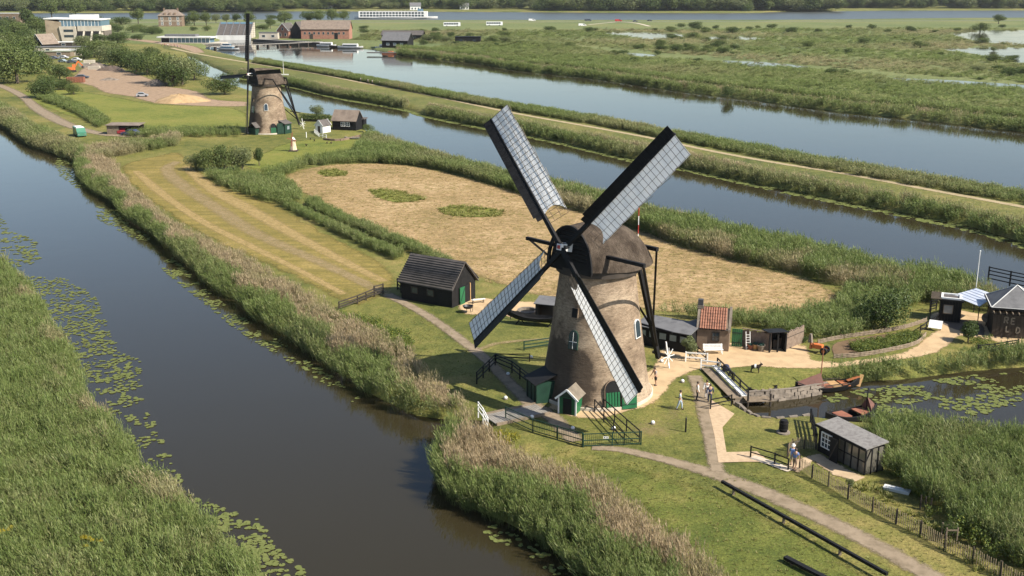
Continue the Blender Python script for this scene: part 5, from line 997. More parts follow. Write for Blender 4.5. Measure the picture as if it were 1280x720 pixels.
for i in range(12): q = MB(); x0 = -L / 2 + L * i / 12; q.box(x0, x0 + L / 12 - .015, -.09, .09, 0, 1.65 + .06 * ((i * 5) % 4)); q.build('reed_bundle', M('screen_reed', (.20, .15, .115), .95, (.13, .095, .07), 3, .6), r)
q = MB(); q.box(-L / 2, L / 2, -.12, -.095, 1.2, 1.26); q.build('batten', 'dark_wood', r)
# vegetable bed edging, woven hurdles
def hurdle(label, pts, h=.45):
    W = [G(*p) for p in pts]; o = W[0]; r = thing('woven_edging', label, 'edging', o); pl = smooth_poly([(p.x - o.x, p.y - o.y) for p in W], .5, False)
    for k in range(4):
        q = MB()
        for i in range(len(pl) - 1): s = .03 * (1 if (i + k) % 2 else -1); q.tube((pl[i][0], pl[i][1] + s, .06 + k * .11), (pl[i + 1][0], pl[i + 1][1] - s, .06 + k * .11), .06, .06, 5)
        w = q.build('withy', 'weathered_wood', r)
        w['kind'] = 'stuff'
    for i in range(0, len(pl), 2): q = MB(); q.tube((*pl[i], -.05), (*pl[i], h + .08), .04, .03, 5); q.build('stake', 'weathered_wood', r)
hurdle('woven edging behind the vegetable bed, below the reeds', [(1022, 430), (1050, 424), (1090, 418), (1130, 411), (1158, 402)], .5); hurdle('woven edging between the vegetable bed and the gravel path', [(1042, 448), (1075, 446), (1115, 439), (1145, 431), (1157, 420)], .4)
# orange garden machine
p = G(1024, 441); r = thing('garden_tractor', 'orange two wheeled garden tractor with grey cover on the gravel path', 'tractor', p, radians(-35))
q = MB(); q.box(-.7, .35, -.32, .32, .45, .85, .08, .05); q.build('engine_body', 'orange_paint', r, False); q = MB(); q.box(-.95, -.72, -.28, .28, .3, 1.0, .05, .05); q.build('seat', 'orange_wood', r); q = MB(); q.box(-1.15, -.75, -.22, .22, .9, 1.75, .12, .08); q.build('grey_cover', 'stone', r)
for s in (-.42, .42): q = MB(); q.tube((.55, s - .08, .36), (.55, s + .08, .36), .36, None, 14); w = q.build('wheel', 'rubber', r); q = MB(); q.tube((.55, s - .09, .36), (.55, s + .09, .36), .17, None, 10); q.build('rim', 'orange_paint', w)
q = MB(); q.beam((.2, 0, .5), (1.0, 0, .4), .12); q.build('drawbar', 'iron', r)
for s in (-.25, .25): q = MB(); q.tube((-.4, s, .8), (-1.0, s, 1.05), .025, None, 6); q.build('handlebar', 'iron', r)

# ------------------------------------------------------------------ entrance huts
def entrance():
    c = G(1192, 404); r = thing('kiosk', 'small dark timber kiosk with a square white framed rooflight', 'kiosk', (c.x + .05, c.y + 1.4, 0), radians(-22)); a = 1.05
    for i in range(7):
        for s, F in (('f', Matrix.Translation((0, -a, 0))), ('r', Matrix.Translation((a, 0, 0)) @ Matrix.Rotation(pi / 2, 4, 'Z')), ('l', Matrix.Translation((-a, 0, 0)) @ Matrix.Rotation(-pi / 2, 4, 'Z'))):
            q = MB(F); q.box(-a + .01 + i * .3, -a + .29 + i * .3, -.05, .0, 0, 2.25); q.build('wall_board', 'black_wood', r)
    q = MB(); q.box(-a + .02, a - .02, -a + .02, a - .02, 0, 2.2); q.build('wall', 'dark_wood', r); q = MB(); q.box(-a - .2, a + .2, -a - .2, a + .2, 2.27, 2.45); rf = q.build('roof', 'black_wood', r)
    for (x0, x1, y0, y1) in ((-1, 1, -1, -.8), (-1, 1, .8, 1), (-1, -.8, -.8, .8), (.8, 1, -.8, .8)): q = MB(); q.box(x0, x1, y0, y1, 2.455, 2.62); q.build('rooflight_frame', 'white_paint', rf)
    q = MB(); q.box(-.8, .8, -.8, .8, 2.46, 2.5); q.build('rooflight', 'slate_roof', rf); window(r, face('f', 2 * a, 2 * a + .1, -.2, 1.0), .8, .8, 'weathered_wood', 'pale_glass')
    for i in range(8): q = MB(); y = -1.3 + i * .36; q.beam((-2.0, y, 2.5), (-.9, y, 2.52), .07, .12); q.build('pergola_beam', 'weathered_wood', r)
    q = MB(); q.box(-1.95, -1.85, -1.35, -1.25, 0, 2.45); q.build('post', 'black_wood', r)
    # big hut, seen at its corner
    c = G(1266, 425); r = thing('entrance_hut', 'dark timber hut with grey pyramid roof and big pale letters', 'hut', (c.x + 1.0, c.y + 2.6, 0), radians(-16)); w, d, h = 4.4, 4.4, 2.8
    q = MB(); q.box(-w / 2, w / 2, -d / 2, d / 2, 0, h); q.build('wall', 'black_wood', r)
    for i in range(12):
        q = MB(); x = -w / 2 + i * w / 12; q.box(x, x + w / 12 - .03, -d / 2 - .04, -d / 2 - .003, 0, h - .05); q.build('wall_board', 'dark_wood', r)
        q = MB(); q.box(w / 2 + .003, w / 2 + .04, x, x + w / 12 - .03, 0, h - .05); q.build('wall_board', 'dark_wood', r)
    q = MB(); e = w / 2 + .35; q.add([(-e, -e, h + .35), (e, -e, h + .35), (e, e, h + .35), (-e, e, h + .35), (0, 0, h + 2.2)], [(3, 2, 1, 0), (0, 1, 4), (1, 2, 4), (2, 3, 4), (3, 0, 4)]); rf = q.build('roof', 'grey_roof', r)
    for i in range(4):
        a0 = [(-e, -e), (e, -e), (e, e), (-e, e)][i]; a1 = [(-e, -e), (e, -e), (e, e), (-e, e)][(i + 1) % 4]; q = MB(); q.beam((*a0, h + .28), (*a1, h + .28), .16, .2); q.build('fascia', 'black_wood', rf); q = MB(); q.beam((*a0, h + .37), (0, 0, h + 2.22), .08, .05); q.build('hip_strip', 'pale_roof', rf); q = MB(); q.beam((*a0, h + .39), (*a1, h + .39), .07, .05); q.build('eave_strip', 'pale_roof', rf)
    for i in range(9): q = MB(); x = -2.3 + i * .58; q.beam((x, -2.1, h - .02), (x, -3.2, h - .02), .08, .13); q.build('pergola_beam', 'weathered_wood', r)
    for i in range(8): q = MB(); y = -2.0 + i * .58; q.beam((2.1, y, h - .04), (3.1, y, h - .04), .08, .13); q.build('pergola_beam', 'weathered_wood', r)
    q = MB(); q.beam((-2.5, -3.0, h - .14), (2.9, -3.0, h - .14), .08, .1); q.build('pergola_rail', 'black_wood', r)
    # letters on the front boards: strokes
    F = Matrix.Translation((-1.45, -d / 2 - .05, 0)); H = .62
    def glyph(kind, x, z):
        S = {'R': [((0, 0), (0, 1)), ((0, 1), (.5, 1)), ((.5, 1), (.5, .5)), ((0, .5), (.5, .5)), ((.2, .5), (.55, 0))], 'E': [((0, 0), (0, 1)), ((0, 1), (.5, 1)), ((0, .5), (.42, .5)), ((0, 0), (.5, 0))], 'L': [((0, 0), (0, 1)), ((0, 0), (.5, 0))], 'D': [((0, 0), (0, 1)), ((0, 1), (.4, .9)), ((.4, .9), (.5, .5)), ((.5, .5), (.4, .1)), ((.4, .1), (0, 0))]}[kind]
        q = MB(F)
        for (a, b_), (c_, e_) in S: q.beam((x + a * H, -.02, z + b_ * H), (x + c_ * H, -.02, z + e_ * H), .03, .13)
        q.build('letter', M('letter_paint', (.20, .175, .14), .8), r)
    for k, x, z in (('R', .3, 1.55), ('E', .95, 1.5), ('L', .55, .65), ('D', 1.5, .6)): glyph(k, x, z)
    # awning
    A = [G(1187, 397, 0), G(1221, 411, 0), G(1243, 399, 0), G(1217, 390, 0)]; o = A[0]; hh = 2.55
    T = [Vector((p.x - o.x, p.y - o.y, 0)) for p in A]; r = thing('awning', 'pale blue translucent awning stretched between kiosk and entrance hut', 'awning', o)
    q = MB(); q.slab([(T[0].x, T[0].y, 2.45), (T[1].x, T[1].y, 2.4), (T[2].x, T[2].y, 2.6), (T[3].x, T[3].y, 2.65)], .04); q.build('sheet', M('awning_sheet', (.42, .45, .52), .4, (.34, .39, .50), .9), r)
    for i in range(1, 6): q = MB(); t = i / 6; a, b_ = T[0].lerp(T[3], t), T[1].lerp(T[2], t); q.beam((a.x, a.y, 2.51 + .2 * t), (b_.x, b_.y, 2.46 + .2 * t), .05, .04); q.build('seam', 'awning_sheet', r)
    for p in T: q = MB(); q.tube((p.x, p.y, 0), (p.x, p.y, 2.42), .05, None, 8); q.build('post', 'black_wood', r)
    p = G(1217.5, 381); r = thing('flagpole', 'slim white flagpole behind the pale awning', 'flagpole', p); q = MB(); q.tube((0, 0, -.2), (0, 0, 6.1), .07, .045, 8); q.build('pole', 'white_paint', r); q = MB(); q.ball((0, 0, 6.15), .09); q.build('finial', 'white_paint', r, True)
    p = G(1168, 414); r = thing('display_board', 'tilted white board standing on the gravel below the kiosk', 'panel', p, radians(-28)); q = MB(); q.slab([(-.65, 0, .3), (.65, 0, .3), (.65, .75, .95), (-.65, .75, .95)], .04); q.build('board', 'white_paint', r)
    for s in (-.5, .5): q = MB(); q.beam((s, .3, 0), (s, .3, .6), .06); q.build('leg', 'black_wood', r); q = MB(); q.beam((s, .75, 0), (s, .72, .92), .06); q.build('leg', 'black_wood', r)
    rail_fence('rail_fence', 'black sloping handrail beside the tilted white board', [(1150, 417), (1165, 408), (1176, 399)], .9, (.35, .8), 'black_wood', .1, .1, 1.6)
    rail_fence('rail_fence', 'black three rail fence in front of the entrance hut', [(1222, 441), (1243, 439), (1272, 434)], .85, (.25, .5, .75), 'black_wood', .13, .11, 1.6)
    rail_fence('bridge_railing', 'tall black railing reaching over the middle canal', [(1235, 350), (1262, 356), (1300, 364), (1360, 378)], 1.7, (.25, .75, 1.2, 1.6), 'black_wood', .14, .12, 4.2)
    rail_fence('garden_gate', 'short black rail gate beside the kiosk', [(1162, 390), (1170, 388)], 1.3, (.3, .6, .9, 1.2), 'black_wood', .1, .1, 1.5, 'gate')
    p = G(1232, 408); r = thing('oval_sign', 'round dark board under the awning', 'sign', p, radians(-20)); q = MB(); q.tube((0, -.03, .95), (0, .03, .95), .5, None, 18); q.build('disc', 'stone', r); q = MB(); q.beam((0, .06, 0), (0, .06, .9), .07); q.build('stand', 'black_wood', r)
entrance()

# ------------------------------------------------------------------ boats in the creek
def sail_barge():
    a, b_ = G(992, 489, WZ), G(1072, 482, WZ); c = (a + b_) / 2; r = thing('sailing_boat', 'moored sailing boat with brown canvas over the bow and honey coloured decks', 'boat', (c.x, c.y - 0.4, WZ), atan2((b_ - a).y, (b_ - a).x)); L = (b_ - a).length
    hull('hull', L, 1.9, .62, 'black_wood', r, .55, 16, -.12); q = MB(); q.tube((-L * .12, 0, 0), (-L * .12 + .1, 0, 4.2), .06, .04, 8); q.build('mast', 'rust', r)
    q = MB(); vs = [(-L / 2 + .1, 0, 1.0), (-L * .12, 0, 1.75)]; q.add([(-L / 2 + .15, -.25, .85), (-L / 2 + .15, .25, .85), (-L * .12, -.85, .7), (-L * .12, .85, .7), (-L * .12, 0, 1.7), (-L / 2 + .2, 0, 1.05)], [(0, 2, 4, 5), (1, 5, 4, 3), (0, 5, 1), (2, 3, 4), (0, 1, 3, 2)]); q.build('canvas', 'brown_sail', r)
    for x0, x1, m in ((-L * .1, L * .02, 'rust'), (L * .03, L * .17, 'honey_wood'), (L * .2, L * .3, 'orange_wood')): q = MB(); q.box(x0, x1, -.75, .75, .48, .56); q.build('deck_board', m, r)
    q = MB(); q.beam((L * .3, 0, .75), (L / 2 - .05, 0, 1.05), .35, .07); q.build('stern_deck', 'orange_wood', r); q = MB(); q.beam((L / 2 - .1, 0, .1), (L / 2 + .2, 0, 1.2), .07, .4); q.build('rudder', 'honey_wood', r)
    for s in (-1, 1): q = MB(); q.beam((-L * .1, s * .8, .72), (L * .28, s * .72, .76), .07, .07); q.build('gunwale', 'dark_wood', r)
    a, b_ = G(1040, 529, WZ), G(1086, 520, WZ); c = (a + b_) / 2; r = thing('work_boat', 'dark wooden work boat with rusty hatch covers behind the black shed', 'boat', (c.x, c.y, WZ), atan2((b_ - a).y, (b_ - a).x)); L = (b_ - a).length + 1.5; hull('hull', L, 1.9, .7, 'black_wood', r, .5, 14, -.1)
    for x in (-.28, .1): q = MB(); q.box(L * x, L * (x + .2), -.65, .65, .55, .66); q.build('hatch_cover', 'rust', r)
    q = MB(); q.tube((L * .3, 0, .3), (L * .3, 0, 2.6), .06, .04, 8); q.build('mast', 'black_wood', r); q = MB(); q.add([(L * .3, -.7, .7), (L * .3, .7, .7), (L * .48, 0, .9), (L * .3, 0, 1.8)], [(0, 2, 3), (1, 3, 2), (0, 3, 1), (0, 1, 2)]); q.build('canvas', 'brown_sail', r)
    a, b_ = G(936, 493, WZ), G(972, 490, WZ); c = (a + b_) / 2; r = thing('rowing_boat', 'small dark rowing boat tied to the stone quay', 'boat', (c.x, c.y + .2, WZ), atan2((b_ - a).y, (b_ - a).x)); hull('hull', (b_ - a).length, 1.2, .4, 'black_wood', r, .25, 12, -.08)
    for x in (-.7, .0, .7): q = MB(); q.box(x - .12, x + .12, -.5, .5, .27, .32); q.build('thwart', 'weathered_wood', r)
    # boat on trestles behind the mill
    a, b_ = G(640, 404), G(700, 409); c = (a + b_) / 2; r = thing('display_boat', 'long black wooden boat resting on trestles on the lawn', 'boat', (c.x, c.y, 0), atan2((b_ - a).y, (b_ - a).x)); L = (b_ - a).length + 1; hull('hull', L, 1.5, .5, 'black_wood', r, .55, 16, .42)
    for x in (-L * .28, L * .28):
        for s in (-1, 1): q = MB(); q.beam((x + s * .35, s * .4, 0), (x, s * .1, .55), .09); q.build('trestle_leg', 'black_wood', r)
        q = MB(); q.beam((x, -.55, .5), (x, .55, .5), .1); q.build('trestle_beam', 'black_wood', r)
    q = MB(); q.tube((-L / 2 + .1, 0, .9), (-L / 2 - .35, 0, 1.5), .05, .03, 6); q.build('stem_post', 'dark_wood', r)
sail_barge()
# stone quay
def quay():
    top = [(908, 482), (921, 490), (938, 489), (960, 488), (992, 485), (1022, 480), (1034, 478)]; W = [G(*p) for p in top]; o = W[0]; r = thing('quay_wall', 'low rubble stone quay along the creek below the lawn', 'wall', o); pl = smooth_poly([(p.x - o.x, p.y - o.y) for p in W], .6, False)
    b0 = MB(); b0.box(-.4, .4, -.18, .18, -.19, .19, .05, .05); me = b0.mesh('quay_stone'); me.materials.append(MATS['stone'])
    for k in range(3):
        for i in range(len(pl) - 1):
            a, b_ = np.array(pl[i]), np.array(pl[i + 1]); m = a + (b_ - a) * (.5 if k % 2 else .05); s = obj('stone', me, None, r); s.location = (m[0], m[1] - .12 * k, -.22 - k * .3 + random.uniform(-.06, .06)); s.rotation_euler = (random.uniform(-.1, .1), random.uniform(-.06, .06), atan2(*(b_ - a)[::-1]) + random.uniform(-.12, .12)); s.scale = (random.uniform(.7, 1.15), random.uniform(.8, 1.5), random.uniform(.6, 1.15))
    q = MB()
    for i in range(len(pl) - 1): q.beam((*pl[i], .0), (*pl[i + 1], .0), .25, .07)
    q.build('coping', 'stone', r)
    top = [(921, 503), (933, 513), (949, 521), (967, 523), (1000, 520), (1016, 518)]; W = [G(*p) for p in top]; o = W[0]; r = thing('quay_wall', 'low grey stone edge along the creek below the barrel', 'wall', o); pl = smooth_poly([(p.x - o.x, p.y - o.y) for p in W], .8, False)
    for i in range(len(pl) - 1):
        for k in range(2): a, b_ = np.array(pl[i]), np.array(pl[i + 1]); m = (a + b_) / 2; s = obj('stone', me, None, r); s.location = (m[0], m[1] + .12 * k, -.1 - k * .38); s.rotation_euler = (0, random.uniform(-.1, .1), atan2(*(b_ - a)[::-1]) + random.uniform(-.2, .2))
    a = G(945, 491); r = thing('landing_stage', 'small dark landing stage at the stone quay', 'jetty', (a.x, a.y, 0), radians(5))
    for i in range(5): q = MB(); q.box(-1.1, 1.1, -1.1 + i * .24, -.9 + i * .24, -.42, -.36); q.build('plank', 'weathered_wood', r)
    for s in (-1, 1): q = MB(); q.tube((s, -1.0, -1.6), (s, -1.0, .25), .09, None, 7); q.build('pile', 'dark_wood', r)
quay()

# ------------------------------------------------------------------ black shed lower right
def black_shed():
    a, b_ = G(1022, 563), G(1080, 594); c = (a + b_) / 2; d = b_ - a; rz = atan2(d.y, d.x); L = d.length; D_ = 1.8; nv = Vector((-sin(rz), cos(rz), 0)); c = c + nv * D_ / 2
    r = thing('black_shed', 'black timber shed with white cottage window and glazed porch', 'shed', (c.x, c.y, 0), rz); h = 2.05; W_ = L
    q = MB(); q.box(-W_ / 2, -W_ / 2 + W_ * .42, -D_ / 2, D_ / 2, 0, h); q.build('wall', 'black_wood', r)
    for i in range(7): q = MB(); q.box(-W_ / 2 + .01, -W_ / 2 + W_ * .42, -D_ / 2 - .035, -D_ / 2 - .003, i * .29, i * .29 + .26); q.build('weather_board', 'black_wood', r)
    q = MB(); q.box(W_ * .42 - W_ / 2 + .01, W_ / 2, D_ / 2 - .1, D_ / 2, 0, h); q.build('back_wall', 'black_wood', r)
    window(r, face('f', W_, D_ + .06, -W_ / 2 + .95, .62), .95, 1.05, 'white_paint', 'glass', (3, 3), 'window', .09)
    xs = [-W_ / 2 + W_ * (.42 + .145 * i) for i in range(5)]
    for x in xs: q = MB(); q.box(x - .05, x + .05, -D_ / 2 - .02, -D_ / 2 + .08, 0, h); q.build('post', 'black_wood', r)
    for i in range(4):
        q = MB(); q.box(xs[i] + .06, xs[i + 1] - .06, -D_ / 2 + .02, -D_ / 2 + .04, .05, h - .1); q.build('pane', M('porch_glass', (.13, .12, .10), .12, (.09, .085, .07), 2, spec=.7), r)
        q = MB(); q.box(xs[i] + .055, xs[i + 1] - .055, -D_ / 2, -D_ / 2 + .055, .95, 1.03); q.build('rail', 'black_wood', r)
    for y in (-.3, .3, D_ / 2 - .05): q = MB(); q.box(W_ / 2 - .05, W_ / 2 + .04, y - .05, y + .05, 0, h); q.build('post', 'black_wood', r)
    for y in (-.6, 0.0, .58): q = MB(); q.box(W_ / 2 - .02, W_ / 2, y - .24, y + .24, .05, h - .1); q.build('pane', 'porch_glass', r)
    q = MB(); q.beam((W_ / 2 + .03, -D_ / 2, 1.0), (W_ / 2 + .03, -.4, 2.0), .05, .08); q.build('brace', 'black_wood', r)
    q = MB(); q.box(xs[0] - .3, xs[0] + .55, -D_ / 2 - .5, -D_ / 2 - .44, .02, 1.9); dr = q.build('open_door', 'black_wood', r); q = MB(); q.beam((xs[0] - .28, -D_ / 2 - .52, .1), (xs[0] + .5, -D_ / 2 - .52, 1.8), .03, .09); q.build('door_brace', 'dark_wood', dr)
    q = MB(); q.slab([(-W_ / 2 - .2, -D_ / 2 - .2, h + .02), (W_ / 2 + .2, -D_ / 2 - .2, h + .02), (W_ / 2 + .2, D_ / 2 + .15, h + .22), (-W_ / 2 - .2, D_ / 2 + .15, h + .22)], .1); rf = q.build('roof', M('felt_roof', (.20, .19, .18), .9, (.13, .12, .115), 3, .5), r)
    q = MB(); q.beam((-W_ / 2 - .22, -D_ / 2 - .24, h + .03), (W_ / 2 + .22, -D_ / 2 - .24, h + .03), .06, .2); q.build('fascia', 'black_wood', rf)
    rail_fence('rail_fence', 'short black fence running from the black shed to the creek', [(1020, 560), (1017, 545), (1013, 528)], 1.2, (.3, .6, .9, 1.15), 'black_wood', .12, .12, 1.4)
    # picket fences
    def pickets(label, pts, h, gap=.16, posts=1.75):
        W = [G(*p) for p in pts]; o = W[0]; r = thing('picket_fence', label, 'fence', o); pl = smooth_poly([(p.x - o.x, p.y - o.y) for p in W], gap, False); pl2 = smooth_poly([(p.x - o.x, p.y - o.y) for p in W], posts, False); q = MB()
        seg = np.linalg.norm(np.diff(pl, axis=0), axis=1); S = np.r_[0, np.cumsum(seg)]; n = int(S[-1] / gap); T = np.linspace(0, S[-1], n); X = np.interp(T, S, pl[:, 0]); Y = np.interp(T, S, pl[:, 1])
        for x, y in zip(X, Y): q.beam((x, y, .03), (x + random.gauss(0, .015), y + random.gauss(0, .02), h + random.gauss(0, .04)), .055, .03)
        k = q.build('pickets', M('chestnut_pale', (.30, .235, .15), .9, (.20, .155, .095), 3, .3), r); k['kind'] = 'stuff'
        for x, y in pl2: q = MB(); q.tube((x, y, -.2), (x, y, h + .12), .06, .05, 7); q.build('post', 'dark_wood', r)
        for z in (.25, h - .25):
            q = MB(); t2 = smooth_poly([(p.x - o.x, p.y - o.y) for p in W], 1.2, False)
            for i in range(len(t2) - 1): q.tube((*t2[i], z), (*t2[i + 1], z), .012, None, 4)
            w = q.build('wire', 'iron', r)
    pickets('long chestnut paling fence beside the main path', [(999, 586), (1015, 598), (1035, 608), (1060, 624), (1090, 640), (1120, 655), (1150, 670), (1180, 688), (1215, 704), (1250, 722), (1300, 748)], 1.0)
    pickets('short brown paling fence between black shed and walking visitor', [(984, 572), (990, 565), (1005, 561), (1020, 562)], 1.0, .12, 1.1)
    pickets('few pickets standing in the weeds behind the white tub', [(1150, 636), (1156, 638), (1163, 640)], .9, .25, .9)
    p = G(1121, 614); r = thing('white_tub', 'long white trough lying on the grass beside the weeds', 'trough', p, radians(-32)); q = MB()
    q.box(-.85, .85, -.25, .25, 0, .22, -.06, -.05); q.build('tub', 'white_paint', r); q = MB(); q.box(-.75, .75, -.2, .2, .223, .235); q.build('inside', 'pale_roof', r)
    p = G(979, 541); r = thing('black_barrel', 'black barrel standing on a round pale stone base', 'barrel', p); q = MB(); q.lathe([(.55, 0), (.55, .1), (.5, .14)], 16); q.build('base', 'stone', r, True); q = MB(); q.lathe([(.3, .14), (.36, .5), (.36, .75), (.3, 1.1), (.2, 1.12)], 14); k = q.build('barrel', 'black_wood', r, True)
    for z in (.35, .85): q = MB(); q.lathe([(.365, z), (.385, z), (.385, z + .07), (.365, z + .07)], 14, cap=False); q.build('hoop', 'iron', k)
    rail_fence('handrail', 'short black and silver handrail beside the stepping path', [(938, 572), (968, 581), (985, 588)], .95, (.45, .9), 'black_wood', .1, .08, 2.3)
    # tree cage
    p = G(1186, 676); r = thing('tree_guard', 'wooden stake guard round the sapling behind the picket fence', 'tree guard', p)
    for sx in (-.35, .35):
        for sy in (-.35, .35): q = MB(); q.box(sx - .04, sx + .04, sy - .04, sy + .04, 0, 1.1); q.build('stake', 'weathered_wood', r)
    for sy in (-.35, .35): q = MB(); q.box(-.35, .35, sy - .05, sy - .03, .9, 1.0); q.build('rail', 'weathered_wood', r)
black_shed()
# long black beams beside the main path
def long_beam(label, pts, z=.5, w=.2):
    W = [G(*p) for p in pts]; o = W[0]; r = thing('long_beam', label, 'beam', o); d = (W[-1] - o)
    q = MB(); q.beam((0, 0, z), (d.x, d.y, z), w, .2); q.build('beam', 'black_wood', r)
    n = max(2, int(d.length / 6) + 1)
    for i in range(n): p = d * ((i + .25) / n); q = MB(); q.beam((p.x, p.y, -.1), (p.x, p.y, z - .1), .16); q.build('support', 'weathered_wood', r)
long_beam('long black spare beam on supports below the main path', [(902, 610), (960, 640), (1108, 727)]); long_beam('shorter black beam lying at the foot of the grass slope', [(981, 702), (1050, 738)], .3, .34)
# ------------------------------------------------------------------ left of the mill and in front of it
def mill_front():
    # metal gates and wire fences
    rail_fence('metal_gate', 'dark green barred gate across the path below the mill', [(729, 559), (801, 556)], 1.15, (.12, .55, 1.08), 'dark_green', .1, .07, 2.6, 'gate', None, .16)
    rail_fence('wire_fence', 'dark green barred fence running from the plank bridge to the gate', [(632, 524), (666, 540), (728, 558)], 1.15, (.12, .55, 1.08), 'dark_green', .1, .07, 2.8, 'fence', None, .16)
    p = G(757, 559); r = thing('gate_plate', 'small white sign plate on the barred gate', 'sign', (p.x, p.y - .06, .75), 0); q = MB(); q.box(-.2, .2, -.02, .0, 0, .16); q.build('plate', 'white_paint', r)
    for x in (-.09, .09): q = MB(); q.box(x - .05, x + .05, -.026, -.021, .04, .12); q.build('mark', 'black_wood', r)
    # stair rails descending from the mill door to the gate: two low rails
    def slope_rail(label, a, b_, h0, h1):
        A, B = G(*a), G(*b_); r = thing('handrail', label, 'handrail', A); d = B - A
        for f0 in (.45, 1.0): q = MB(); q.beam((0, 0, h0 * f0), (d.x, d.y, h1 * f0), .07, .07); q.build('rail', 'black_wood', r)
        for t in (0, .33, .66, 1): q = MB(); p = d * t; q.beam((p.x, p.y, -.1), (p.x, p.y, h0 + (h1 - h0) * t), .09); q.build('post', 'black_wood', r)
    slope_rail('black handrail from the mill door down to the barred gate', (754, 514), (799, 553), 1.1, 1.0); slope_rail('second black handrail from the mill door down to the gate', (743, 515), (780, 556), 1.1, 1.0)
    # drawbridge-like black railing left of the mill
    rail_fence('rail_fence', 'black peaked railing on the lawn left of the mill', [(596, 480), (619, 457), (640, 466), (660, 482)], 1.15, (.4, .8, 1.1), 'black_wood', .13, .1, 1.7)
    rail_fence('rail_fence', 'low black rail behind the peaked railing', [(620, 452), (662, 452)], .8, (.4, .75), 'black_wood', .1, .08, 2.5)
    rail_fence('rail_fence', 'green rail standing on the lawn behind the mill', [(655, 438), (690, 433)], .95, (.25, .55, .9), 'dark_green', .12, .1, 2.4)
    # plank bridge
    a, b_ = G(612, 526), G(678, 512); c = (a + b_) / 2; d = b_ - a; r = thing('plank_bridge', 'grey plank bridge in front of the green porch', 'bridge', (c.x, c.y, 0), atan2(d.y, d.x)); L = d.length; n = int(L / .22)
    for i in range(n): q = MB(); x = -L / 2 + i * L / n; q.box(x, x + L / n - .02, -1.1, 1.1, .07, .13); q.build('plank', 'grey_deck', r)
    for s in (-1, 1): q = MB(); q.beam((-L / 2, s * 1.2, .1), (L / 2, s * 1.2, .1), .2, .22); q.build('kerb_beam', 'weathered_wood', r)
    rail_fence('white_railing', 'white railing at the canal end of the plank bridge', [(598, 520), (604, 528), (610, 540)], 1.25, (.5, .9, 1.2), 'white_paint', .1, .09, 1.2, 'railing')
    # white path lamps
    for (x, y, lb) in [(665, 523, 'by the worn path below the porch'), (716, 537, 'on the lawn between porch and barred gate'), (767, 537, 'beside the sloping handrails'), (816, 530, 'on the lawn right of the handrails'), (853, 478, 'beside the path to the white boarded footbridge'), (827, 453, 'at the foot of the tail pole'), (635, 469, 'inside the peaked railing'), (632, 499, 'beside the plank bridge'), (664, 448, 'next to the dark lean-to')]:
        p = G(x, y); r = thing('path_stone', 'white rounded marker ' + lb, 'marker', p, 0, 'white markers round the mill'); q = MB(); q.ball((0, 0, .16), .17, 10, 6, .85); q.build('dome', 'white_paint', r, True); q = MB(); q.lathe([(.2, -.02), (.2, .09), (.16, .1)], 10); q.build('foot', 'stone', r)
    # white rails and footbridge to the right
    rail_fence('white_railing', 'white wooden railing beside the thin young tree', [(857, 452), (884, 454)], 1.0, (.45, .9), 'white_paint', .11, .12, 2.0, 'railing'); rail_fence('white_railing', 'white wooden railing at the head of the footbridge', [(876, 462), (900, 465)], 1.0, (.45, .9), 'white_paint', .11, .12, 2.0, 'railing')
    rail_fence('rail_fence', 'black curved rail fence in front of the long black shed', [(840, 436), (858, 440), (872, 444), (882, 452)], .9, (.4, .8), 'black_wood', .1, .09, 1.4)
    a, b_ = G(876, 462), G(913, 500); d = b_ - a; c = (a + b_) / 2; r = thing('footbridge', 'narrow footbridge with white boarding and black rails over the creek end', 'bridge', (c.x + .5, c.y, 0), atan2(d.y, d.x)); L = d.length
    for i in range(3): q = MB(); q.beam((-L / 2, .55 + i * .17, .35), (L / 2, .55 + i * .17, .35), .15, .08); q.build('board', 'white_paint', r)
    n = int(L / .3)
    for i in range(n): q = MB(); x = -L / 2 + i * L / n; q.box(x, x + L / n - .02, -.5, .46, .14, .2); q.build('deck_plank', 'weathered_wood', r)
    for y in (1.05,):
        for z in (.6, 1.05): q = MB(); q.beam((-L / 2, y, z), (L / 2, y, z), .09, .09); q.build('rail', 'black_wood', r)
        for t in range(5): q = MB(); x = -L / 2 + L * t / 4; q.beam((x, y, -.1), (x, y, 1.1), .11); q.build('post', 'black_wood', r)
    rail_fence('rail_fence', 'low black rail at the foot of the footbridge', [(888, 512), (914, 507)], 1.0, (.5, .9), 'black_wood', .1, .09, 2.0)
    p = G(857, 540); r = thing('marker_post', 'single black post on the lawn beside the mill path', 'post', p); q = MB(); q.tube((0, 0, -.1), (0, 0, 1.15), .07, .06, 8); q.build('post', 'black_wood', r); q = MB(); q.ball((0, 0, 1.17), .07); q.build('cap', 'iron', r, True)
    p = G(917, 480); r = thing('marker_post', 'single black post on the lawn above the stone quay', 'post', p); q = MB(); q.tube((0, 0, -.1), (0, 0, 1.0), .07, .06, 8); q.build('post', 'black_wood', r); q = MB(); q.ball((0, 0, 1.02), .07); q.build('cap', 'iron', r, True)
    # barn with green door
    a, b_ = G(556, 372), G(598, 376); c = G(566, 366); rz = radians(-32)
    r = house('tarred_barn', 'black tarred barn with an open green door behind the mill', (c.x - 1.5, c.y - 2.4), rz, 7.0, 4.6, 2.3, 4.7, 'black_wood', 'slate_roof', [('f', -1.6, 1.0, .8, .6, 'dark_wood'), ('f', .6, 1.0, .8, .6, 'dark_wood')], [('r', .5, 1.1, 2.0, 'black_wood')], .3, 'barn')
    q = MB(face('r', 7.0, 4.6, 1.15, 0)); q.box(-.06, .06, -.1, .02, 0, 2.1); q.build('door_post', 'honey_wood', r)
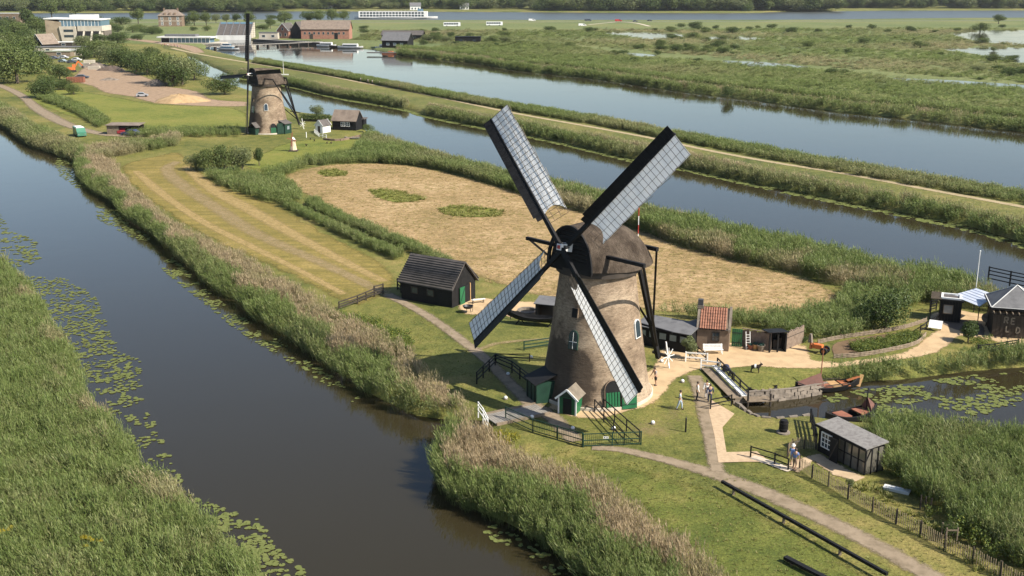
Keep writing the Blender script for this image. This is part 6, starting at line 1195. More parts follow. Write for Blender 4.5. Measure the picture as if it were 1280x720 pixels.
    q = MB(face('r', 7.0, 4.6, -.05, 0)); q.box(-.95, 0, -.16, -.09, .02, 2.0); k = q.build('green_door', 'green_paint', r); q = MB(face('r', 7.0, 4.6, -.05, 0)); q.beam((-.9, -.18, .2), (-.05, -.18, 1.8), .03, .1); q.build('door_brace', 'dark_green', k)
    for i in range(12):
        for s in (-1, 1): q = MB(); zz = 2.3 + .08 + i * .2; yy = s * (2.6 - i * .217); q.box(-3.8, 3.8, yy - .03, yy + .03, zz - .06, zz + .1) ; q.build('roof_batten', 'slate_roof', r)
    p = G(598, 379); r = thing('plain_bench', 'pale plank bench beside the open green door', 'bench', p, radians(20)); q = MB(); q.box(-.8, .8, -.18, .18, .42, .48); q.build('seat', 'pale_roof', r)
    for s in (-.6, .6): q = MB(); q.box(s - .05, s + .05, -.15, .15, 0, .42); q.build('leg', 'weathered_wood', r)
    p = G(585, 391); r = thing('fire_bowl', 'round black fire bowl on a stand in front of the barn', 'fire bowl', p); q = MB(); q.lathe([(.1, .45), (.45, .55), (.6, .8), (.56, .8), (.4, .6)], 14); q.build('bowl', 'iron', r, True)
    for k in range(3): q = MB(); a = k * 2.1; q.beam((.35 * cos(a), .35 * sin(a), 0), (.2 * cos(a), .2 * sin(a), .6), .06); q.build('leg', 'iron', r)
    q = MB(); q.beam((.5, .3, 0), (.5, .3, 1.6), .05); q.build('pot_pole', 'iron', r)
    rail_fence('rail_fence', 'dark weathered rail fence ending at the farm track', [(424, 388), (447, 380), (468, 371)], 1.0, (.35, .65, .95), 'dark_wood', .14, .13, 2.2); rail_fence('field_gate', 'short dark gate at the end of the weathered rail fence', [(468, 371), (479, 368)], 1.3, (.3, .6, .9, 1.2), 'dark_wood', .16, .12, 1.6, 'gate')
    rail_fence('field_gate', 'black braced gate on the other side of the farm track', [(497, 362), (506, 370)], 1.4, (.3, .7, 1.1), 'black_wood', .16, .14, 1.5, 'gate'); rail_fence('rail_fence', 'weathered hurdle fence leading to the tarred barn', [(508, 366), (522, 366), (540, 372)], 1.1, (.3, .6, .95), 'weathered_wood', .12, .1, .8)
    # shelter, well, railing behind the mill
    p = G(684, 400); r = thing('small_shelter', 'small dark roofed shelter behind the mill', 'shelter', p, radians(-20))
    for x in (-.9, .9):
        for y in (-.7, .7): q = MB(); q.box(x - .06, x + .06, y - .06, y + .06, 0, 1.9); q.build('post', 'dark_wood', r)
    q = MB(); q.box(-.9, .9, .62, .68, 0, 1.9); q.build('back_wall', 'black_wood', r); q = MB(); q.box(-1.1, -.95, -.7, .7, 0, 1.85); q.build('side_wall', 'black_wood', r); q = MB(); q.slab([(-1.2, -1.0, 1.92), (1.2, -1.0, 1.92), (1.2, 1.0, 2.3), (-1.2, 1.0, 2.3)], .08); q.build('roof', 'grey_roof', r)
    p = G(660, 392); r = thing('round_well', 'round stone well ring behind the display boat', 'well', p)
    for k in range(16): a0 = 2 * pi * k / 16; q = MB(Matrix.Rotation(a0, 4, 'Z')); q.box(.85, 1.15, -.2, .2, 0, .45); q.build('stone', 'stone', r)
    q = MB(); q.lathe([(.84, .05), (.84, .2)], 18); q.build('water', 'black_wood', r)
    rail_fence('rail_fence', 'light paling between the well and the display boat', [(638, 399), (660, 403), (690, 404)], .8, (.3, .7), 'weathered_wood', .1, .07, 1.3)
    # goat, pram
    p = G(944, 466)
    goat(p)
    p = G(907, 468); r = thing('baby_stroller', 'navy baby stroller parked beside the white railing', 'stroller', p, radians(-25))
    q = MB(); q.lathe([(.05, .95), (.25, .92), (.33, .75), (.3, .6)], 12); q.build('hood', M('navy', (.02, .025, .06), .7), r, True); q = MB(); q.box(-.3, .4, -.22, .22, .42, .62, .04, .03); q.build('seat', 'navy', r)
    for x in (-.35, .4):
        for y in (-.25, .25): q = MB(); q.tube((x, y - .03, .16), (x, y + .03, .16), .16, None, 12); q.build('wheel', 'rubber', r)
    for y in (-.24, .24): q = MB(); q.tube((.4, y, .16), (-.5, y, 1.05), .02, None, 6); q.build('frame', 'iron', r)
    q = MB(); q.tube((-.5, -.24, 1.05), (-.5, .24, 1.05), .025, None, 6); q.build('handle', 'rubber', r)
def goat(p):
    r = thing('goat', 'dark brown goat with a white saddle on the lawn above the quay', 'goat', p, radians(-20))
    V = [(0, 0, .62), (.28, 0, .64), (-.3, 0, .63), (.42, 0, .78), (.5, 0, .93), (.66, 0, .86), (-.42, 0, .7), (.27, .1, .45), (.28, .11, .22), (.28, .11, .02), (.27, -.1, .45), (.33, -.11, .22), (.34, -.11, .02), (-.3, .1, .45), (-.38, .11, .24), (-.34, .11, .02), (-.3, -.1, .45), (-.4, -.11, .24), (-.36, -.11, .02), (.47, .08, 1.0), (.47, -.08, 1.0)]
    E = [(0, 1), (0, 2), (1, 3), (3, 4), (4, 5), (2, 6), (1, 7), (7, 8), (8, 9), (1, 10), (10, 11), (11, 12), (2, 13), (13, 14), (14, 15), (2, 16), (16, 17), (17, 18), (4, 19), (4, 20)]
    Rr = [.2, .19, .18, .1, .09, .05, .03, .07, .035, .03, .07, .035, .03, .08, .04, .03, .08, .04, .03, .03, .03]
    skin_obj('body', V, E, Rr, M('goat_coat', (.03, .02, .016), .9), r)
    q = MB(); q.lathe([(.19, -.06), (.212, -.04), (.212, .1), (.19, .12)], 14, cap=False)
    o = q.build('saddle', 'white_paint', r, True); o.rotation_euler = (0, pi / 2, 0); o.location = (-.05, 0, .63)
    for s in (-.06, .06): q = MB(); q.tube((.46, s, .99), (.36, s * 1.6, 1.16), .022, .008, 6); q.build('horn', 'weathered_wood', r)
def skin_obj(name, V, E, R, mat, parent, sub=1):
    me = bpy.data.meshes.new(name); me.from_pydata(V, E, []); o = obj(name, me, mat, parent); o.modifiers.new('skin', 'SKIN')
    if not me.skin_vertices: return o
    sv = me.skin_vertices[0].data
    for i, rr in enumerate(R): sv[i].radius = (rr, rr) if isinstance(rr, float) else rr; sv[i].use_root = (i == 0)
    o.modifiers['skin'].use_smooth_shade = True
    if sub: s = o.modifiers.new('sub', 'SUBSURF'); s.levels = sub; s.render_levels = sub
    return o
def person(label, px, rz, shirt, legs, hair=(.06, .04, .03), pose='walk', sleeve=.5, hat=None, pack=None, shorts=False, h=1.74, at=None, group=None, bag=None):
    p = at or G(*px); r = thing('person', label, 'person', p, rz, group, h / 1.74); st = {'walk': .22, 'stand': .05, 'lean': .06}[pose]; lean = .12 if pose == 'lean' else .02
    sk = M('skin_tone', (.42, .26, .18), .6); N = [(0, 0, .95), (0, -lean * .4, 1.15), (0, -lean, 1.38), (0, -lean * 1.2, 1.5), (0, -lean * 1.3 - .02, 1.58), (0, -lean * 1.3 - .03, 1.68)]
    E = [(0, 1), (1, 2), (2, 3), (3, 4), (4, 5)]; R = [(.15, .11), (.14, .1), (.17, .1), (.055, .055), (.085, .095), (.07, .08)]
    legp, armp = {}, {}
    for s in (-1, 1):
        i = len(N); k = st * s; L_ = [(s * .1, 0, .9), (s * .1, -k * .6 - .03, .5), (s * .1, -k * 1.0 + .05, .09), (s * .11, -k * 1.0 - .1, .04)]; N += L_; E += [(0, i), (i, i + 1), (i + 1, i + 2), (i + 2, i + 3)]; R += [.085, .06, .042, .035]; legp[s] = L_
        i = len(N); hx = s * .3 if pose != 'lean' else s * .2; hy = k * .8 - .05 if pose != 'lean' else -.38; A_ = [(s * .2, -lean, 1.4), (s * .27, hy * .3 - lean + .03, 1.13), (hx, hy - lean, .9), (hx, hy - lean - .02, .82)]; N += A_; E += [(2, i), (i, i + 1), (i + 1, i + 2), (i + 2, i + 3)]; R += [.065, .045, .032, .035]; armp[s] = A_
        b_ = len(N) - 1; hxp = A_[3]
        for f in range(4): N.append((hxp[0] - s * .005, hxp[1] + (f - 1.5) * .024, hxp[2] - .085 + .012 * abs(f - 1.3))); E.append((b_, len(N) - 1)); R.append(.009)
        N.append((hxp[0] - s * .04, hxp[1] - .04, hxp[2] - .03)); E.append((b_, len(N) - 1)); R.append(.01)
    skin_obj('body', N, E, R, sk, r)
    cm = lambda c: M('cloth_%02x%02x%02x' % tuple(int(x * 255) for x in c), c, .85, None, 6)
    V = [(0, 0, .93), (0, -lean * .4, 1.15), (0, -lean, 1.37), (0, -lean * 1.15, 1.45)]; Ed = [(0, 1), (1, 2), (2, 3)]; Rr = [(.175, .13), (.165, .12), (.185, .12), (.09, .08)]
    for s in (-1, 1):
        i = len(V); A_ = armp[s]; e = [A_[0], tuple(np.array(A_[0]) + (np.array(A_[1]) - np.array(A_[0])) * min(1, sleeve * 1.2))]; V += e; Ed += [(2, i), (i, i + 1)]; Rr += [.082, .062]
        if sleeve > .9: V.append(A_[2]); Ed.append((i + 1, i + 2)); Rr.append(.048)
    skin_obj('shirt', V, Ed, Rr, cm(shirt), r)
    V = [(0, 0, .97), (0, 0, .9)]; Ed = [(0, 1)]; Rr = [(.165, .125), (.165, .125)]
    for s in (-1, 1):
        i = len(V); L_ = legp[s]; V += [L_[0], L_[1]]; Ed += [(1, i), (i, i + 1)]; Rr += [.1, .078]
        if not shorts: V.append(L_[2]); Ed.append((i + 1, i + 2)); Rr.append(.06)
    skin_obj('trousers', V, Ed, Rr, cm(legs), r)
    q = MB(); q.ball((0, -lean * 1.3 - .0, 1.655), .112, 10, 6, 1.05); q.build('hair', cm(hat or hair), r, True)
    for s in (-1, 1): L_ = legp[s]; q = MB(); x, y = L_[2][0], L_[2][1]; q.box(x - .05, x + .05, y - .18, y + .07, 0, .09, .01, .02); q.build('shoe', 'rubber', r)
    for s in (-1, 1): q = MB(); q.ball((s * .032, -lean * 1.3 - .118, 1.63), .012, 6, 4); q.build('eye', 'black_wood', r)
    q = MB(); q.ball((0, -lean * 1.3 - .13, 1.6), .018, 6, 4); q.build('nose', sk, r)
    if hat: q = MB(); q.lathe([(.16, 1.66), (.12, 1.69), (.11, 1.78), (.03, 1.8)], 12, (0, -lean * 1.3)); q.build('cap', cm(hat), r, True)
    if pack: q = MB(); q.box(-.16, .16, .1, .3, 1.0, 1.45, .03, .03); q.build('backpack', cm(pack), r)
    if bag: q = MB(); q.box(.28, .38, -.15, .15, .55, .85, .0, .02); q.build('bag', cm(bag), r)
    return r
mill_front()
person('person in a grey checked shirt and black shorts standing beside the mill', (819.5, 482), radians(-60), (.30, .28, .28), (.02, .02, .022), pose='lean', shorts=True)
person('person in a pale blue outfit carrying a white bag on the lawn', (849.5, 512), radians(75), (.42, .50, .56), (.34, .42, .50), pose='walk', bag=(.75, .75, .75)); person('person in a white shirt and dark trousers on the path', (871, 501), radians(95), (.72, .71, .68), (.025, .025, .03), pose='stand', sleeve=1)
person('person in a long white blouse walking by the footbridge', (883, 499), radians(170), (.70, .68, .66), (.55, .52, .50), pose='walk', sleeve=1); person('person in dark blue clothes walking by the footbridge', (887, 504), radians(175), (.03, .045, .10), (.025, .03, .06), pose='walk', sleeve=1)
person('person with white cap and blue backpack on the stepping path', (990, 583), radians(160), (.12, .28, .34), (.22, .28, .40), pose='walk', hat=(.75, .73, .70), pack=(.10, .16, .34), shorts=True); person('person in blue and brown beside the short paling fence', (993, 588), radians(140), (.14, .20, .40), (.25, .17, .12), pose='stand', shorts=True)
for i, (x, y, sh, lb) in enumerate([(451, 102.5, (.75, .75, .75), 'person in white first of the walkers on the dike path'), (460, 104.5, (.70, .70, .72), 'person in white second of the walkers on the dike path'), (465.5, 105.5, (.72, .70, .66), 'person in cream third of the walkers on the dike path'), (474.5, 107, (.74, .72, .72), 'person in white last of the walkers on the dike path'), (483, 108.5, (.05, .05, .07), 'person in black following the walkers on the dike path'), (499.5, 112, (.60, .15, .06), 'person in orange walking alone on the dike path')]):
    person(lb, (x, y), radians(-70), sh, (.05, .05, .08), pose='walk', group='walkers on the dike path')
for i, (x, y, sh, lb) in enumerate([(206, 58, (.45, .06, .05), 'red'), (210, 58.5, (.7, .7, .7), 'white'), (214, 59, (.05, .05, .06), 'black'), (218, 58.5, (.5, .1, .08), 'brick red'), (222, 59.5, (.1, .12, .3), 'blue'), (202, 57.5, (.3, .3, .32), 'grey'), (226, 60, (.72, .7, .6), 'cream')]):
    person('person in %s waiting outside the visitor centre' % lb, (x, y), radians(i * 50), sh, (.05, .05, .07), pose='stand', group='people outside the visitor centre')

# ------------------------------------------------------------------ round the far mill
def far_side():
    c = G(430, 163); house('tarred_cottage', 'black tarred cottage with brown roof and white windows by the middle canal', (c.x + .6, c.y + 2.2), radians(-16), 6.2, 4.2, 2.4, 4.6, 'black_wood', 'brown_roof', [('f', -.3, 1.0, .9, .9, 'white_paint', 'glass', (2, 2)), ('f', 1.0, 1.0, .9, .9, 'white_paint', 'glass', (2, 2))], [], .25, 'cottage')
    c = G(450, 161); flat_building('cottage_annex', 'small black flat roofed annex with white window beside the cottage', (c.x, c.y + 1.2), radians(-10), 2.4, 2.4, 2.3, 'black_wood', 'slate_roof', [('f', 0, 1.0, .6, .7)], 'annex')
    c = G(403, 166); house('white_shed', 'tiny shed with white gable and dark roof beside the cottage', (c.x, c.y + 1.2), radians(58), 2.8, 2.3, 1.7, 2.9, 'white_paint', 'slate_roof', [('r', .6, .7, .4, .5, 'white_paint')], [('l', 0, .7, 1.6, 'dark_wood')], .15, 'shed', barge='white_paint')
    rail_fence('white_railing', 'low white fence in front of the tiny white shed', [(393, 166), (399, 171), (408, 173)], .9, (.35, .8), 'white_paint', .12, .12, 1.6, 'railing')
    a = [(405, 175), (425, 176), (455, 170)]; W = [G(*p) for p in a]; r = thing('stone_bank', 'low rubble wall below the black cottage', 'wall', W[0])
    pl = smooth_poly([(p.x - W[0].x, p.y - W[0].y) for p in W], 1.0, False)
    for i in range(len(pl) - 1): q = MB(); q.beam((*pl[i], .15), (*pl[i + 1], .18), .5, .6); q.build('stone', 'brown_brick', r)
    # hedge
    c, rz, L = span((376, 152), (412, 153)); r = thing('clipped_hedge', 'long dark clipped hedge behind the tiny white shed', 'hedge', (c.x, c.y + 1, 0), rz); C = [(-L / 2 + L * i / 14, 0, .9 + .5 * (j), .75) for i in range(15) for j in range(2)]
    obj('foliage', leaf_cloud(900, C, 3500, .12, 1.0, 'crown_dark', 1.0), None, r); q = MB(); q.box(-L / 2, L / 2, -.12, .12, 0, .6); q.build('stems', 'bark', r)
    # lawn model mill
    p = G(367, 189); r = thing('model_mill', 'tiny pale model windmill on the far mill lawn', 'model windmill', p); q = MB(); q.box(-.9, .9, -.9, .9, 0, .3); q.build('base', 'dark_wood', r); q = MB(); q.lathe([(.75, .3), (.45, 2.2), (.4, 2.3)], 8); q.build('tower', M('model_tower', (.55, .42, .30), .8), r); q = MB(); q.lathe([(.5, 2.3), (.5, 2.5), (.15, 3.0)], 10); q.build('cap', 'white_paint', r, True)
    for k in range(4): a = .2 + k * pi / 2; q = MB(); q.beam((-.15, -.6, 2.6), (-.15 + 1.5 * sin(a) * .6, -.6 + .3 * sin(a), 2.6 + 1.5 * cos(a)), .1, .2); q.build('sail', 'rust', r)
    p = G(383, 172); r = thing('marker_post', 'thin white post on the far mill lawn', 'post', p); q = MB(); q.tube((0, 0, 0), (0, 0, 1.2), .1, None, 6); q.build('post', 'white_paint', r); q = MB(); q.ball((0, 0, 1.2), .1); q.build('cap', 'white_paint', r)
    p = G(440, 174, 0); r = thing('moored_punt', 'small grey punt beached below the black cottage', 'boat', (p.x, p.y, 0), radians(-8)); hull('hull', 3.6, 1.1, .35, 'grey_deck', r, .2, 10, 0.02); q = MB(); q.box(-.2, .2, -.4, .4, .22, .27); q.build('thwart', 'weathered_wood', r)
    p = G(355, 100); r = thing('signal_mast', 'thin white mast with crosstree standing on the dike', 'mast', (p.x, p.y, 0)); q = MB(); q.tube((0, 0, 0), (0, 0, 7), .1, .06, 6); q.build('pole', 'white_paint', r); q = MB(); q.box(-1.6, 1.8, -.06, .06, 1.8, 2.2); q.build('crosstree', 'white_paint', r)
    # sheep on lawn: dark hens
    for x, y in [(393, 177), (388, 175), (409, 180), (414, 180), (383, 183)]:
        p = G(x, y); r = thing('hen', 'dark hen scratching on the far mill lawn', 'hen', p, random.uniform(0, 6), 'hens on the far mill lawn'); V = [(0, 0, .3), (.15, 0, .34), (.24, 0, .5), (.3, 0, .56), (-.2, 0, .42), (-.3, 0, .55), (.02, .07, .12), (.03, .07, .01), (.02, -.07, .12), (.03, -.07, .01)]; skin_obj('body', V, [(0, 1), (1, 2), (2, 3), (0, 4), (4, 5), (0, 6), (6, 7), (0, 8), (8, 9)], [.16, .12, .06, .05, .08, .04, .03, .02, .03, .02], M('hen_feather', (.05, .03, .02), .9), r); q = MB(); q.beam((.33, 0, .55), (.4, 0, .54), .03); q.build('beak', 'honey_wood', r)
far_side()
p = G(797, 314); r = thing('striped_pole', 'red and white striped pole standing beyond the mill cap', 'pole', p)
for k in range(5): q = MB(); q.tube((0, 0, k * 1.2), (0, 0, k * 1.2 + 1.2), .06, None, 8); q.build('band', 'white_paint' if k % 2 else 'red_paint', r)

# ------------------------------------------------------------------ the yard at the upper left
def yard():
    v = car('green and white van parked on the farm road', (100, 170), radians(-58), (.05, .17, .11), 'van', None, 5.2); q = MB(); q.box(-2.5, 1.1, -.92, .92, 2.03, 2.2, .1, .1); q.build('roof', 'pale_roof', v)
    c = G(155, 168); r = thing('wooden_shelter', 'low wooden cart shelter at the end of the farm road', 'shelter', (c.x, c.y + 1.5, 0), radians(-2)); w, d = 7.6, 3.6
    for i in range(10): q = MB(); q.box(-w / 2 + i * .28, -w / 2 + .26 + i * .28, -d / 2 - .05, -d / 2, 0, 2.1); q.build('plank', 'weathered_wood', r)
    q = MB(); q.box(-w / 2, w / 2, d / 2 - .08, d / 2, 0, 2.0); q.build('back_wall', 'dark_wood', r); q = MB(); q.box(-w / 2 - .06, -w / 2, -d / 2, d / 2, 0, 2.0); q.build('side_wall', 'weathered_wood', r); q = MB(); q.slab([(-w / 2 - .3, -d / 2 - .4, 2.12), (w / 2 + .3, -d / 2 - .4, 2.12), (w / 2 + .3, d / 2 + .3, 2.3), (-w / 2 - .3, d / 2 + .3, 2.3)], .12); q.build('roof', 'brown_roof', r)
    for x in (-.9, 1.4, w / 2 - .1): q = MB(); q.box(x - .08, x + .08, -d / 2 - .05, -d / 2 + .1, 0, 2.1); q.build('post', 'dark_wood', r)
    car('red car under the wooden shelter', (155.5, 167), radians(85), (.30, .03, .04), 'car', None, 3.8); car('dark blue car parked in front of the wooden shelter', (163.5, 169.5), radians(170), (.04, .05, .11), 'car', None, 4.1)
    # heaps
    def heap(name, label, px, wd, dp, h, mat, seed):
        p = G(*px); r_ = np.random.default_rng(seed); q = MB(); n, k = 28, 9; vs = []
        for i in range(k + 1):
            t = i / k
            for j in range(n): a = 2 * pi * j / n; f = 1 + .13 * sin(3 * a + seed) + .08 * sin(7 * a); vs.append((wd / 2 * f * (1 - t) * cos(a), dp / 2 * f * (1 - t) * sin(a), h * (t ** .8) * (1 - .25 * t) * (1 + .1 * sin(4 * a + seed)) + r_.normal(0, .03) * h - .05))
        q.add(vs, [(i * n + j, i * n + (j + 1) % n, (i + 1) * n + (j + 1) % n, (i + 1) * n + j) for i in range(k) for j in range(n)]); o = q.build(name, mat, None, True); o.location = (p.x, p.y, 0); tag(o, label, 'heap'); return o
    heap('sand_heap', 'big yellow sand heap in the dirt yard', (224, 127), 16, 12, 3.0, 'sand', 1); heap('soil_heap', 'low grey soil heap in the dirt yard', (137, 100), 7, 6, 1.2, 'rubble', 2); heap('rubble_heap', 'long brown rubble heap behind the dirt yard', (122, 84), 14, 7, 2.4, 'rubble', 3); heap('rubble_heap', 'dark soil heap below the willows behind the yard', (140, 88), 12, 7, 2.6, 'soil_dark' if 'soil_dark' in MATS else M('soil_dark', (.10, .075, .06), .95, (.06, .045, .035), 1, .6), 4); heap('rubble_heap', 'heap of brushwood at the edge of the dirt yard', (196, 106), 9, 6, 2.6, 'rubble', 5)
    # stacked blocks
    for (x, y, lb) in [(112, 79, 'pale block pile between rubble and cars'), (118, 87, 'white block row in front of the rubble'), (106, 83, 'grey block pile beside the orange digger')]:
        p = G(x, y); r = thing('block_pile', lb, 'blocks', p, radians(random.uniform(-15, 15)))
        for i in range(5):
            for k in range(2): q = MB(); q.box(-2.5 + i * 1.0, -1.55 + i * 1.0, -.5, .5, k * .75, k * .75 + .72); q.build('block', 'concrete', r)
    # digger, container
    p = G(90, 90); r = thing('excavator', 'orange excavator standing at the edge of the dirt yard', 'excavator', p, radians(20))
    for s in (-1, 1): q = MB(); q.box(-1.8, 1.8, s * 1.1 - .3, s * 1.1 + .3, 0, .8, .3, 0); q.build('track', 'rubber', r)
    q = MB(); q.box(-1.9, 1.4, -1.2, 1.2, .85, 1.9, .1, .1); q.build('body', 'orange_paint', r); q = MB(); q.box(.2, 1.5, -1.1, .1, 1.9, 3.1, .15, .1); k = q.build('cab', 'orange_paint', r); q = MB(); q.box(1.36, 1.44, -.95, -.05, 2.1, 2.8); q.build('windscreen', 'glass', k)
    for a, b_ in (((1.2, .5, 1.8), (2.6, .5, 4.2)), ((2.6, .5, 4.2), (4.2, .5, 2.4))): q = MB(); q.beam(a, b_, .35, .5); q.build('arm', 'orange_paint', r)
    q = MB(); q.prism([(3.9, 0, 2.4), (4.6, 0, 2.2), (4.5, 0, 1.4), (3.7, 0, 1.6)], (0, 0, 0), (0, 1.0, 0)); q.build('bucket', 'iron', r)
    c = G(95, 103); r = thing('skip_container', 'rust red open skip container in the dirt yard', 'container', (c.x, c.y, 0), radians(8))
    for (x0, x1, y0, y1) in ((-3, 3, -1.25, -1.15), (-3, 3, 1.15, 1.25), (-3, -2.9, -1.15, 1.15), (2.9, 3, -1.15, 1.15)): q = MB(); q.box(x0, x1, y0, y1, .1, 1.9); q.build('side', 'rust', r)
    q = MB(); q.box(-2.9, 2.9, -1.15, 1.15, .1, .3); q.build('floor', 'dark_wood', r)
    for i in range(7): q = MB(); x = -2.7 + i * .9; q.box(x - .06, x + .06, -1.36, -1.252, .1, 1.9); q.build('rib', 'rust', r)
    car('dark pickup parked beside the red container', (103, 98), radians(10), (.05, .06, .08), 'car', None, 4.8)
    car('small grey car crossing the dirt yard', (178, 121), radians(15), (.30, .30, .32), 'car', None, 3.6)
    for (x, y, cc, lb) in [(68, 74, (.10, .11, .14), 'dark grey'), (80, 73, (.45, .46, .48), 'silver'), (79, 78, (.25, .30, .32), 'blue grey'), (90, 79, (.06, .07, .09), 'black'), (96, 76, (.6, .6, .6), 'white')]: car(lb + ' car parked below the flat sheds', (x, y), radians(random.uniform(-20, 20)), cc, 'car', 'cars below the flat sheds', 4.4)
    # sheds and houses
    c = G(52, 62); house('slate_house', 'dark boarded house with white edged gable and round window', (c.x, c.y + 5), radians(62), 10, 8.5, 3.2, 8.0, 'black_wood', 'brown_roof', [('l', 0, 4.2, 1.4, 1.4, 'white_paint')], [], .5, 'house', barge='white_paint')
    for (x, y, w, d, h, wl, rf, lb) in [(76, 66, 26, 7, 2.8, 'concrete', 'grey_roof', 'long grey flat roofed shed beside the gabled house'), (72, 59, 16, 7, 2.6, 'dark_wood', 'pale_roof', 'pale flat roofed shed behind the long grey shed'), (64, 71, 18, 6, 2.4, 'weathered_wood', 'meadow_roof', 'greenish flat roofed shed near the parked cars'), (82, 70, 12, 6, 2.6, 'concrete', 'pale_roof', 'small white roofed shed near the parked cars')]:
        if rf == 'meadow_roof': M('meadow_roof', (.22, .24, .17), .9)
        c = G(x, y); flat_building('flat_shed', lb, (c.x, c.y + 3), radians(4), w, d, h, wl, rf, [('f', -w * .25, .9, 2.0, 1.1), ('f', w * .2, .9, 2.0, 1.1)], 'shed')
    c = G(10, 30); flat_building('river_house', 'pale roofed building beside the river dike', (c.x, c.y + 5), radians(0), 22, 10, 9, 'brown_brick', 'pale_roof', [('f', -6, 4, 2, 2.2), ('f', 0, 4, 2, 2.2), ('f', 6, 4, 2, 2.2)])
    pumping_station(); mansion(); screw_station(); visitor_centre(); brick_works(); barns(); river()
def pumping_station():
    c = G(92, 52); s = 1.0; r = thing('pumping_station', 'big angular concrete pumping station with glass top storey', 'building', (c.x, c.y + 11, 0), radians(4), None, 0.86)
    def pf(name, mat, pts, y0, y1, par=None): q = MB(); q.prism([(x, 0, z) for x, z in pts], (0, y0, 0), (0, y1, 0)); return q.build(name, mat, par or r)
    pf('side_wall', M('tan_concrete', (.30, .24, .17), .9, (.22, .175, .125), .3), [(-20, 0), (-9, 0), (-9, 13.5), (-20, 15)], -11, 14)
    pf('front_block', 'concrete', [(-9, 0), (2.2, 0), (1.0, 10.5), (-10.5, 10.5)], -12, 12)
    for z in (3.0, 6.8): q = MB(); q.box(-7.2, -.6, -12.15, -12.0, z, z + 1.6); q.build('window', 'glass', r)
    pf('glass_storey', 'sky_glass', [(-10, 10.5), (18.5, 10.8), (18.5, 14.6), (-10.5, 15.5)], -10.6, 12)
    for i in range(12): q = MB(); x = -9.5 + i * 2.4; q.box(x - .12, x + .12, -10.75, -10.6, 10.5, 14.7); q.build('mullion', 'white_paint', r)
    pf('roof', 'pale_roof', [(-21, 15.52), (19, 14.7), (19, 15.3), (-21, 16.2)], -11.2, 14.4); pf('roof_house', 'pale_roof', [(-6, 15.5), (12, 15.3), (12, 18.2), (-6, 18.2)], 0, 10)
    pf('right_block', 'concrete', [(2.25, 7.2), (19.5, 7.2), (19.5, 10.75), (2.25, 10.75)], -11.5, 12); pf('lower_block', M('dark_concrete', (.14, .12, .10), .9), [(2.25, 0), (19.5, 0), (19.5, 7.18), (2.25, 7.18)], -6, 12)
    for i in range(3):
        x = 6.6 + i * 5.6; q = MB(); q.prism([(x - .5, -11.4, 7.2), (x - .5, -6, 7.2), (x - .5, -6, 0), (x - .5, -17, 0)], (0, 0, 0), (1.1, 0, 0)); q.build('buttress', 'concrete', r)
        q = MB(); q.slab([(x - 4.4, -15.6, .3), (x - .55, -15.6, .3), (x - .55, -11.2, 6.9), (x - 4.4, -11.2, 6.9)], .2); q.build('intake_panel', 'black_wood', r)
def mansion():
    c = G(212, 33); w, d, he, hr = 19, 14, 8.5, 13.5; r = thing('brick_mansion', 'brown brick mansion with hipped roof and dormers near the river', 'house', (c.x, c.y + 7, 0), radians(6)); q = MB(); q.box(-w / 2, w / 2, -d / 2, d / 2, 0, he); q.build('wall', 'brown_brick', r)
    q = MB(); e = .7; q.add([(-w / 2 - e, -d / 2 - e, he), (w / 2 + e, -d / 2 - e, he), (w / 2 + e, d / 2 + e, he), (-w / 2 - e, d / 2 + e, he), (-4, 0, hr), (4, 0, hr)], [(3, 2, 1, 0), (0, 1, 5, 4), (1, 2, 5), (2, 3, 4, 5), (3, 0, 4)]); rf = q.build('roof', 'brown_roof', r)
    for x in (-4, 0, 4):
        for z in (1.2, 5.0): window(r, face('f', w, d, x * 1.6, z), 1.5, 2.4, 'white_paint', 'glass', (2, 2), 'window', .2)
        q = MB(); q.box(x - .9, x + .9, -d / 2 + .2, -d / 2 + 3.5, he + .4, he + 2.6, .2, .0); q.build('dormer', 'brown_brick', rf)
    for x in (-5.5, 5.5): q = MB(); q.box(x - .6, x + .6, -.6, .6, hr - 2.5, hr + 1.2); q.build('chimney', 'brown_brick', rf)
    q = MB(); q.box(-w / 2 + .1, w / 2 - .1, -d / 2 - .12, -d / 2 - .003, 4.2, 4.6); q.build('band_course', 'concrete', r)
def screw_station():
    c = G(292, 48); r = thing('screw_pumping_station', 'sloping concrete screw pumping station with ribbed panels', 'building', (c.x, c.y + 7, 0), radians(3)); w = 22
    q = MB(); q.prism([(0, -9, 0), (0, 9, 0), (0, 9, 9.5), (0, 7, 9.5), (0, -9, 1.8)], (-w / 2, 0, 0), (w / 2, 0, 0)); q.build('body', 'concrete', r)
    for i in range(5): q = MB(); x0 = -w / 2 + .6 + i * 4.25; q.slab([(x0, -8.8, 2.05), (x0 + 3.6, -8.8, 2.05), (x0 + 3.6, 6.8, 9.55), (x0, 6.8, 9.55)], .15); k = q.build('panel', 'slate_roof', r); q = MB(); q.slab([(x0, 4.6, 8.75), (x0 + 3.6, 4.6, 8.75), (x0 + 3.6, 6.6, 9.7), (x0, 6.6, 9.7)], .15); q.build('glass_strip', 'sky_glass', k)
    for i in range(6): q = MB(); x0 = -w / 2 + i * 4.25; q.slab([(x0, -9, 2.0), (x0 + .5, -9, 2.0), (x0 + .5, 7, 9.7), (x0, 7, 9.7)], .5); q.build('rib', 'grey_roof', r)
    q = MB(); q.box(-w / 2 - .2, w / 2 + .2, -9.6, -9.02, -1.5, 2.1); q.build('sill', 'pale_roof', r)
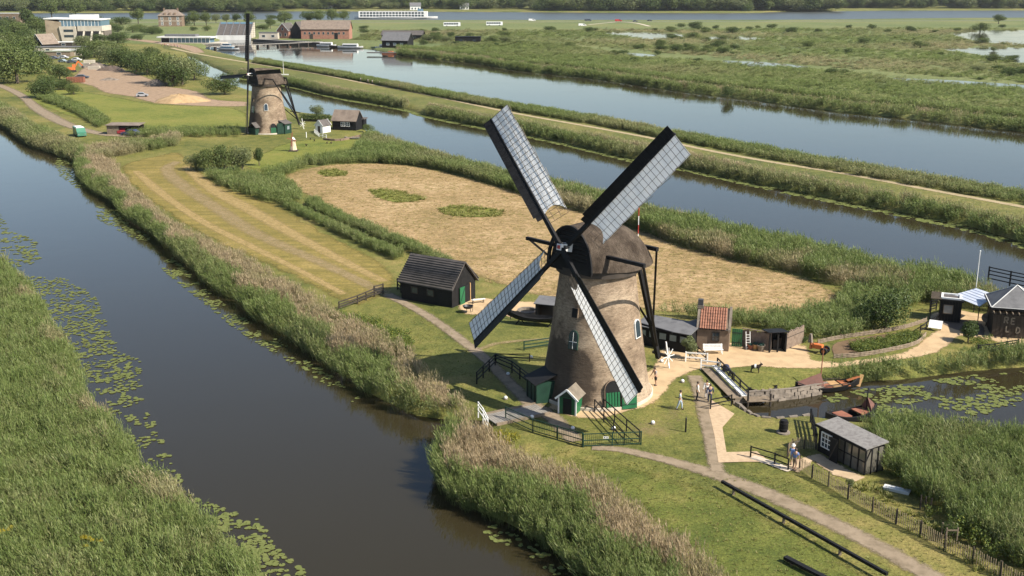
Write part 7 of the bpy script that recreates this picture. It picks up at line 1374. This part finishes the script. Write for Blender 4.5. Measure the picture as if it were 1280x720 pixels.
def visitor_centre():
    c = G(232, 54); r = thing('visitor_centre', 'long low visitor centre with pale floating roof and dark glazing', 'building', (c.x, c.y + 5, 0), radians(-6)); w = 30
    q = MB(); q.box(-w / 2, w / 2, -3.6, 4, .3, 3.0); q.build('glazed_wall', 'sky_glass', r)
    for i in range(13): q = MB(); x = -w / 2 + i * w / 12; q.box(x - .12, x + .12, -3.8, -3.6, .1, 3.0); q.build('mullion', 'white_paint', r)
    q = MB(); q.box(-w / 2 - 2, w / 2 + 1.5, -5.4, 5, 3.05, 3.8); q.build('roof', 'pale_roof', r); q = MB(); q.box(-w / 2 + 2, w / 2 - 9, -3, 3.6, 3.82, 5.0); q.build('upper_roof', 'grey_roof', r); q = MB(); q.box(-w / 2 - 1, w / 2 + 8, -6.5, 5, -.7, .25); q.build('deck', 'concrete', r); q = MB(); q.box(-w / 2 + .2, -w / 2 + 5, -3.9, -3.55, .3, 3.0); q.build('dark_screen', 'black_wood', r)
    a, b_ = G(262, 60), G(402, 53.5); d = b_ - a; r = thing('long_footbridge', 'long low footbridge on piles crossing the upper canal', 'bridge', a); L = d.length; rz = atan2(d.y, d.x); r.rotation_euler = (0, 0, rz)
    q = MB(); q.box(0, L, -1.2, 1.2, .5, .85); q.build('deck', 'grey_deck', r)
    for k in range(11): q = MB(); x = L * (k + .5) / 11; q.box(x - .35, x + .35, -1.0, 1.0, -1.6, .49); q.build('pile', 'dark_wood', r)
    for y in (-1.15, 1.15):
        q = MB(); q.box(0, L, y - .05, y + .05, 1.75, 1.85); q.build('rail', 'iron', r)
        for k in range(20): q = MB(); x = L * (k + .5) / 20; q.box(x - .05, x + .05, y - .05, y + .05, .86, 1.75); q.build('baluster', 'iron', r)
    for (x, y, L_, lb) in [(285, 62.5, 14, 'white tour boat at the visitor centre jetty'), (284, 59, 9, 'second smaller tour boat moored above the footbridge')]:
        p = G(x, y, WZ); r = thing('tour_boat', lb, 'boat', (p.x, p.y, WZ), radians(-18)); hull('hull', L_, 3.4, 1.0, 'pale_roof', r, .4, 12, -.1); q = MB(); q.box(-L_ * .3, L_ * .25, -1.2, 1.2, .6, 2.0, .3, .15); k = q.build('cabin', 'sky_glass', r); q = MB(); q.box(-L_ * .32, L_ * .27, -1.3, 1.3, 2.003, 2.15); q.build('cabin_roof', 'white_paint', k)
def brick_works():
    c = G(403, 49); house('brick_warehouse', 'long red brick warehouse with brown roof on the upper canal', (c.x + 2, c.y + 6), radians(-2), 31, 11, 6.5, 11.5, 'red_brick', 'brown_roof', [('f', x, 3.0, 1.2, 1.4, 'concrete', 'glass') for x in (-13, -10, -7, -4, -1, 2, 5, 9, 12)], [('f', 7, 2.2, 4.0, 'black_wood'), ('f', -9, 2.2, 3.4, 'dark_wood')], .5, 'warehouse', None, None)
    c = G(357, 48); house('brick_house', 'small red brick house with steep gable beside the warehouse', (c.x, c.y + 5), radians(70), 10, 8.5, 5.0, 9.5, 'red_brick', 'slate_roof', [('l', -2, 1.5, 1.4, 1.8), ('l', 2, 1.5, 1.4, 1.8), ('l', 0, 5.2, 1.2, 1.4)], [], .4, 'house', barge='white_paint'); c = G(374, 48); house('gable_store', 'dark boarded gable end joined to the brick warehouse', (c.x - 1, c.y + 5), radians(80), 10, 7.0, 5.5, 10.5, 'black_wood', 'slate_roof', [], [], .3, 'store')
    c = G(335, 49); flat_building('quay_shed', 'low concrete shed on the quay beside the small brick house', (c.x, c.y + 4), 0, 12, 5, 4.0, 'concrete', 'grey_roof', [('f', -3, 1.2, 2, 1.4), ('f', 3, 1.2, 2, 1.4)], 'shed')
    a, b_ = G(318, 50), G(402, 54.5); d = b_ - a; r = thing('canal_quay', 'dark timber quay in front of the brick buildings', 'quay', a, atan2(d.y, d.x)); q = MB(); q.box(0, d.length, -1.5, 3, -1.4, .5); q.build('face', 'dark_wood', r); q = MB(); q.box(0, d.length, -1.8, 3, .503, .7); q.build('deck', 'grey_deck', r)
    for (x, y, L_, m, lb) in [(438, 60.5, 15, 'white', 'white cabin boat moored below the brick warehouse'), (420, 59.5, 8, 'dark', 'dark open boat moored below the brick warehouse'), (408, 58.5, 12, 'white', 'long pale boat moored at the end of the quay'), (483, 61.5, 13, 'white', 'white houseboat moored at the black barn')]:
        p = G(x, y, WZ); r = thing('moored_boat', lb, 'boat', (p.x, p.y, WZ), radians(-10)); hull('hull', L_, 3.2, 1.1, 'pale_roof' if m == 'white' else 'dark_wood', r, .4, 12, -.1)
        if m == 'white': q = MB(); q.box(-L_ * .3, L_ * .3, -1.1, 1.1, .6, 2.6, .2, .1); k = q.build('cabin', 'white_paint', r); q = MB(); q.box(-L_ * .27, L_ * .27, -1.17, -1.102, 1.3, 2.0); q.build('cabin_window', 'glass', k)
        else: q = MB(); q.box(-1, -.6, -1.2, 1.2, .7, .8); q.build('thwart', 'weathered_wood', r)
    p = G(488, 67.5, WZ); r = thing('work_raft', 'rusty flat work raft below the houseboat', 'raft', (p.x, p.y, WZ), radians(-8)); q = MB(); q.box(-4, 4, -2.5, 2.5, -.2, .6); q.build('float', 'rust', r); q = MB(); q.box(-1, 1.5, -1.2, 1.2, .6, 1.5, .1, .1); q.build('locker', 'orange_wood', r)
def barns():
    c = G(496, 60); house('tarred_barn', 'tarred barn with grey roof on the wetland shore', (c.x, c.y + 6), radians(-14), 15, 10, 4.2, 8.2, 'black_wood', 'grey_roof', [('f', x, 1.4, 1.6, 1.2, 'white_paint', 'pale_glass') for x in (-4, 0, 4)], [], .5, 'barn'); c = G(503, 50); house('long_barn', 'long dark barn roof behind the tarred barn', (c.x, c.y + 6), radians(-6), 26, 9, 3.2, 5.6, 'black_wood', 'slate_roof', [('f', x, 1.2, 1.6, 1.0, 'dark_wood', 'glass') for x in (-8, 0, 8)], [], .5, 'barn')
    c = G(585, 54); flat_building('low_shed', 'low black shed between shrubs in the wetland', (c.x, c.y + 3), radians(-4), 15, 7, 3.6, 'black_wood', 'black_wood', [('f', x, 1.2, 1.6, 1.0, 'dark_wood', 'glass') for x in (-4, 4)], 'shed')
    c = G(478, 66.5); flat_building('boat_dock', 'low plank jetty in front of the tarred barn', (c.x, c.y, 0), radians(-8), 16, 2.2, .4, 'dark_wood', 'grey_deck', (), 'jetty', None, .05, .1)
def river():
    c = G(495, 23.6, WZ); r = thing('river_ship', 'long white river cruise ship with two rows of dark windows', 'ship', (c.x, c.y, WZ), radians(1)); L = 86
    hull('hull', L, 11, 2.6, 'white_paint', r, .6, 24, -.6); q = MB(); q.box(-L * .44, L * .38, -4.8, 4.8, 1.5, 7.6, 0, 0); k = q.build('superstructure', 'white_paint', r)
    for row, z in enumerate((2.6, 5.2)):
        for i in range(20): q = MB(); x = -L * .42 + i * 3.3; q.box(x, x + 2.4, -4.95, -4.8, z, z + 1.7); q.build('cabin_window', 'glass', k)
    q = MB(); q.box(-L * .42, L * .32, -4.5, 4.5, 7.603, 7.8); q.build('sun_deck', 'grey_deck', r); q = MB(); q.box(L * .26, L * .33, -2.5, 2.5, 7.8, 10.0, .4, .3); q.build('wheelhouse', 'sky_glass', r)
    for i in range(16): q = MB(); x = -L * .42 + i * 4.2; q.box(x - .06, x + .06, -4.45, -4.35, 7.8, 8.9); q.build('stanchion', 'white_paint', r)
    q = MB(); q.box(-L * .42, L * .24, -4.46, -4.36, 8.9, 9.0); q.build('deck_rail', 'white_paint', r)
    for (x, y, lb) in [(565, 33, 'white coach parked nearer the river ship'), (618, 32, 'white coach parked further from the river ship')]: car(lb, (x, y), radians(2), (.72, .73, .74), 'bus', None, 14, 'parked_coach')
    for (x, y, cc, kd, lb) in [(735, 26.3, (.05, .06, .09), 'van', 'dark van driving on the river dike'), (773, 26.8, (.40, .03, .03), 'van', 'red van driving on the river dike'), (794, 27.2, (.06, .06, .10), 'car', 'dark blue car driving on the river dike'), (812, 26.4, (.05, .05, .05), 'car', 'black car further along the river dike'), (728, 32.5, (.75, .75, .75), 'van', 'white van at the foot of the dike ramp'), (665, 26.2, (.75, .75, .75), 'van', 'white van parked above the wetland')]: car(lb, (x, y), radians(3), cc, kd, None, 6.5 if kd == 'van' else 4.8)
    for (x, y0, w, h, lb) in [(-118, 1500, 14, 6, 'white house on the far bank behind the brick warehouse'), (-330, 1470, 12, 5, 'white house on the far bank behind the pumping station'), (-235, 1560, 16, 7, 'pale house on the far bank between the trees'), (-60, 1540, 12, 5, 'small pale house on the far bank near the river ship')]:
        house('far_house', lb, (x * 1.08, y0), radians(5), w, 9, h, h + 4, 'white_paint', 'grey_roof', [('f', u, 1.5, 1.6, 2.0, 'dark_wood', 'glass') for u in (-w * .3, 0, w * .3)], [], .5, 'house')
yard()

# ------------------------------------------------------------------ the summer air
hm = bpy.data.materials.new('air'); nt, N, L = nodes_of(hm); N.remove(N['Principled BSDF'])
pv = N.new('ShaderNodeVolumePrincipled'); pv.inputs['Color'].default_value = (0.90, 0.95, 1.0, 1); pv.inputs['Density'].default_value = 0.000035; pv.inputs['Anisotropy'].default_value = 0.2
L.new(pv.outputs[0], N['Material Output'].inputs['Volume'])
q = MB(); q.box(-6100, 6100, -700, 9200, -5, 62); hz = q.build('haze', hm); tag(hz, 'thin summer haze over the whole polder', 'haze', None, 'stuff')
